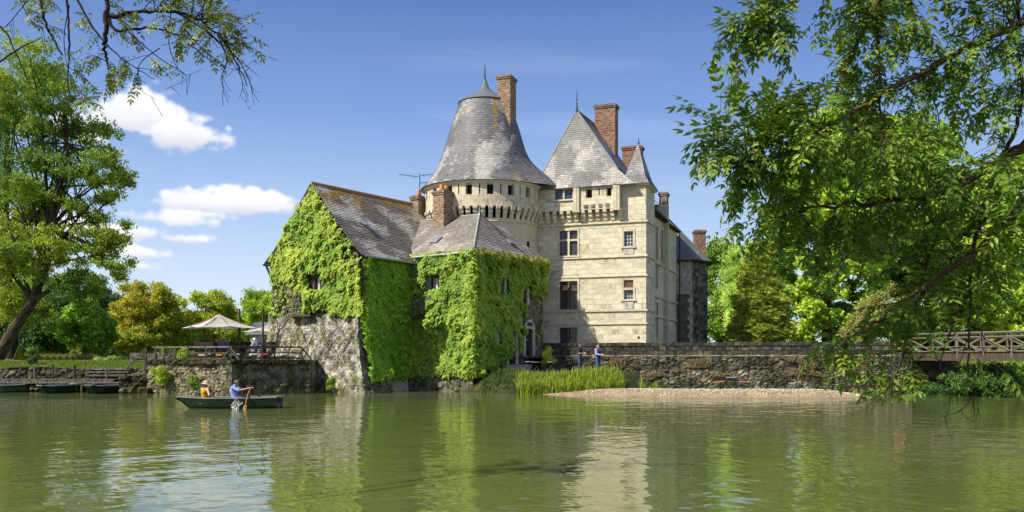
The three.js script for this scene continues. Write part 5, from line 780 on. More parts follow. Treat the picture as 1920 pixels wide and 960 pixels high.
function person(label, pos, turn, J, o, group) {           // J: joints in metres with the figure facing +z; L is its left (+x)
  const g = thing('person', label, 'person', group, pos, turn), v = (k) => V(...J[k]), up = v('head').sub(v('neck')).normalize(), f = V(...(J.face ?? [0, 0, 1])).normalize(), s = up.clone().cross(f).normalize(), H = v('head');
  const P = (x, y, z) => H.clone().addScaledVector(s, x).addScaledVector(up, y).addScaledVector(f, z);
  const torso = [[v('pelvis'), v('belly'), 0.135, 0.125], [v('belly'), v('chest'), 0.125, 0.15], [v('chest'), v('neck'), 0.12, 0.06], [v('shL'), v('shR'), 0.068, 0.068], [v('hipL'), v('hipR'), 0.1, 0.1]];
  const arm = (k) => [[v('sh' + k), v('el' + k), 0.058, 0.043], [v('el' + k), v('wr' + k), 0.043, 0.03]], leg = (k) => [[v('hip' + k), v('kn' + k), 0.09, 0.06], [v('kn' + k), v('an' + k), 0.06, 0.04]], foot = (k) => [[v('an' + k), v('to' + k), 0.045, 0.036]];
  const palm = (k) => { const w = v('wr' + k), d = w.clone().sub(v('el' + k)).normalize(); return [[w, w.clone().addScaledVector(d, 0.075), 0.028, 0.034]]; };
  const head = [[P(0, 0.02, -0.01), P(0, 0.05, 0), 0.098, 0.095], [P(0, -0.07, 0.035), P(0, -0.02, 0.03), 0.055, 0.075], [P(0, 0.0, 0.09), P(0, -0.025, 0.112), 0.014, 0.018], [P(0.092, -0.01, -0.01), P(0.096, 0.02, -0.015), 0.018, 0.02], [P(-0.092, -0.01, -0.01), P(-0.096, 0.02, -0.015), 0.018, 0.02], [v('neck'), P(0, -0.06, -0.01), 0.055, 0.052]];
  const fingers = []; for (const k of ['L', 'R']) { const w = v('wr' + k), d = w.clone().sub(v('el' + k)).normalize(), a = Math.abs(d.y) > 0.8 ? V(0, 0, 1) : V(0, 1, 0), b = a.clone().cross(d).normalize(), n = d.clone().cross(b); for (let i = 0; i < 4; i++) { const r0 = w.clone().addScaledVector(d, 0.085).addScaledVector(b, (i - 1.5) * 0.02), l = [0.07, 0.082, 0.078, 0.06][i], m = r0.clone().addScaledVector(d, l * 0.5), e = m.clone().addScaledVector(d, l * 0.2).addScaledVector(n, -l * 0.45); fingers.push(tubeG([r0, m, e], [0.0095, 0.009, 0.007], 6)); } const t0 = w.clone().addScaledVector(d, 0.03).addScaledVector(b, 0.028), t1 = t0.clone().addScaledVector(b, 0.03).addScaledVector(d, 0.03); fingers.push(tubeG([t0, t1, t1.clone().addScaledVector(d, 0.03)], [0.012, 0.0105, 0.008], 6)); }
  part('body', [sdfG([...torso, ...arm('L'), ...arm('R'), ...palm('L'), ...palm('R'), ...leg('L'), ...leg('R'), ...foot('L'), ...foot('R'), [v('neck'), P(0, -0.05, 0), 0.055, 0.052]]), sdfG(head, 0.009, 0.02), ...fingers], SKIN, g);
  part('eyes', [-1, 1].map((e) => { const q = new THREE.SphereGeometry(0.011, 8, 6), p = P(e * 0.034, 0.012, 0.088); q.translate(p.x, p.y, p.z); return q; }), HAIR([0.02, 0.015, 0.01]), g);
  part('mouth', tubeG([P(-0.024, -0.062, 0.084), P(0, -0.066, 0.09), P(0.024, -0.062, 0.084)], [0.004, 0.006, 0.004], 5), std([0.35, 0.12, 0.1]), g);
  const sl = o.sleeve ?? 0.8, sleeve = (k) => { const a = v('sh' + k), b = v('el' + k); return sl > 1 ? [[a, b, 0.06, 0.048], [b, v('wr' + k), 0.048, 0.034]] : sl > 0 ? [[a, a.clone().lerp(b, sl), 0.062, 0.05]] : []; };
  part(o.dress ? 'dress' : 'shirt', sdfG([...torso, ...sleeve('L'), ...sleeve('R')].map(([a, b, x, y]) => [a, b, x, y]).filter((_, i) => sl > 0 || i !== 3).concat(o.dress ? ['L', 'R'].map((k) => [v('hip' + k), v('hip' + k).lerp(v('kn' + k), 0.8), 0.11, 0.11]) : []), 0.022, 0.03, 0.018), cloth(o.shirt), g);
  if (!o.dress) part('trousers', sdfG([[v('hipL'), v('hipR'), 0.105, 0.105], ...leg('L'), ...leg('R')], 0.022, 0.03, 0.016), cloth(o.pants), g);
  part('shoes', [sdfG(foot('L'), 0.014, 0.02, 0.012), sdfG(foot('R'), 0.014, 0.02, 0.012)], HAIR(o.shoes ?? [0.05, 0.04, 0.035]), g);
  if (o.hair) part('hair', sdfG([[P(0, 0.055, -0.03), P(0, 0.075, 0.02), 0.095, 0.085], [P(0.06, 0.02, -0.05), P(-0.06, 0.02, -0.05), 0.065, 0.065], ...(o.longHair ? [[P(0.04, 0, -0.06), P(0.05, -o.longHair, -0.05), 0.07, 0.05], [P(-0.04, 0, -0.06), P(-0.05, -o.longHair, -0.05), 0.07, 0.05]] : [])], 0.013, 0.03), HAIR(o.hair), g);
  if (o.hat) { const h = latheG([[0.0, 0.11], [0.06, 0.108], [0.095, 0.08], [0.112, 0], [0.15, -0.035], [0.205, -0.06], [0.2, -0.066], [0.11, -0.012], [0.09, 0.07], [0, 0.1]], 24), m = new THREE.Matrix4().makeBasis(s, up, f).setPosition(P(0, 0.085, -0.01)); h.applyMatrix4(m); part('sun_hat', h, cloth(o.hat), g); }
  if (o.vest) part('vest', sdfG(torso.slice(0, 3), 0.022, 0.03, 0.034), cloth(o.vest), g);
  if (o.glasses) part('sunglasses', [-1, 1].map((e) => { const q = new THREE.SphereGeometry(0.024, 10, 6); q.scale(1, 0.7, 0.4); q.applyMatrix4(new THREE.Matrix4().makeBasis(s, up, f).setPosition(P(e * 0.036, 0.014, 0.096))); return q; }), MAT.glass, g);
  return g;
}
const STAND = { pelvis: [0, 0.95, 0], belly: [0, 1.12, 0.01], chest: [0, 1.3, 0], neck: [0, 1.48, -0.01], head: [0, 1.61, 0.02], shL: [0.19, 1.42, 0], shR: [-0.19, 1.42, 0], elL: [0.24, 1.14, 0.06], elR: [-0.24, 1.14, 0.06], wrL: [0.12, 1.1, 0.3], wrR: [-0.12, 1.1, 0.3], hipL: [0.09, 0.92, 0], hipR: [-0.09, 0.92, 0], knL: [0.1, 0.5, 0.03], knR: [-0.1, 0.5, 0.03], anL: [0.1, 0.085, -0.02], anR: [-0.1, 0.085, -0.02], toL: [0.12, 0.05, 0.13], toR: [-0.12, 0.05, 0.13] };
const SIT = { pelvis: [0, 0.13, 0], belly: [0, 0.3, 0.0], chest: [0, 0.48, -0.02], neck: [0, 0.66, -0.01], head: [0, 0.79, 0.03], shL: [0.19, 0.6, -0.01], shR: [-0.19, 0.6, -0.01], elL: [0.24, 0.34, 0.1], elR: [-0.24, 0.34, 0.1], wrL: [0.12, 0.34, 0.32], wrR: [-0.12, 0.34, 0.32], hipL: [0.09, 0.11, 0.02], hipR: [-0.09, 0.11, 0.02], knL: [0.12, 0.14, 0.44], knR: [-0.12, 0.14, 0.44], anL: [0.12, -0.3, 0.42], anR: [-0.12, -0.3, 0.42], toL: [0.13, -0.34, 0.57], toR: [-0.13, -0.34, 0.57] };
const pose = (base, o) => ({ ...base, ...o });

// ------------------------------------------------------------------ rowing boats
function hullParts(parent, L = 4.36, W = 0.68) {
  const N = 22, st = []; for (let i = 0; i <= N; i++) { const t = i / N, x = (t - 0.5) * L, w = W * (0.52 + 0.48 * smooth(0, 0.42, t) - 0.12 * smooth(0.6, 1, t)), bot = -0.1 + 0.5 * (1 - smooth(-0.02, 0.19, t)) + 0.03 * smooth(0.8, 1, t), top = 0.44 + 0.05 * (1 - smooth(0, 0.3, t)) + 0.03 * smooth(0.7, 1, t); st.push([x, w, bot, top]); }
  const shell = (s, k, lift) => { const ring = ([x, w, b, t]) => [[x, t, w - k], [x, lerp(b, t, 0.35) + lift * 0.6, w * 0.95 - k], [x, b + lift, w * 0.78 - k], [x, b + lift, -w * 0.78 + k], [x, lerp(b, t, 0.35) + lift * 0.6, -w * 0.95 + k], [x, t, -w + k]]; for (let i = 0; i < N; i++) { const a = ring(st[i]), b = ring(st[i + 1]); for (let j = 0; j < 5; j++) k ? s.quad(a[j], a[j + 1], b[j + 1], b[j]) : s.quad(a[j], b[j], b[j + 1], a[j + 1]); } for (const i of [0, N]) { const a = ring(st[i]); s.quad(a[0], a[1], a[4], a[5]); s.quad(a[1], a[2], a[3], a[4]); } };
  const outS = new Soup(), inS = new Soup(); shell(outS, 0, 0); shell(inS, 0.035, 0.05);
  part('hull', outS.geo(), MAT.boat, parent); part('hull_inside', inS.geo(), MAT.boatPale, parent);
  const rim = (e) => tubeG(st.map(([x, w, b, t]) => V(x, t + 0.005, e * (w - 0.012))), st.map(() => 0.032), 6);
  part('gunwale', [rim(1), rim(-1), tubeG([V(st[0][0], st[0][3], st[0][1]), V(st[0][0], st[0][3], -st[0][1])], [0.032, 0.032], 6), tubeG([V(st[N][0] + 0.04, st[N][3] + 0.01, st[N][1]), V(st[N][0] + 0.04, st[N][3] + 0.01, -st[N][1])], [0.045, 0.045], 6)], MAT.boatPale, parent);
  for (const f of [-0.24, 0.073, 0.355]) part('thwart', boxG(f * L - 0.13, f * L + 0.13, 0.2, 0.24, -W * 0.82, W * 0.82), MAT.greyWood, parent);
}
{
  const X = -12.3, Z = -38.6, B = thing('rowing_boat', 'dark green rowing boat carrying two people on open water', 'boat', 'rowing boats', [X, 0.0, Z], 0.03); hullParts(B);
  for (const [e, label] of [[1, 'wooden oar on the near side of the rowed boat dipping into water'], [-1, 'wooden oar on the far side of the rowed boat']]) {
    const O = thing('oar', label, 'oar', 'oars of the rowed boat', [X, 0, Z]), hand = V(0.98, 0.9, e * 0.16), lock = V(0.99, 0.6, e * 0.62), tip = e > 0 ? V(1.02, -0.12, 1.32) : V(1.3, 0.0, -1.4);
    part('shaft', tubeG([hand, lock, lock.clone().lerp(tip, 0.75)], [0.03, 0.034, 0.03], 8), MAT.oarWood, O); part('blade', (() => { const d = tip.clone().sub(lock).normalize(), g = new THREE.BoxGeometry(0.13, 0.5, 0.022); g.applyQuaternion(new THREE.Quaternion().setFromUnitVectors(V(0, 1, 0), d)); const p = lock.clone().lerp(tip, 0.85); g.translate(p.x, p.y, p.z); return g; })(), MAT.oarWood, O);
  }
  person('rower in light blue shirt and dark trousers pulling the oars', [X + 0.3, 0.22, Z], Math.PI / 2, pose(SIT, { pelvis: [0, 0.13, 0], belly: [0, 0.32, -0.08], chest: [0, 0.52, -0.12], neck: [0, 0.73, -0.08], head: [0, 0.86, 0.0], shL: [0.19, 0.66, -0.1], shR: [-0.19, 0.66, -0.1], elL: [0.25, 0.55, 0.2], elR: [-0.25, 0.55, 0.2], wrL: [0.15, 0.64, 0.58], wrR: [-0.15, 0.64, 0.58], knL: [0.13, 0.3, 0.45], knR: [-0.13, 0.3, 0.45], anL: [0.13, -0.06, 0.72], anR: [-0.13, -0.06, 0.72], toL: [0.14, 0.02, 0.86], toR: [-0.14, 0.02, 0.86], face: [0.1, -0.15, 1] }), { shirt: [0.33, 0.42, 0.78], pants: [0.02, 0.025, 0.05], hair: [0.1, 0.07, 0.05], sleeve: 0.9, glasses: true }, 'people in the rowing boat');
  person('passenger in mustard dress and wide pale sun hat', [X - 1.05, 0.22, Z + 0.02], 2.5, pose(SIT, { wrR: [-0.2, 0.2, 0.1], elR: [-0.4, 0.36, -0.06], elL: [0.24, 0.33, 0.06], wrL: [0.16, 0.36, 0.34], anL: [0.12, -0.06, 0.6], anR: [-0.12, -0.06, 0.6], toL: [0.13, -0.05, 0.74], toR: [-0.13, -0.05, 0.74], face: [0.5, -0.1, 1] }), { shirt: [0.62, 0.38, 0.01], dress: true, sleeve: 0, hair: [0.12, 0.07, 0.04], longHair: 0.12, hat: [0.72, 0.55, 0.42] }, 'people in the rowing boat');
  const r = rngOf(12), drops = []; for (let i = 0; i < 170; i++) { const q = new THREE.IcosahedronGeometry(0.006 + r() * 0.011, 0), h = r() * r(); q.scale(1, 1.4, 1); q.translate(X + 0.62 + (r() - 0.5) * 0.5 * (0.4 + h) + 0.1 * h, 0.0 + h * 0.6, Z + 1.15 + (r() - 0.5) * 0.35); drops.push(q); }
  const sp = part('water_splash', drops, std([0.85, 0.88, 0.9], { roughness: 0.2 }), scene); sp.userData = { kind: 'stuff', label: 'white water drops splashing beside the near oar', category: 'splash' };
  // moored boats
  for (const [px, d, turn, roll, label] of [[18, 55.2, 0.25, 0.02, 'moored green boat half hidden under the jetty at the left edge'], [104, 54.2, 1.05, 0.02, 'moored green boat in the middle of the jetty, bow turned left'], [189, 53.6, 1.25, -0.02, 'moored green boat nearest the stone steps, seen almost end on']]) { const M = thing('rowing_boat', label, 'boat', 'rowing boats', [(px - 960) / FOCAL * d, 0.02, -d], turn); M.rotation.z = roll; hullParts(M, 2.05, 0.56); }
}
// ------------------------------------------------------------------ left bank: retaining wall, jetty, steps
{
  const W = thing('bank_wall', 'dark rubble retaining wall behind the jetty', 'wall', null, [-60, 0, -57.35]);
  part('wall_face', rubbleG((u, v, w) => [u, v + 0.1 * Math.sin(u * 0.7) * smooth(0.5, 1.4, v), w], 0, 38.4, -0.5, 1.46, { sw: 0.4, sh: 0.24, depth: 0.13, step: 0.085, seed: 71, rough: 0.06, color: (id, u, v) => { const k = 0.28 + 0.5 * id, m = smooth(0.5, 0.65, fbm(u, v * 2, 4, 3)); return [lerp(k, 0.16, m * 0.5), lerp(k, 0.19, m * 0.5), lerp(k * 0.9, 0.07, m * 0.5)]; } }), MAT.rubble, W);
  part('wall_top', rubbleG((u, v, w) => [u, 1.44 + w * 0.5 + 0.1 * Math.sin(u * 0.7), 0.05 - v], 0, 38.4, 0, 0.6, { sw: 0.5, sh: 0.4, depth: 0.08, step: 0.15, seed: 72, color: (id) => [0.45 + id * 0.25, 0.42 + id * 0.25, 0.3 + id * 0.2] }), MAT.rubble, W);
  const J = thing('jetty', 'long low wooden jetty with moored boats', 'jetty', null, [-40, 0, -56.9]), r = rngOf(6);
  for (let i = 0; i < 74; i++) part('plank', boxG(i * 0.205, i * 0.205 + 0.19, 0.76 + (r() - 0.5) * 0.012, 0.81 + (r() - 0.5) * 0.012, 0, 1.75 + (r() - 0.5) * 0.06), i % 3 ? MAT.greyWood : MAT.oldWood, J);
  part('edge_beam', boxG(0, 15.2, 0.56, 0.755, 1.62, 1.74), MAT.greyWood, J); part('edge_beam', boxG(0, 15.2, 0.56, 0.755, 0.1, 0.22), MAT.oldWood, J);
  for (let i = 0; i < 8; i++) part('pile', [barG(V(1 + i * 1.95, -1.1, 1.55), V(1 + i * 1.95, 0.56, 1.55), 0.09), barG(V(1 + i * 1.95, -1.1, 0.3), V(1 + i * 1.95, 0.56, 0.3), 0.09)], MAT.darkWood, J);
  for (const [px, h, m] of [[65, 1.55, MAT.greyWood], [99, 1.75, MAT.oldWood], [125, 1.55, MAT.oldWood], [140, 1.7, MAT.darkWood], [200, 1.5, MAT.greyWood]]) { const x = (px - 960) / FOCAL * 56 + 40; part('mooring_post', barG(V(x, 0.3, 0.9), V(x, h, 0.9), 0.07, 0.06), m, J); }
  const S = thing('jetty_steps', 'wide weathered timber steps climbing from the jetty to the lawn', 'steps', null, [-27.2, 0, -57.0]);
  for (let i = 0; i < 3; i++) part('tread', boxG(0, 2.6, 0.98 + i * 0.22, 1.06 + i * 0.22, 0.15 - i * 0.35, 0.5 - i * 0.35), MAT.greyWood, S);
  const Q = thing('stone_landing', 'crumbling mossy stone landing between jetty and terrace', 'steps', null, [-24.0, 0, -56.2]);
  const mossy = { sw: 0.6, sh: 0.35, depth: 0.16, step: 0.08, rough: 0.12, color: (id, u, v) => { const k = 0.3 + 0.4 * id, m = smooth(0.42, 0.6, fbm(u * 2, v * 2, 14, 3)); return [lerp(k, 0.26, m), lerp(k * 0.95, 0.25, m), lerp(k * 0.75, 0.06, m)]; } };
  part('block_face', rubbleG((u, v, w) => [u, v, 2.0 + w], 0, 2.0, -0.5, 1.05, { ...mossy, seed: 81 }), MAT.rubble, Q); part('block_top', rubbleG((u, v, w) => [u, 1.05 + w * 0.6, 2.0 - v], 0, 2.0, 0, 3.2, { ...mossy, seed: 82 }), MAT.rubble, Q); part('block_side', rubbleG((u, v, w) => [0.0 - w, v, 2.0 - u], 0, 3.2, -0.5, 1.05, { ...mossy, seed: 83 }), MAT.rubble, Q);
  part('lower_step', rubbleG((u, v, w) => [u + 0.4, 0.3 + w * 0.6, 2.9 - v], 0, 1.7, 0, 1.0, { ...mossy, seed: 84 }), MAT.rubble, Q); part('lower_face', rubbleG((u, v, w) => [u + 0.4, v, 2.9 + w], 0, 1.7, -0.5, 0.3, { ...mossy, seed: 85 }), MAT.rubble, Q);
  const P = thing('boarding_platform', 'small wooden boarding platform at the foot of the landing', 'platform', null, [-24.8, 0, -54.6]);
  for (let i = 0; i < 7; i++) part('plank', boxG(i * 0.19, i * 0.19 + 0.175, 0.6, 0.65, -1.1, 0.25), MAT.greyWood, P); part('frame', [boxG(0, 1.33, 0.42, 0.6, 0.15, 0.24), boxG(0, 1.33, 0.42, 0.6, -1.0, -0.9)], MAT.oldWood, P); for (const x of [0.06, 1.22]) part('pile', boxG(x, x + 0.13, -1.1, 0.42, 0.08, 0.22), MAT.darkWood, P);
  const Lw = thing('low_garden_wall', 'low pale rubble wall between lawn and terrace', 'wall', null, [-27.7, 1.85, -64.2]); part('core', boxG(0, 4.4, 0, 0.62, -0.35, -0.02), MAT.greyStone, Lw); ashlar(Lw.children[0], FLAT, 0, 4.4, 0, 0.64, { course: 0.21, length: 0.42, mats: [MAT.coping, MAT.greyStone, MAT.rubble], seed: 5, proud: 0.02, jitter: 0.05, name: 'stone' });
}
// ------------------------------------------------------------------ cafe terrace on its masonry pier
{
  const c = V(-16.4, 0, -51.5), e = V(-12.3, 0, -53.7), l = V(-22.2, 0, -54.2), T = thing('terrace_pier', 'squat masonry pier carrying the cafe terrace above the water', 'terrace', null);
  const face = (a, b, out) => { const d = b.clone().sub(a), L = d.length(); d.normalize(); const n = V(-d.z, 0, d.x); return [(u, v, w) => [a.x + d.x * u + n.x * (w + (1.9 - v) * 0.05), v, a.z + d.z * u + n.z * (w + (1.9 - v) * 0.05)], L, d, n]; };
  const [F1, L1, d1, n1] = face(l, c), [F2, L2, d2, n2] = face(c, e);
  part('wall_face', rubbleG(F1, 0, L1, -0.5, 1.84, { sw: 0.34, sh: 0.2, depth: 0.1, step: 0.06, seed: 91, rough: 0.1, color: (id, u, v) => { const k = 0.85 + 0.5 * id, m = smooth(1.35, 1.75, v) * 0.4 * smooth(0.4, 0.6, fbm(u * 2, v * 2, 3, 3)); return [lerp(k, 0.5, m), lerp(k * 0.93, 0.5, m), lerp(k * 0.76, 0.45, m)]; } }), MAT.rubble, T);
  part('wall_face', rubbleG(F2, 0, L2, -0.5, 1.84, { sw: 0.5, sh: 0.3, depth: 0.08, step: 0.07, seed: 92, rough: 0.08, color: (id, u, v) => { const k = 0.5 + 0.35 * id; return [k * 0.92, k, k * 0.8]; } }), MAT.rubble, T);  // shade painted in: darker stone colour than on the sunlit face
  const moss = { sw: 0.4, sh: 0.2, depth: 0.1, step: 0.06, rough: 0.09, color: (id, u, v) => { const m = smooth(0.35, 0.6, fbm(u * 3, v * 5, 8, 3)); return [lerp(0.42, 0.13, m), lerp(0.36, 0.14, m), lerp(0.16, 0.04, m)]; } };
  for (const [F, L, sd] of [[F1, L1, 93], [F2, L2, 94]]) part('mossy_cap', rubbleG((u, v, w) => F(u, v > 0.26 ? 2.04 + w * 0.3 : 1.78 + v, v > 0.26 ? 0.16 - (v - 0.26) + w * 0.2 : 0.14 + w), 0, L, 0, 0.7, { ...moss, seed: sd }), MAT.rubble, T);
  const fl = new Soup(), y = 2.02; fl.quad([l.x, y, l.z - 0.2], [c.x, y, c.z - 0.3], [-13.2, y, -60.8], [-22.2, y, -61]); fl.tri([c.x, y, c.z - 0.3], [e.x, y, e.z - 0.2], [-13.2, y, -60.8]); part('terrace_floor', fl.geo(), MAT.coping, T);
  part('side_face', rubbleG((u, v, w) => [e.x + w + 0.0 - u * 0.02, v, e.z - u], 0, 3.5, -0.5, 2.0, { sw: 0.5, sh: 0.3, seed: 96 }), MAT.rubble, T); part('side_face', rubbleG((u, v, w) => [l.x - w, v, l.z - u], 0, 6, -0.5, 2.0, { sw: 0.5, sh: 0.3, seed: 97 }), MAT.rubble, T);
  part('corner_stone', [boxG(c.x - 0.16, c.x + 0.16, -0.5, 1.8, c.z - 0.12, c.z + 0.09)], MAT.coping, T);
  // railing
  const R = thing('terrace_railing', 'rustic dark timber railing round the cafe terrace', 'railing', null), p = (F, u, yy, w = -0.28) => V(...F(u, yy, w));
  const posts1 = [0.25, 0.95, 1.85, 2.9, 4.3, L1 - 0.15], posts2 = [1.9, L2 - 0.35];
  posts1.forEach((u, i) => part('post', beamG(p(F1, u, 2.0), p(F1, u, 2.86), i === 3 ? 0.16 : 0.1, 0.1), MAT.oldWood, R)); posts2.forEach((u) => part('post', beamG(p(F2, u, 2.0), p(F2, u, 2.84), 0.12, 0.1), MAT.oldWood, R));
  for (const [yy, h] of [[2.8, 0.1], [2.45, 0.07], [2.12, 0.08]]) { part('rail', beamG(p(F1, yy > 2.7 ? 0.0 : 2.9, yy), p(F1, L1 - 0.1, yy), 0.08, h), yy > 2.7 ? MAT.greyWood : MAT.oldWood, R); part('rail', beamG(p(F2, 0.05, yy), p(F2, L2 - 0.3, yy), 0.08, h), MAT.oldWood, R); }
  part('brace', beamG(p(F1, L1 - 0.15, 2.8), p(F1, L1 - 0.6, 2.06, 0.02), 0.08, 0.06), MAT.greyWood, R); part('brace', beamG(p(F2, 0.12, 2.8), p(F2, 0.55, 2.06, 0.02), 0.16, 0.06), MAT.greyWood, R); part('brace', beamG(p(F1, 1.85, 2.75), p(F1, 1.2, 2.06), 0.07, 0.07), MAT.oldWood, R); part('brace', beamG(p(F2, L2 - 0.35, 2.75), p(F2, L2 + 0.25, 2.05), 0.07, 0.07), MAT.oldWood, R);
  const H = thing('stair_handrail', 'sloping timber handrail beside the stone landing', 'railing', null); part('rail', beamG(V(-22.55, 2.75, -54.6), V(-23.75, 1.2, -54.2), 0.09, 0.09), MAT.greyWood, H); part('post', beamG(V(-22.55, 0.9, -54.6), V(-22.55, 2.8, -54.6), 0.12, 0.12), MAT.oldWood, H); part('rail', beamG(V(-22.55, 2.05, -54.6), V(-23.3, 2.05, -54.4), 0.07, 0.07), MAT.oldWood, H);
  // bench with cushions along the railing
  const Bn = thing('terrace_bench', 'low timber bench running along the terrace railing', 'bench', null); part('seat', beamG(p(F1, 3.2, 2.2, -0.75), p(F1, L1 - 0.4, 2.2, -0.75), 0.42, 0.06), MAT.oldWood, Bn); part('seat', beamG(p(F2, 0.1, 2.2, -0.75), p(F2, L2 - 0.6, 2.2, -0.75), 0.42, 0.06), MAT.oldWood, Bn); for (const [F, u] of [[F1, 3.4], [F1, 5.2], [F2, 0.4], [F2, 2.2], [F2, 3.6]]) part('leg', beamG(p(F, u, 2.02, -0.75), p(F, u, 2.17, -0.75), 0.36, 0.1), MAT.darkWood, Bn);
  const cush = (F, u, w, col, label) => { const g = new THREE.SphereGeometry(0.5, 16, 10), pos = g.attributes.position; for (let i = 0; i < pos.count; i++) { const s = (x) => Math.sign(x) * Math.sqrt(Math.abs(x) * 2) / 2; pos.setXYZ(i, s(pos.getX(i)) * w, pos.getY(i) * 0.2, s(pos.getZ(i)) * 0.4); } g.computeVertexNormals(); const o = single('seat_cushion', label, 'cushion', g, cloth(col), 'cushions on the terrace bench'), q = p(F, u, 2.33, -0.75), d = F === F1 ? d1 : d2; o.position.copy(q); o.rotation.y = -Math.atan2(d.z, d.x); };
  cush(F1, 3.75, 0.85, [0.6, 0.55, 0.42], 'cream cushion at the left end of the terrace bench'); cush(F1, 5.0, 0.6, [0.6, 0.3, 0.05], 'orange cushion on the terrace bench near the dark-clothed guest'); cush(F2, 0.45, 0.6, [0.62, 0.6, 0.66], 'whitish cushion beside the slanting railing brace'); cush(F2, 1.55, 0.55, [0.66, 0.6, 0.54], 'off-white cushion left of the pink one'); cush(F2, 2.15, 0.55, [0.6, 0.08, 0.18], 'pink cushion on the terrace bench'); cush(F2, 3.35, 0.5, [0.66, 0.6, 0.52], 'cream cushion at the house end of the terrace bench');
  const BK = thing('windbreak_fence', 'dark boarded windbreak at the back of the terrace', 'fence', null, [-21.0, 2.02, -58.6]); for (let i = 0; i < 2; i++) part('board', boxG(0, 6.3, 0.72 + i * 0.24, 0.94 + i * 0.24, 0, 0.05), MAT.darkWood, BK); for (let i = 0; i < 5; i++) part('post', boxG(i * 1.54, i * 1.54 + 0.12, 0, 1.25, -0.12, -0.002), MAT.darkWood, BK); part('brace', beamG(V(0.2, 0.1, 0.1), V(1.6, 0.9, 0.1), 0.08, 0.06), MAT.oldWood, BK);
  const tb = (x, z, label) => { const t = thing('cafe_table', label, 'table', 'tables on the terrace', [x, 2.02, z]); part('table_top', (() => { const g = new THREE.CylinderGeometry(0.48, 0.48, 0.04, 24); g.translate(0, 0.73, 0); return g; })(), MAT.oldWood, t); part('pedestal', barG(V(0, 0.03, 0), V(0, 0.72, 0), 0.04), MAT.iron, t); part('base', (() => { const g = new THREE.CylinderGeometry(0.05, 0.24, 0.05, 16); g.translate(0, 0.026, 0); return g; })(), MAT.iron, t); };
  tb(-18.0, -56.3, 'round cafe table between the dark-clothed guest and the parasol pole'); tb(-16.55, -56.6, 'round cafe table in front of the white-haired guest');
  const chair = (x, z, turn, label) => { const t = thing('cafe_chair', label, 'chair', 'chairs on the terrace', [x, 2.02, z], turn); part('seat', boxG(-0.22, 0.22, 0.43, 0.46, -0.22, 0.22), MAT.darkWood, t); for (const sx of [-1, 1]) { part('leg', beamG(V(sx * 0.2, 0, 0.2), V(sx * 0.2, 0.43, 0.16), 0.035, 0.035), MAT.iron, t); part('leg', beamG(V(sx * 0.2, 0, -0.24), V(sx * 0.2, 0.88, -0.24), 0.035, 0.035), MAT.iron, t); } for (let i = 0; i < 3; i++) part('back_slat', boxG(-0.2, 0.2, 0.56 + i * 0.12, 0.63 + i * 0.12, -0.235, -0.215), MAT.darkWood, t); };
  chair(-18.75, -56.1, Math.PI / 2, 'dark cafe chair under the dark-clothed guest'); chair(-18.05, -55.5, Math.PI, 'dark cafe chair under the guest in violet'); chair(-16.2, -55.9, -Math.PI * 0.65, 'dark cafe chair under the white-haired guest');
  person('seated guest in black with short dark hair under the parasol', [-18.75, 2.47, -56.1], Math.PI / 2, SIT, { shirt: [0.02, 0.015, 0.02], pants: [0.03, 0.03, 0.04], hair: [0.015, 0.012, 0.01], sleeve: 2 }, 'guests on the terrace');
  person('seated guest in violet top with long brown hair', [-18.05, 2.47, -55.5], Math.PI, SIT, { shirt: [0.1, 0.07, 0.3], pants: [0.08, 0.06, 0.22], hair: [0.14, 0.08, 0.04], longHair: 0.2, sleeve: 2 }, 'guests on the terrace');
  person('seated white-haired guest in pale blue shirt', [-16.2, 2.47, -55.9], -Math.PI * 0.6, SIT, { shirt: [0.45, 0.5, 0.68], pants: [0.3, 0.28, 0.24], hair: [0.6, 0.58, 0.56], sleeve: 0.9 }, 'guests on the terrace');
  const parasol = (x, z, turn, top, rim, rad, label) => {
    const t = thing('parasol', label, 'parasol', 'parasols on the terrace', [x, 2.02, z], turn), s = new Soup(), n = 8, pt = (i, f) => { const a = i * Math.PI / 2, b = (i + 1) * Math.PI / 2; return [a, b]; };
    for (let i = 0; i < 4; i++) for (let h = 0; h < 2; h++) { const A = V(Math.cos(i * Math.PI / 2), 0, Math.sin(i * Math.PI / 2)), Bq = V(Math.cos((i + 1) * Math.PI / 2), 0, Math.sin((i + 1) * Math.PI / 2)), M = A.clone().add(Bq).multiplyScalar(0.5), a = h ? M : A, b = h ? Bq : M, ya = (q) => rim + (q === M ? 0.07 : 0); const N = 6, at3 = (f, g) => { const p = a.clone().lerp(b, g).multiplyScalar(rad * f), yy = lerp(top, lerp(ya(a), ya(b), g), f) - 0.12 * Math.sin(f * Math.PI) - 0.05 * Math.sin(g * Math.PI) * f; return [p.x, yy, p.z]; }; for (let j = 0; j < N; j++) for (let q = 0; q < 4; q++) s.quad(at3(j / N, q / 4), at3(j / N, (q + 1) / 4), at3((j + 1) / N, (q + 1) / 4), at3((j + 1) / N, q / 4)); }
    part('canopy', s.geo(), MAT.canvas, t); part('pole', barG(V(0, 0, 0), V(0, top + 0.08, 0), 0.045), MAT.oarWood, t); part('base', boxG(-0.35, 0.35, 0, 0.12, -0.35, 0.35), MAT.greyStone, t);
    for (let i = 0; i < 8; i++) { const a = i * Math.PI / 4, q = i % 2 ? rad * 0.707 : rad; part('rib', beamG(V(0, top - 0.07, 0), V(Math.cos(a) * q * 0.97, rim - 0.03 + (i % 2 ? 0.07 : 0), Math.sin(a) * q * 0.97), 0.03, 0.03), MAT.oarWood, t); }
  };
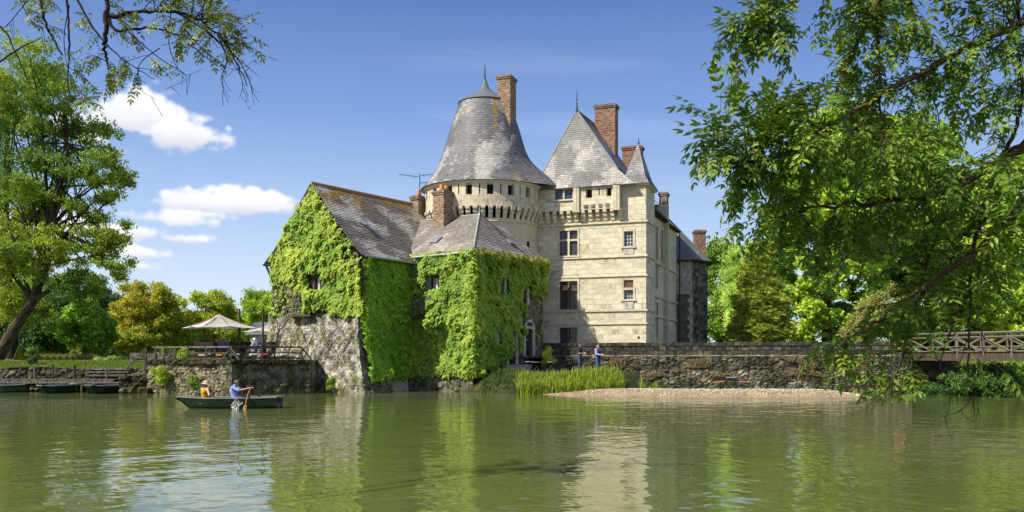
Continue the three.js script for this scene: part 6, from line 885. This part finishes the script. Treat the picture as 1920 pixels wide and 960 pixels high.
  parasol(-18.65, -56.5, -0.1, 2.92, 2.04, 2.5, 'large beige parasol open over the terrace tables'); parasol(-16.85, -63.4, 0.15, 2.75, 1.98, 2.35, 'second beige parasol partly hidden by the gabled house');
  for (const [px, d, label] of [[449, 58, 'bare timber post right of the large parasol'], [493, 58.2, 'bare timber post nearest the gabled house']]) { const o = single('timber_post', label, 'post', barG(V(0, 0, 0), V(0, 3.35, 0), 0.085, 0.07), MAT.oldWood, 'timber posts on the terrace'); o.position.set((px - 960) / FOCAL * d, 2.02, -d); }
  const hs = thing('small_outbuilding', 'small pale outbuilding with grey roof behind the second parasol', 'building', null, [-23.6, 1.9, -80]); part('wall', boxG(0, 4.2, 0, 2.35, -4, 0), MAT.paleStone, hs); part('roof', polyG([[V(-0.3, 2.3, 0.3), V(4.5, 2.3, 0.3), V(4.5, 3.5, -2), V(-0.3, 3.5, -2)], [V(-0.3, 2.3, -4.3), V(4.5, 2.3, -4.3), V(4.5, 3.5, -2), V(-0.3, 3.5, -2)], [V(0, 2.3, 0), V(0, 2.3, -4), V(0, 3.4, -2)]]), MAT.lead, hs); part('window', boxG(1.2, 1.9, 1.0, 1.9, 0, 0.03), MAT.glass, hs);
}
// ------------------------------------------------------------------ iris bank, strollers and beach furniture
function blades(name, label, spots, n, hMin, hMax, tint, seed, extra) {
  const r = rngOf(seed), s = new Soup(), g = thing(name, label, 'reeds', null);
  for (let i = 0; i < n; i++) { const [x, d, y] = spots(r), h = lerp(hMin, hMax, r()), a = r() * 6.28, lean = (0.08 + r() * r() * 1.0) * h, w = 0.018 + r() * 0.016, dx = Math.cos(a), dz = Math.sin(a), b = (Math.random, r() - 0.5) * 1.2 + a + 1.57, wx = Math.cos(b) * w, wz = Math.sin(b) * w, c = tint(r), q = (f, k) => [x + dx * lean * f * f + wx * k, y + h * (f - 0.22 * f * f * lean / h * 1.6), -d + dz * lean * f * f + wz * k];
    for (let j = 0; j < 4; j++) { const f0 = j / 4, f1 = (j + 1) / 4, k0 = 1 - f0 ** 3, k1 = 1 - f1 ** 3; if (j < 3) s.quad(q(f0, -k0), q(f0, k0), q(f1, k1), q(f1, -k1), c); else s.tri(q(f0, -k0), q(f0, k0), q(f1, 0), c); } }
  part('blades', s.geo(), Object.assign(leafMat([1, 1, 1], 0.4), { vertexColors: true }), g).userData.kind = 'stuff'; if (extra) extra(g, r); return g;
}
const bladeTint = (r) => { const k = 0.7 + r() * 0.7, y = r(); if (r() < 0.07) return [0.42 * k, 0.36 * k, 0.14 * k]; return [lerp(0.2, 0.42, y) * k, lerp(0.34, 0.48, y) * k, 0.04 * k]; };
blades('iris_clump', 'tall bright green iris bed with yellow flowers at the water edge', (r) => { const x = 0.3 + r() * 6.5, d = 52.6 + r() * 1.8 + (x > 5.4 ? (x - 5.4) * 0.45 : 0); return [x, d, Math.max(-0.05, BANK(x, d) - 0.05)]; }, 5000, 0.5, 1.15, bladeTint, 5, (g, r) => {
  for (const [px, py] of [[1003, 702], [1028, 707], [1030, 712], [1074, 713], [1101, 699], [1072, 703], [1056, 729], [985, 712], [1052, 702], [1122, 708]]) { const f = [], p = at(px, py, 52.9); for (let i = 0; i < 6; i++) { const q = OVAL_LEAF.clone(); q.scale(0.09, 0.11, 0.09); q.rotateX(i < 3 ? 0.9 : -0.7); q.rotateY(i * 2.09 + r()); q.translate(p.x, p.y, p.z); f.push(q); } part('flower', f, leafMat([0.75, 0.36, 0.02], 0.3), g); }
});
blades('shore_grass', 'coarse grass coloured darker for the shade below the side wall', (r) => { const x = -1.9 + r() * 2.6, d = 53.4 + r() * 3.4; return [x, d, Math.max(-0.05, BANK(x, d) - 0.05)]; }, 1300, 0.12, 0.38, (r) => { const k = 0.6 + r() * 0.5; return [0.1 * k, 0.16 * k, 0.02]; }, 6);  // blade colour darkened for the shade under the house
blades('iris_tuft', 'lone tuft of iris leaves against the garden wall', (r) => [7.75 + r() * 0.35, 53.6 + r() * 0.5, 0.05], 46, 0.5, 1.15, bladeTint, 8);
blades('iris_tuft', 'shorter lone tuft of iris leaves right beside the other', (r) => [8.3 + r() * 0.5, 53.4 + r() * 0.5, 0.05], 60, 0.35, 0.85, bladeTint, 9);
person('standing visitor in black shirt and blue jeans by the garden wall', [4.3, BANK(4.3, 56.4) - 0.01, -56.4], 1.2, pose(STAND, { wrL: [0.05, 1.16, 0.3], wrR: [-0.08, 1.12, 0.3], face: [0, -0.15, 1] }), { shirt: [0.03, 0.035, 0.05], pants: [0.06, 0.1, 0.22], hair: [0.06, 0.045, 0.035], sleeve: 0.7 }, 'visitors by the garden wall');
person('standing visitor with auburn hair, lilac sleeves and dark vest', [5.45, BANK(5.45, 56.2) - 0.06, -56.2], 0.75, pose(STAND, { head: [0, 1.6, 0.02] }), { shirt: [0.45, 0.42, 0.7], vest: [0.025, 0.03, 0.06], pants: [0.07, 0.12, 0.3], hair: [0.2, 0.07, 0.03], longHair: 0.1, sleeve: 2 }, 'visitors by the garden wall');
function stool(x, z, y, turn, tilt, col, label) {
  const t = thing('folding_stool', label, 'stool', 'folding seats on the beach', [x, y, z], turn), seat = new Soup(); void seat;
  const s = part('seat', (() => { const q = []; for (let i = 0; i < 5; i++) q.push(boxG(-0.3, 0.3, 0.42, 0.445, -0.2 + i * 0.085, -0.13 + i * 0.085)); return q; })(), cloth(col), t); s.rotation.z = tilt;
  for (const e of [-0.17, 0.17]) { part('leg', barG(V(-0.27, 0, e), V(0.22, 0.42, e), 0.013), MAT.iron, t); part('leg', barG(V(0.27, 0, e * 0.85), V(-0.22, 0.42, e * 0.85), 0.013), MAT.iron, t); }
  part('crossbar', [barG(V(-0.27, 0.02, -0.17), V(-0.27, 0.02, 0.17), 0.011), barG(V(0.27, 0.02, -0.15), V(0.27, 0.02, 0.15), 0.011)], MAT.iron, t);
}
function bistro(x, z, y, R, h, col, label, group) { const t = thing('bistro_table', label, 'table', group, [x, y, z]); part('table_top', (() => { const g = new THREE.CylinderGeometry(R, R, 0.03, 28); g.translate(0, h, 0); return g; })(), std(col, { roughness: 0.5, map: again(mottle, 1) }), t); for (const [a, b] of [[-1, 1], [1, -1]]) for (const e of [-0.18, 0.18]) part('leg', barG(V(a * 0.24, 0, e), V(b * 0.22, h - 0.01, e), 0.013), MAT.iron, t); }
const onBeach = (px, d) => { const x = (px - 960) / FOCAL * d; return [x, -d, BEACH(x, d) - 0.005]; };
{ const s = (px, d, turn, tilt, col, label) => { const [x, z, y] = onBeach(px, d); stool(x, z, y, turn, tilt, col, label); };
  s(1349, 50.6, 0.15, 0.1, [0.72, 0.26, 0.12], 'orange folding seat left of the beach table'); s(1394, 50.8, -0.3, -0.08, [0.7, 0.25, 0.14], 'orange folding seat right of the beach table'); s(1491, 51.3, 0.3, 0.08, [0.66, 0.52, 0.42], 'pale folding seat standing alone at the wall behind an orange one'); s(1501, 50.6, 0, -0.04, [0.74, 0.27, 0.13], 'orange folding seat in front of the pale seat');
  const [x, z, y] = onBeach(1374, 51.4); bistro(x, z, y, 0.4, 0.72, [0.3, 0.3, 0.36], 'grey round bistro table on the gravel beach', 'bistro tables'); }
for (const [px, d, R, col, label] of [[992, 57.6, 0.28, [0.5, 0.5, 0.5], 'small grey bistro table closest to the side door'], [1006, 57.0, 0.36, [0.42, 0.2, 0.18], 'reddish bistro table behind the irises'], [1033, 57.4, 0.24, [0.45, 0.45, 0.48], 'small grey bistro table at the end of the garden wall']]) { const x = (px - 960) / FOCAL * d; bistro(x, -d, BANK(x, d) - 0.01, R, 0.6, col, label, 'bistro tables'); }
// ------------------------------------------------------------------ footbridge on the right
{
  const a = V(24.1, 2.42, -53.6), b = V(28.6, 2.6, -42.5), dir = b.clone().sub(a), L = dir.length(), B = thing('footbridge', 'rustic timber footbridge with crossed railings', 'bridge', null, a.toArray(), -Math.atan2(dir.z, dir.x)); B.rotation.order = 'YXZ';
  const r = rngOf(4), W = 1.7; for (let i = 0; i < Math.floor(L / 0.17); i++) part('deck_plank', boxG(i * 0.17, i * 0.17 + 0.155, 0.0, 0.05, -W, 0), i % 2 ? MAT.greyWood : MAT.oldWood, B);
  for (const z of [-0.02, -W - 0.1]) part('girder', boxG(0, L, -0.42, -0.012, z, z + 0.12), MAT.oldWood, B);
  for (const z of [0.06, -W - 0.06]) { const n = 7, s = L / n; for (let i = 0; i <= n; i++) { part('post', barG(V(i * s, -0.3, z), V(i * s, 1.12, z), 0.06, 0.055), MAT.greyWood, B); if (i === n) break; const q = (u, y) => V(i * s + u * s, y, z + 0.03); part('brace', barG(q(0.03, 0.12), q(0.97, 0.86), 0.042), MAT.greyWood, B); part('brace', barG(q(0.03, 0.86).add(V(0, 0, 0.05)), q(0.97, 0.12).add(V(0, 0, 0.05)), 0.042), MAT.greyWood, B); part('brace', barG(q(0.03, 0.36), q(0.97, 0.36), 0.034), MAT.greyWood, B); } part('handrail', barG(V(-0.1, 1.14, z), V(L + 0.1, 1.14, z), 0.06), MAT.greyWood, B); part('rail', barG(V(0, 0.9, z), V(L, 0.9, z), 0.045), MAT.greyWood, B); part('rail', barG(V(0, 0.1, z), V(L, 0.1, z), 0.045), MAT.greyWood, B); }
  const Ab = thing('bridge_abutment', 'dark stone abutment below the landing end of the footbridge', 'wall', null, [23.6, 0, -53.4]); part('abutment_face', rubbleG((u, v, w) => [u, v, w - u * 0.12], 0, 3.6, -0.5, 2.0, { sw: 0.5, sh: 0.25, depth: 0.1, step: 0.08, seed: 101, color: (id) => [0.28 + id * 0.22, 0.27 + id * 0.22, 0.22 + id * 0.18] }), MAT.rubble, Ab); part('abutment_side', rubbleG((u, v, w) => [3.6 + w, v, -0.43 - u], 0, 3, -0.5, 2.0, { seed: 102 }), MAT.rubble, Ab);
  const lb = thing('lifebuoy', 'faded orange lifebuoy hanging at the end of the garden wall', 'lifebuoy', null, [23.2, 2.95, -53.05]); const ring = new THREE.TorusGeometry(0.27, 0.075, 10, 28); part('ring', ring, std([0.62, 0.2, 0.13], { roughness: 0.7 }), lb); for (let i = 0; i < 4; i++) { const t = new THREE.TorusGeometry(0.27, 0.08, 10, 6, 0.35); t.rotateZ(i * Math.PI / 2 + 0.6); part('band', t, std([0.7, 0.5, 0.45], { roughness: 0.6 }), lb); } part('bracket', beamG(V(0, -0.35, -0.14), V(0, 0.5, -0.14), 0.08, 0.05), MAT.oldWood, lb); lb.rotation.z = 0.3;
}
shrub('dark bushes hanging over the right bank beneath the bridge', 1850, 50.5, 0.1, 60, 30, deep, 1700, 81, CLUSTERS, 0.36);
shrub('sunlit leafy growth on the right bank at the frame edge', 1915, 52, 1.2, 40, 18, lime, 700, 82, CLUSTERS, 0.34);
shrub('low dark growth at the foot of the bridge abutment', 1760, 52.2, 0.0, 34, 12, deep, 420, 83, CLUSTERS, 0.28);
// ------------------------------------------------------------------ overhanging branches close to the camera
function compoundLeaf(pairs, seed, len = 0.24) {           // an ash leaf: leaflets in pairs along a stalk, growing along +x and drooping
  const s = new Soup(), r = rngOf(seed), n = pairs, stalk = (t) => [t * len, -0.22 * len * t * t, 0];
  const leaflet = (o, dir, up, l, w) => { const q = (a, b, c) => [o[0] + dir[0] * a + up[0] * c + (dir[1] * up[2] - dir[2] * up[1]) * b, o[1] + dir[1] * a + up[1] * c + (dir[2] * up[0] - dir[0] * up[2]) * b, o[2] + dir[2] * a + up[2] * c + (dir[0] * up[1] - dir[1] * up[0]) * b], pts = [[0, 0, 0], [0.3, 0.9, 0.12], [0.6, 0.8, 0.08], [1, 0, -0.12]]; const P = pts.map(([a, b, c]) => [q(a * l, b * w, c * w), q(a * l, -b * w, c * w), q(a * l, 0, (c - 0.25) * w)]); for (let i = 0; i < 3; i++) { s.quad(P[i][2], P[i + 1][2], P[i + 1][0], P[i][0]); s.quad(P[i][1], P[i + 1][1], P[i + 1][2], P[i][2]); } };
  for (let i = 0; i < n; i++) for (const e of [-1, 1]) { const t = 0.3 + 0.6 * i / (n - 1 || 1), a = 0.95 + (r() - 0.5) * 0.3, d = [Math.cos(a), -0.25 - r() * 0.25, e * Math.sin(a)], l = Math.hypot(...d); leaflet(stalk(t), d.map((x) => x / l), [0.1, 0.97, e * 0.15 + (r() - 0.5) * 0.4], len * (0.33 + r() * 0.09), len * 0.085); }
  leaflet(stalk(0.98), [0.9, -0.42, 0], [0.4, 0.9, 0.05], len * 0.4, len * 0.09);
  const a = stalk(0), b = stalk(0.5), c = stalk(1); for (const [p, q] of [[a, b], [b, c]]) s.quad([p[0], p[1], p[2] - 0.0016], [p[0], p[1], p[2] + 0.0016], [q[0], q[1], q[2] + 0.0012], [q[0], q[1], q[2] - 0.0012]);
  return s.geo();
}
function overhang(name, label, { limbs, clusters, leafLen, pairs, tint, seed, barkMat, twigMat, trunk, depthSpread = 0.9, bare = [] }) {
  const T = thing(name, label, 'tree', 'branches overhanging the camera'), r = rngOf(seed), wood = [], twigs = [], nodes = [], put = [], q = new THREE.Quaternion(), m = new THREE.Matrix4(), c = new THREE.Color(), bend = (pts, n) => new THREE.CatmullRomCurve3(pts).getPoints(n);
  if (trunk) wood.push(tubeG(bend(trunk.map((p) => V(p[0], p[1], p[2])), 14), Array.from({ length: 15 }, (_, i) => trunk[0][3] * (1 - 0.82 * i / 14)), 12));
  for (const [pts, r0, r1] of limbs) { const w = bend(pts.map((p) => p.length === 4 ? V(p[0], p[1], p[2]) : at(...p)), pts.length * 5), n = w.length - 1; w.forEach((p, i) => { p.x += (r() - 0.5) * r0 * 0.9; p.y += (r() - 0.5) * r0 * 0.9; nodes.push([p, lerp(r0, r1, i / n)]); }); wood.push(tubeG(w, w.map((_, i) => lerp(r0, r1, i / n)), 7)); }
  const shapes = [compoundLeaf(pairs, seed + 1, leafLen), compoundLeaf(pairs, seed + 2, leafLen * 0.9), compoundLeaf(Math.max(2, pairs - 1), seed + 3, leafLen * 0.8)], lists = shapes.map(() => []);
  const leafAt = (p, dir, k = 1) => { const x = dir.clone().add(V((r() - 0.5) * 1.1, (r() - 0.6) * 0.9, (r() - 0.5) * 1.1)).normalize(), u = V((r() - 0.5) * 0.9, 1, (r() - 0.5) * 0.9), z = x.clone().cross(u).normalize(), y = z.clone().cross(x), s = (0.55 + r() * 0.75) * k; m.makeBasis(x, y, z); q.setFromRotationMatrix(m); lists[Math.floor(r() * shapes.length)].push(new THREE.Matrix4().compose(p, q, V(s, s, s)), tint(r)); };
  for (const [px, py, rad, n, d] of clusters) {
    const k = d / FOCAL, nt = Math.max(2, Math.round(n / 9)), C = at(px, py, d);
    for (let t = 0; t < nt; t++) {
      const a = r() * 6.283, f = Math.sqrt(r()) * rad * k, tip = C.clone().add(V(Math.cos(a) * f, Math.sin(a) * f, (r() - 0.5) * depthSpread));
      let best = nodes[0], bd = 1e9; for (const nd of nodes) { const dd = nd[0].distanceTo(tip) + (nd[0].y < tip.y ? 0.25 : 0) + r() * 0.5; if (dd < bd) { bd = dd; best = nd; } }
      const s = best[0], span = s.distanceTo(tip), midp = s.clone().lerp(tip, 0.5).add(V((r() - 0.5) * span * 0.35, span * (0.05 + 0.22 * r()), (r() - 0.5) * span * 0.3)), pts = bend([s, s.clone().lerp(midp, 0.5).add(V((r() - 0.5) * 0.06, (r() - 0.5) * 0.06, 0)), midp, tip], 9), r0 = Math.min(best[1] * 0.6, 0.004 + span * 0.005);
      twigs.push(tubeG(pts, pts.map((_, i) => r0 * (1 - 0.8 * i / 9) + 0.0012), 4));
      const per = Math.max(3, Math.round(n / nt)), along = Math.min(0.75, 0.4 / Math.max(0.3, span)); for (let i = 0; i < per; i++) { const u = 1 - along * r() * (i ? 1 : 0), j = Math.min(8, Math.floor(u * 9)), p = pts[j].clone().lerp(pts[j + 1], clamp(u * 9 - j)), dir = pts[j + 1].clone().sub(pts[j]).normalize(), side = V(r() - 0.5, r() - 0.5, r() - 0.5).multiplyScalar(1.5); leafAt(p, i ? dir.add(side) : dir); }
    }
  }
  for (const [pts, r0] of bare) { const w = bend(pts.map((p) => at(...p)), 14); twigs.push(tubeG(w, w.map((_, i) => r0 * (1 - 0.75 * i / 14)), 5)); for (let k = 0; k < 4; k++) { const i = 5 + Math.floor(r() * 9), p = w[i], dx = V((r() - 0.5) * 0.3, -0.05 - r() * 0.28, (r() - 0.5) * 0.2); twigs.push(tubeG([p, p.clone().addScaledVector(dx, 0.5).add(V((r() - 0.5) * 0.05, 0, 0)), p.clone().add(dx), p.clone().add(dx).add(V((r() - 0.5) * 0.12, 0.02 + r() * 0.04, 0))], [r0 * 0.5, r0 * 0.4, r0 * 0.3, r0 * 0.18], 4)); } }
  part('limbs', wood, barkMat, T); part('twigs', twigs, twigMat, T).userData.kind = 'stuff';
  const mat = leafMat([1, 1, 1], 0.4); mat.roughness = 0.45;
  lists.forEach((l, i) => { if (!l.length) return; const im = shadowed(new THREE.InstancedMesh(shapes[i], mat, l.length / 2)); im.name = 'leaves'; im.userData.kind = 'stuff'; for (let k = 0; k < l.length / 2; k++) { im.setMatrixAt(k, l[2 * k]); im.setColorAt(k, c.setRGB(...l[2 * k + 1])); } T.add(im); });
}
{
  const cl = [], add = (d, k, ...l) => { for (const [x, y, r, n] of l) cl.push([x, y, r, Math.round(n * k * (y > 470 ? 0.7 : y > 330 ? 0.95 : x < 1560 ? 1.15 : 1.3)), d]); };
  add(9.6, 1, [1372, 62, 32, 26], [1400, 92, 34, 34], [1360, 75, 26, 12], [1440, 20, 48, 60], [1465, 70, 42, 55], [1425, 50, 40, 40]);
  add(10.2, 1, [1540, 25, 60, 60], [1610, 60, 55, 60], [1690, 35, 60, 70], [1770, 60, 60, 70], [1850, 40, 60, 70], [1900, 110, 50, 60], [1730, 110, 50, 50], [1660, 120, 50, 50], [1590, 130, 45, 40], [1800, 130, 45, 45]);
  add(9.2, 1, [1328, 205, 20, 18], [1345, 232, 26, 30], [1335, 262, 28, 34], [1360, 300, 34, 46], [1330, 320, 22, 20], [1408, 180, 34, 44], [1440, 215, 42, 66], [1415, 245, 40, 50], [1400, 290, 44, 66], [1465, 285, 50, 80], [1490, 190, 42, 60], [1535, 235, 50, 70]);
  add(10.4, 1, [1600, 200, 50, 70], [1670, 215, 50, 65], [1750, 200, 45, 50], [1830, 190, 50, 55], [1895, 200, 45, 40], [1820, 262, 40, 36]);
  add(9.6, 1, [1385, 352, 34, 46], [1420, 385, 42, 62], [1400, 425, 30, 36], [1475, 380, 50, 80], [1545, 345, 50, 74], [1615, 320, 50, 74], [1690, 325, 55, 80], [1770, 320, 55, 76], [1850, 335, 50, 66], [1905, 330, 34, 40]);
  add(10, 1, [1440, 450, 40, 54], [1500, 455, 46, 58], [1575, 440, 50, 70], [1650, 430, 55, 80], [1725, 420, 55, 84], [1800, 430, 55, 80], [1880, 430, 45, 64]);
  add(10.4, 1, [1540, 520, 36, 26], [1610, 520, 46, 46], [1690, 510, 55, 80], [1765, 520, 55, 84], [1840, 520, 50, 76], [1900, 540, 36, 50]);
  add(10, 1, [1562, 645, 26, 42], [1548, 682, 24, 34], [1585, 690, 24, 26], [1625, 600, 40, 44], [1690, 590, 50, 70], [1765, 590, 50, 70], [1850, 570, 40, 36], [1700, 650, 44, 60], [1640, 695, 30, 40], [1690, 705, 30, 40], [1830, 690, 26, 16], [1600, 712, 18, 18]);
  for (let i = 0; i < 16; i++) cl.push([1480 + i * 34, -60 - (i % 3) * 70, 70, 60, 10.5]);  // crown foliage above the frame, out of view, shading the branches below
  overhang('ash_tree', 'ash tree on the right whose leafy branches hang in front of the castle park', { seed: 401, leafLen: 0.235, pairs: 3, barkMat: std([0.26, 0.18, 0.09], { map: again(barkTex, 2), bumpMap: again(barkTex, 2), bumpScale: 0.01, roughness: 0.95 }), twigMat: MAT.twig,
    trunk: [[9.2, 0.3, 3.2, 0.34], [8.9, 2.5, 1.2], [8.2, 4.5, -3], [7.4, 6.6, -7.5]],
    limbs: [[[[7.62, 5.98, -6.2, 0], [1920, 40, 10.4], [1832, 83, 10.3], [1727, 138, 10.1], [1648, 182, 10], [1540, 242, 9.7], [1440, 300, 9.4], [1372, 305, 9.2]], 0.055, 0.008],
      [[[7.72, 5.72, -5.6, 0], [1935, 262, 10.6], [1870, 310, 10.5], [1800, 345, 10.3], [1700, 372, 10.1], [1600, 384, 9.9], [1480, 400, 9.7]], 0.085, 0.01],
      [[[8.12, 4.72, -3.5, 0], [1940, 355, 10.2], [1885, 420, 10.1], [1845, 457, 10], [1785, 505, 10], [1720, 547, 9.9], [1650, 600, 9.9], [1580, 655, 9.9]], 0.06, 0.008],
      [[[7.5, 6.4, -7.2, 0], [1680, -60, 10.2], [1640, 12, 10.1], [1612, 75, 10], [1580, 140, 9.9], [1560, 190, 9.9]], 0.045, 0.012], [[[7.5, 6.4, -7.2, 0], [1700, -120, 10], [1560, -60, 9.9], [1480, 10, 9.7], [1430, 45, 9.6], [1372, 60, 9.6]], 0.04, 0.006],
      [[[1870, 310, 10.5], [1840, 400, 10.4], [1822, 500, 10.4], [1818, 600, 10.3], [1815, 720, 10.2]], 0.035, 0.008], [[[1800, 345, 10.3], [1760, 430, 10.3], [1730, 520, 10.2], [1700, 640, 10.1], [1672, 735, 10]], 0.026, 0.006], [[[1640, 12, 10.1], [1648, 90, 10.1], [1650, 180, 10], [1652, 290, 10]], 0.022, 0.008], [[[1870, 310, 10.5], [1905, 240, 10.4], [1915, 140, 10.4], [1890, 30, 10.3]], 0.03, 0.012], [[[1785, 505, 10], [1800, 560, 10], [1775, 640, 9.9], [1760, 690, 9.9]], 0.02, 0.005]],
    clusters: cl, bare: [[[[1815, 690, 10.2], [1822, 740, 10.2], [1800, 770, 10.1], [1765, 782, 10.1]], 0.009], [[[1815, 690, 10.2], [1830, 735, 10.2], [1835, 775, 10.2]], 0.007], [[[1672, 700, 10], [1650, 735, 10], [1632, 748, 10]], 0.006], [[[1812, 640, 10.2], [1790, 715, 10.1], [1778, 775, 10.1]], 0.007], [[[1648, 170, 10], [1600, 260, 9.8], [1520, 300, 9.7]], 0.01], [[[1727, 138, 10.1], [1760, 230, 10.1], [1700, 300, 10]], 0.01], [[[1845, 457, 10], [1830, 560, 10], [1845, 640, 10]], 0.012]],
    tint: (r) => { const t = r(), k = 0.75 + r() * 0.5; return [lerp(0.09, 0.26, t) * k, lerp(0.18, 0.36, t) * k, lerp(0.02, 0.035, t) * k]; } });
  const c2 = [], ad2 = (d, ...l) => { for (const [x, y, r, n] of l) c2.push([x, y, r, n, d]); };
  ad2(14, [435, 15, 40, 70], [470, 70, 24, 34], [445, 48, 34, 44], [385, 22, 46, 60], [315, 15, 46, 50], [255, 50, 40, 44], [330, 62, 44, 40], [160, 78, 30, 26], [90, 15, 34, 24], [362, 92, 30, 26], [305, 140, 16, 16], [395, 70, 34, 36], [150, 150, 30, 30], [215, 128, 34, 34], [180, 185, 26, 26], [60, 40, 30, 14], [230, 8, 30, 22], [350, 40, 40, 36], [420, 100, 30, 20], [235, 150, 22, 20]);
  for (let i = 0; i < 8; i++) c2.push([60 + i * 55, -60 - (i % 2) * 60, 60, 40, 14.4]);  // foliage above the frame, out of view, dappling the limb shadow beneath
  overhang('overhead_tree', 'tree branch with dark boughs and drooping bare twigs crossing the upper left', { seed: 501, leafLen: 0.2, pairs: 3, barkMat: MAT.darkBark, twigMat: MAT.darkBark, trunk: [[-17.5, 0.3, 3.8, 0.4], [-17, 4, 1.5], [-16, 8, -3], [-15, 11.5, -7]],
    limbs: [[[[-15.4, 10.2, -5.4, 0], [120, -130, 13.6], [200, -10, 14], [202, 28, 14], [250, 24, 14], [308, 20, 14], [362, 31, 14], [405, 62, 14.1], [440, 110, 14.1], [462, 160, 14.1]], 0.045, 0.008], [[[200, 20, 14], [197, 60, 14], [196, 95, 14], [202, 122, 14]], 0.05, 0.014], [[[-15.4, 10.2, -5.4, 0], [60, -60, 13.8], [78, 10, 14], [90, 55, 14], [118, 104, 14]], 0.032, 0.014], [[[200, 30, 14], [215, 55, 14], [250, 55, 14], [290, 52, 14], [330, 66, 14.1], [390, 110, 14.1]], 0.03, 0.006], [[[120, -40, 14], [128, 30, 14], [130, 100, 14], [128, 160, 14], [136, 195, 14]], 0.022, 0.006], [[[-20, 35, 14], [10, 60, 14], [30, 100, 14], [56, 160, 14]], 0.02, 0.006], [[[-20, 130, 14], [30, 95, 14], [78, 70, 14]], 0.018, 0.006], [[[140, -10, 14], [180, 60, 14], [230, 110, 14], [290, 150, 14]], 0.02, 0.005], [[[300, 10, 14], [360, 40, 14], [410, 80, 14.1], [450, 140, 14.1]], 0.02, 0.005]],
    clusters: c2, bare: [[[[420, 80, 14.1], [452, 120, 14.1], [470, 160, 14.1], [476, 196, 14.1]], 0.011], [[[405, 60, 14.1], [425, 110, 14.1], [415, 150, 14.1], [430, 184, 14.1]], 0.01], [[[380, 50, 14], [430, 95, 14], [470, 130, 14], [488, 145, 14]], 0.01], [[[300, 90, 14], [262, 120, 14], [262, 165, 14], [290, 185, 14]], 0.009], [[[320, 25, 14], [318, 90, 14], [345, 140, 14], [380, 130, 14]], 0.009], [[[240, 60, 14], [300, 110, 14], [350, 145, 14.1], [310, 168, 14]], 0.01], [[[440, 110, 14.1], [455, 160, 14.1], [448, 185, 14.1]], 0.008], [[[350, 60, 14], [400, 110, 14], [440, 130, 14.1], [485, 110, 14.1]], 0.008], [[[130, 10, 14], [120, 70, 14], [128, 130, 14], [150, 180, 14]], 0.01], [[[60, -10, 14], [20, 40, 14], [5, 55, 14]], 0.009], [[[30, -20, 14], [60, 40, 14], [110, 60, 14]], 0.009]],
    tint: (r) => { const t = r(), k = 0.75 + r() * 0.5; return [lerp(0.2, 0.36, t) * k, lerp(0.26, 0.38, t) * k, 0.03 * k]; } });
}
renderer.render(scene, camera);
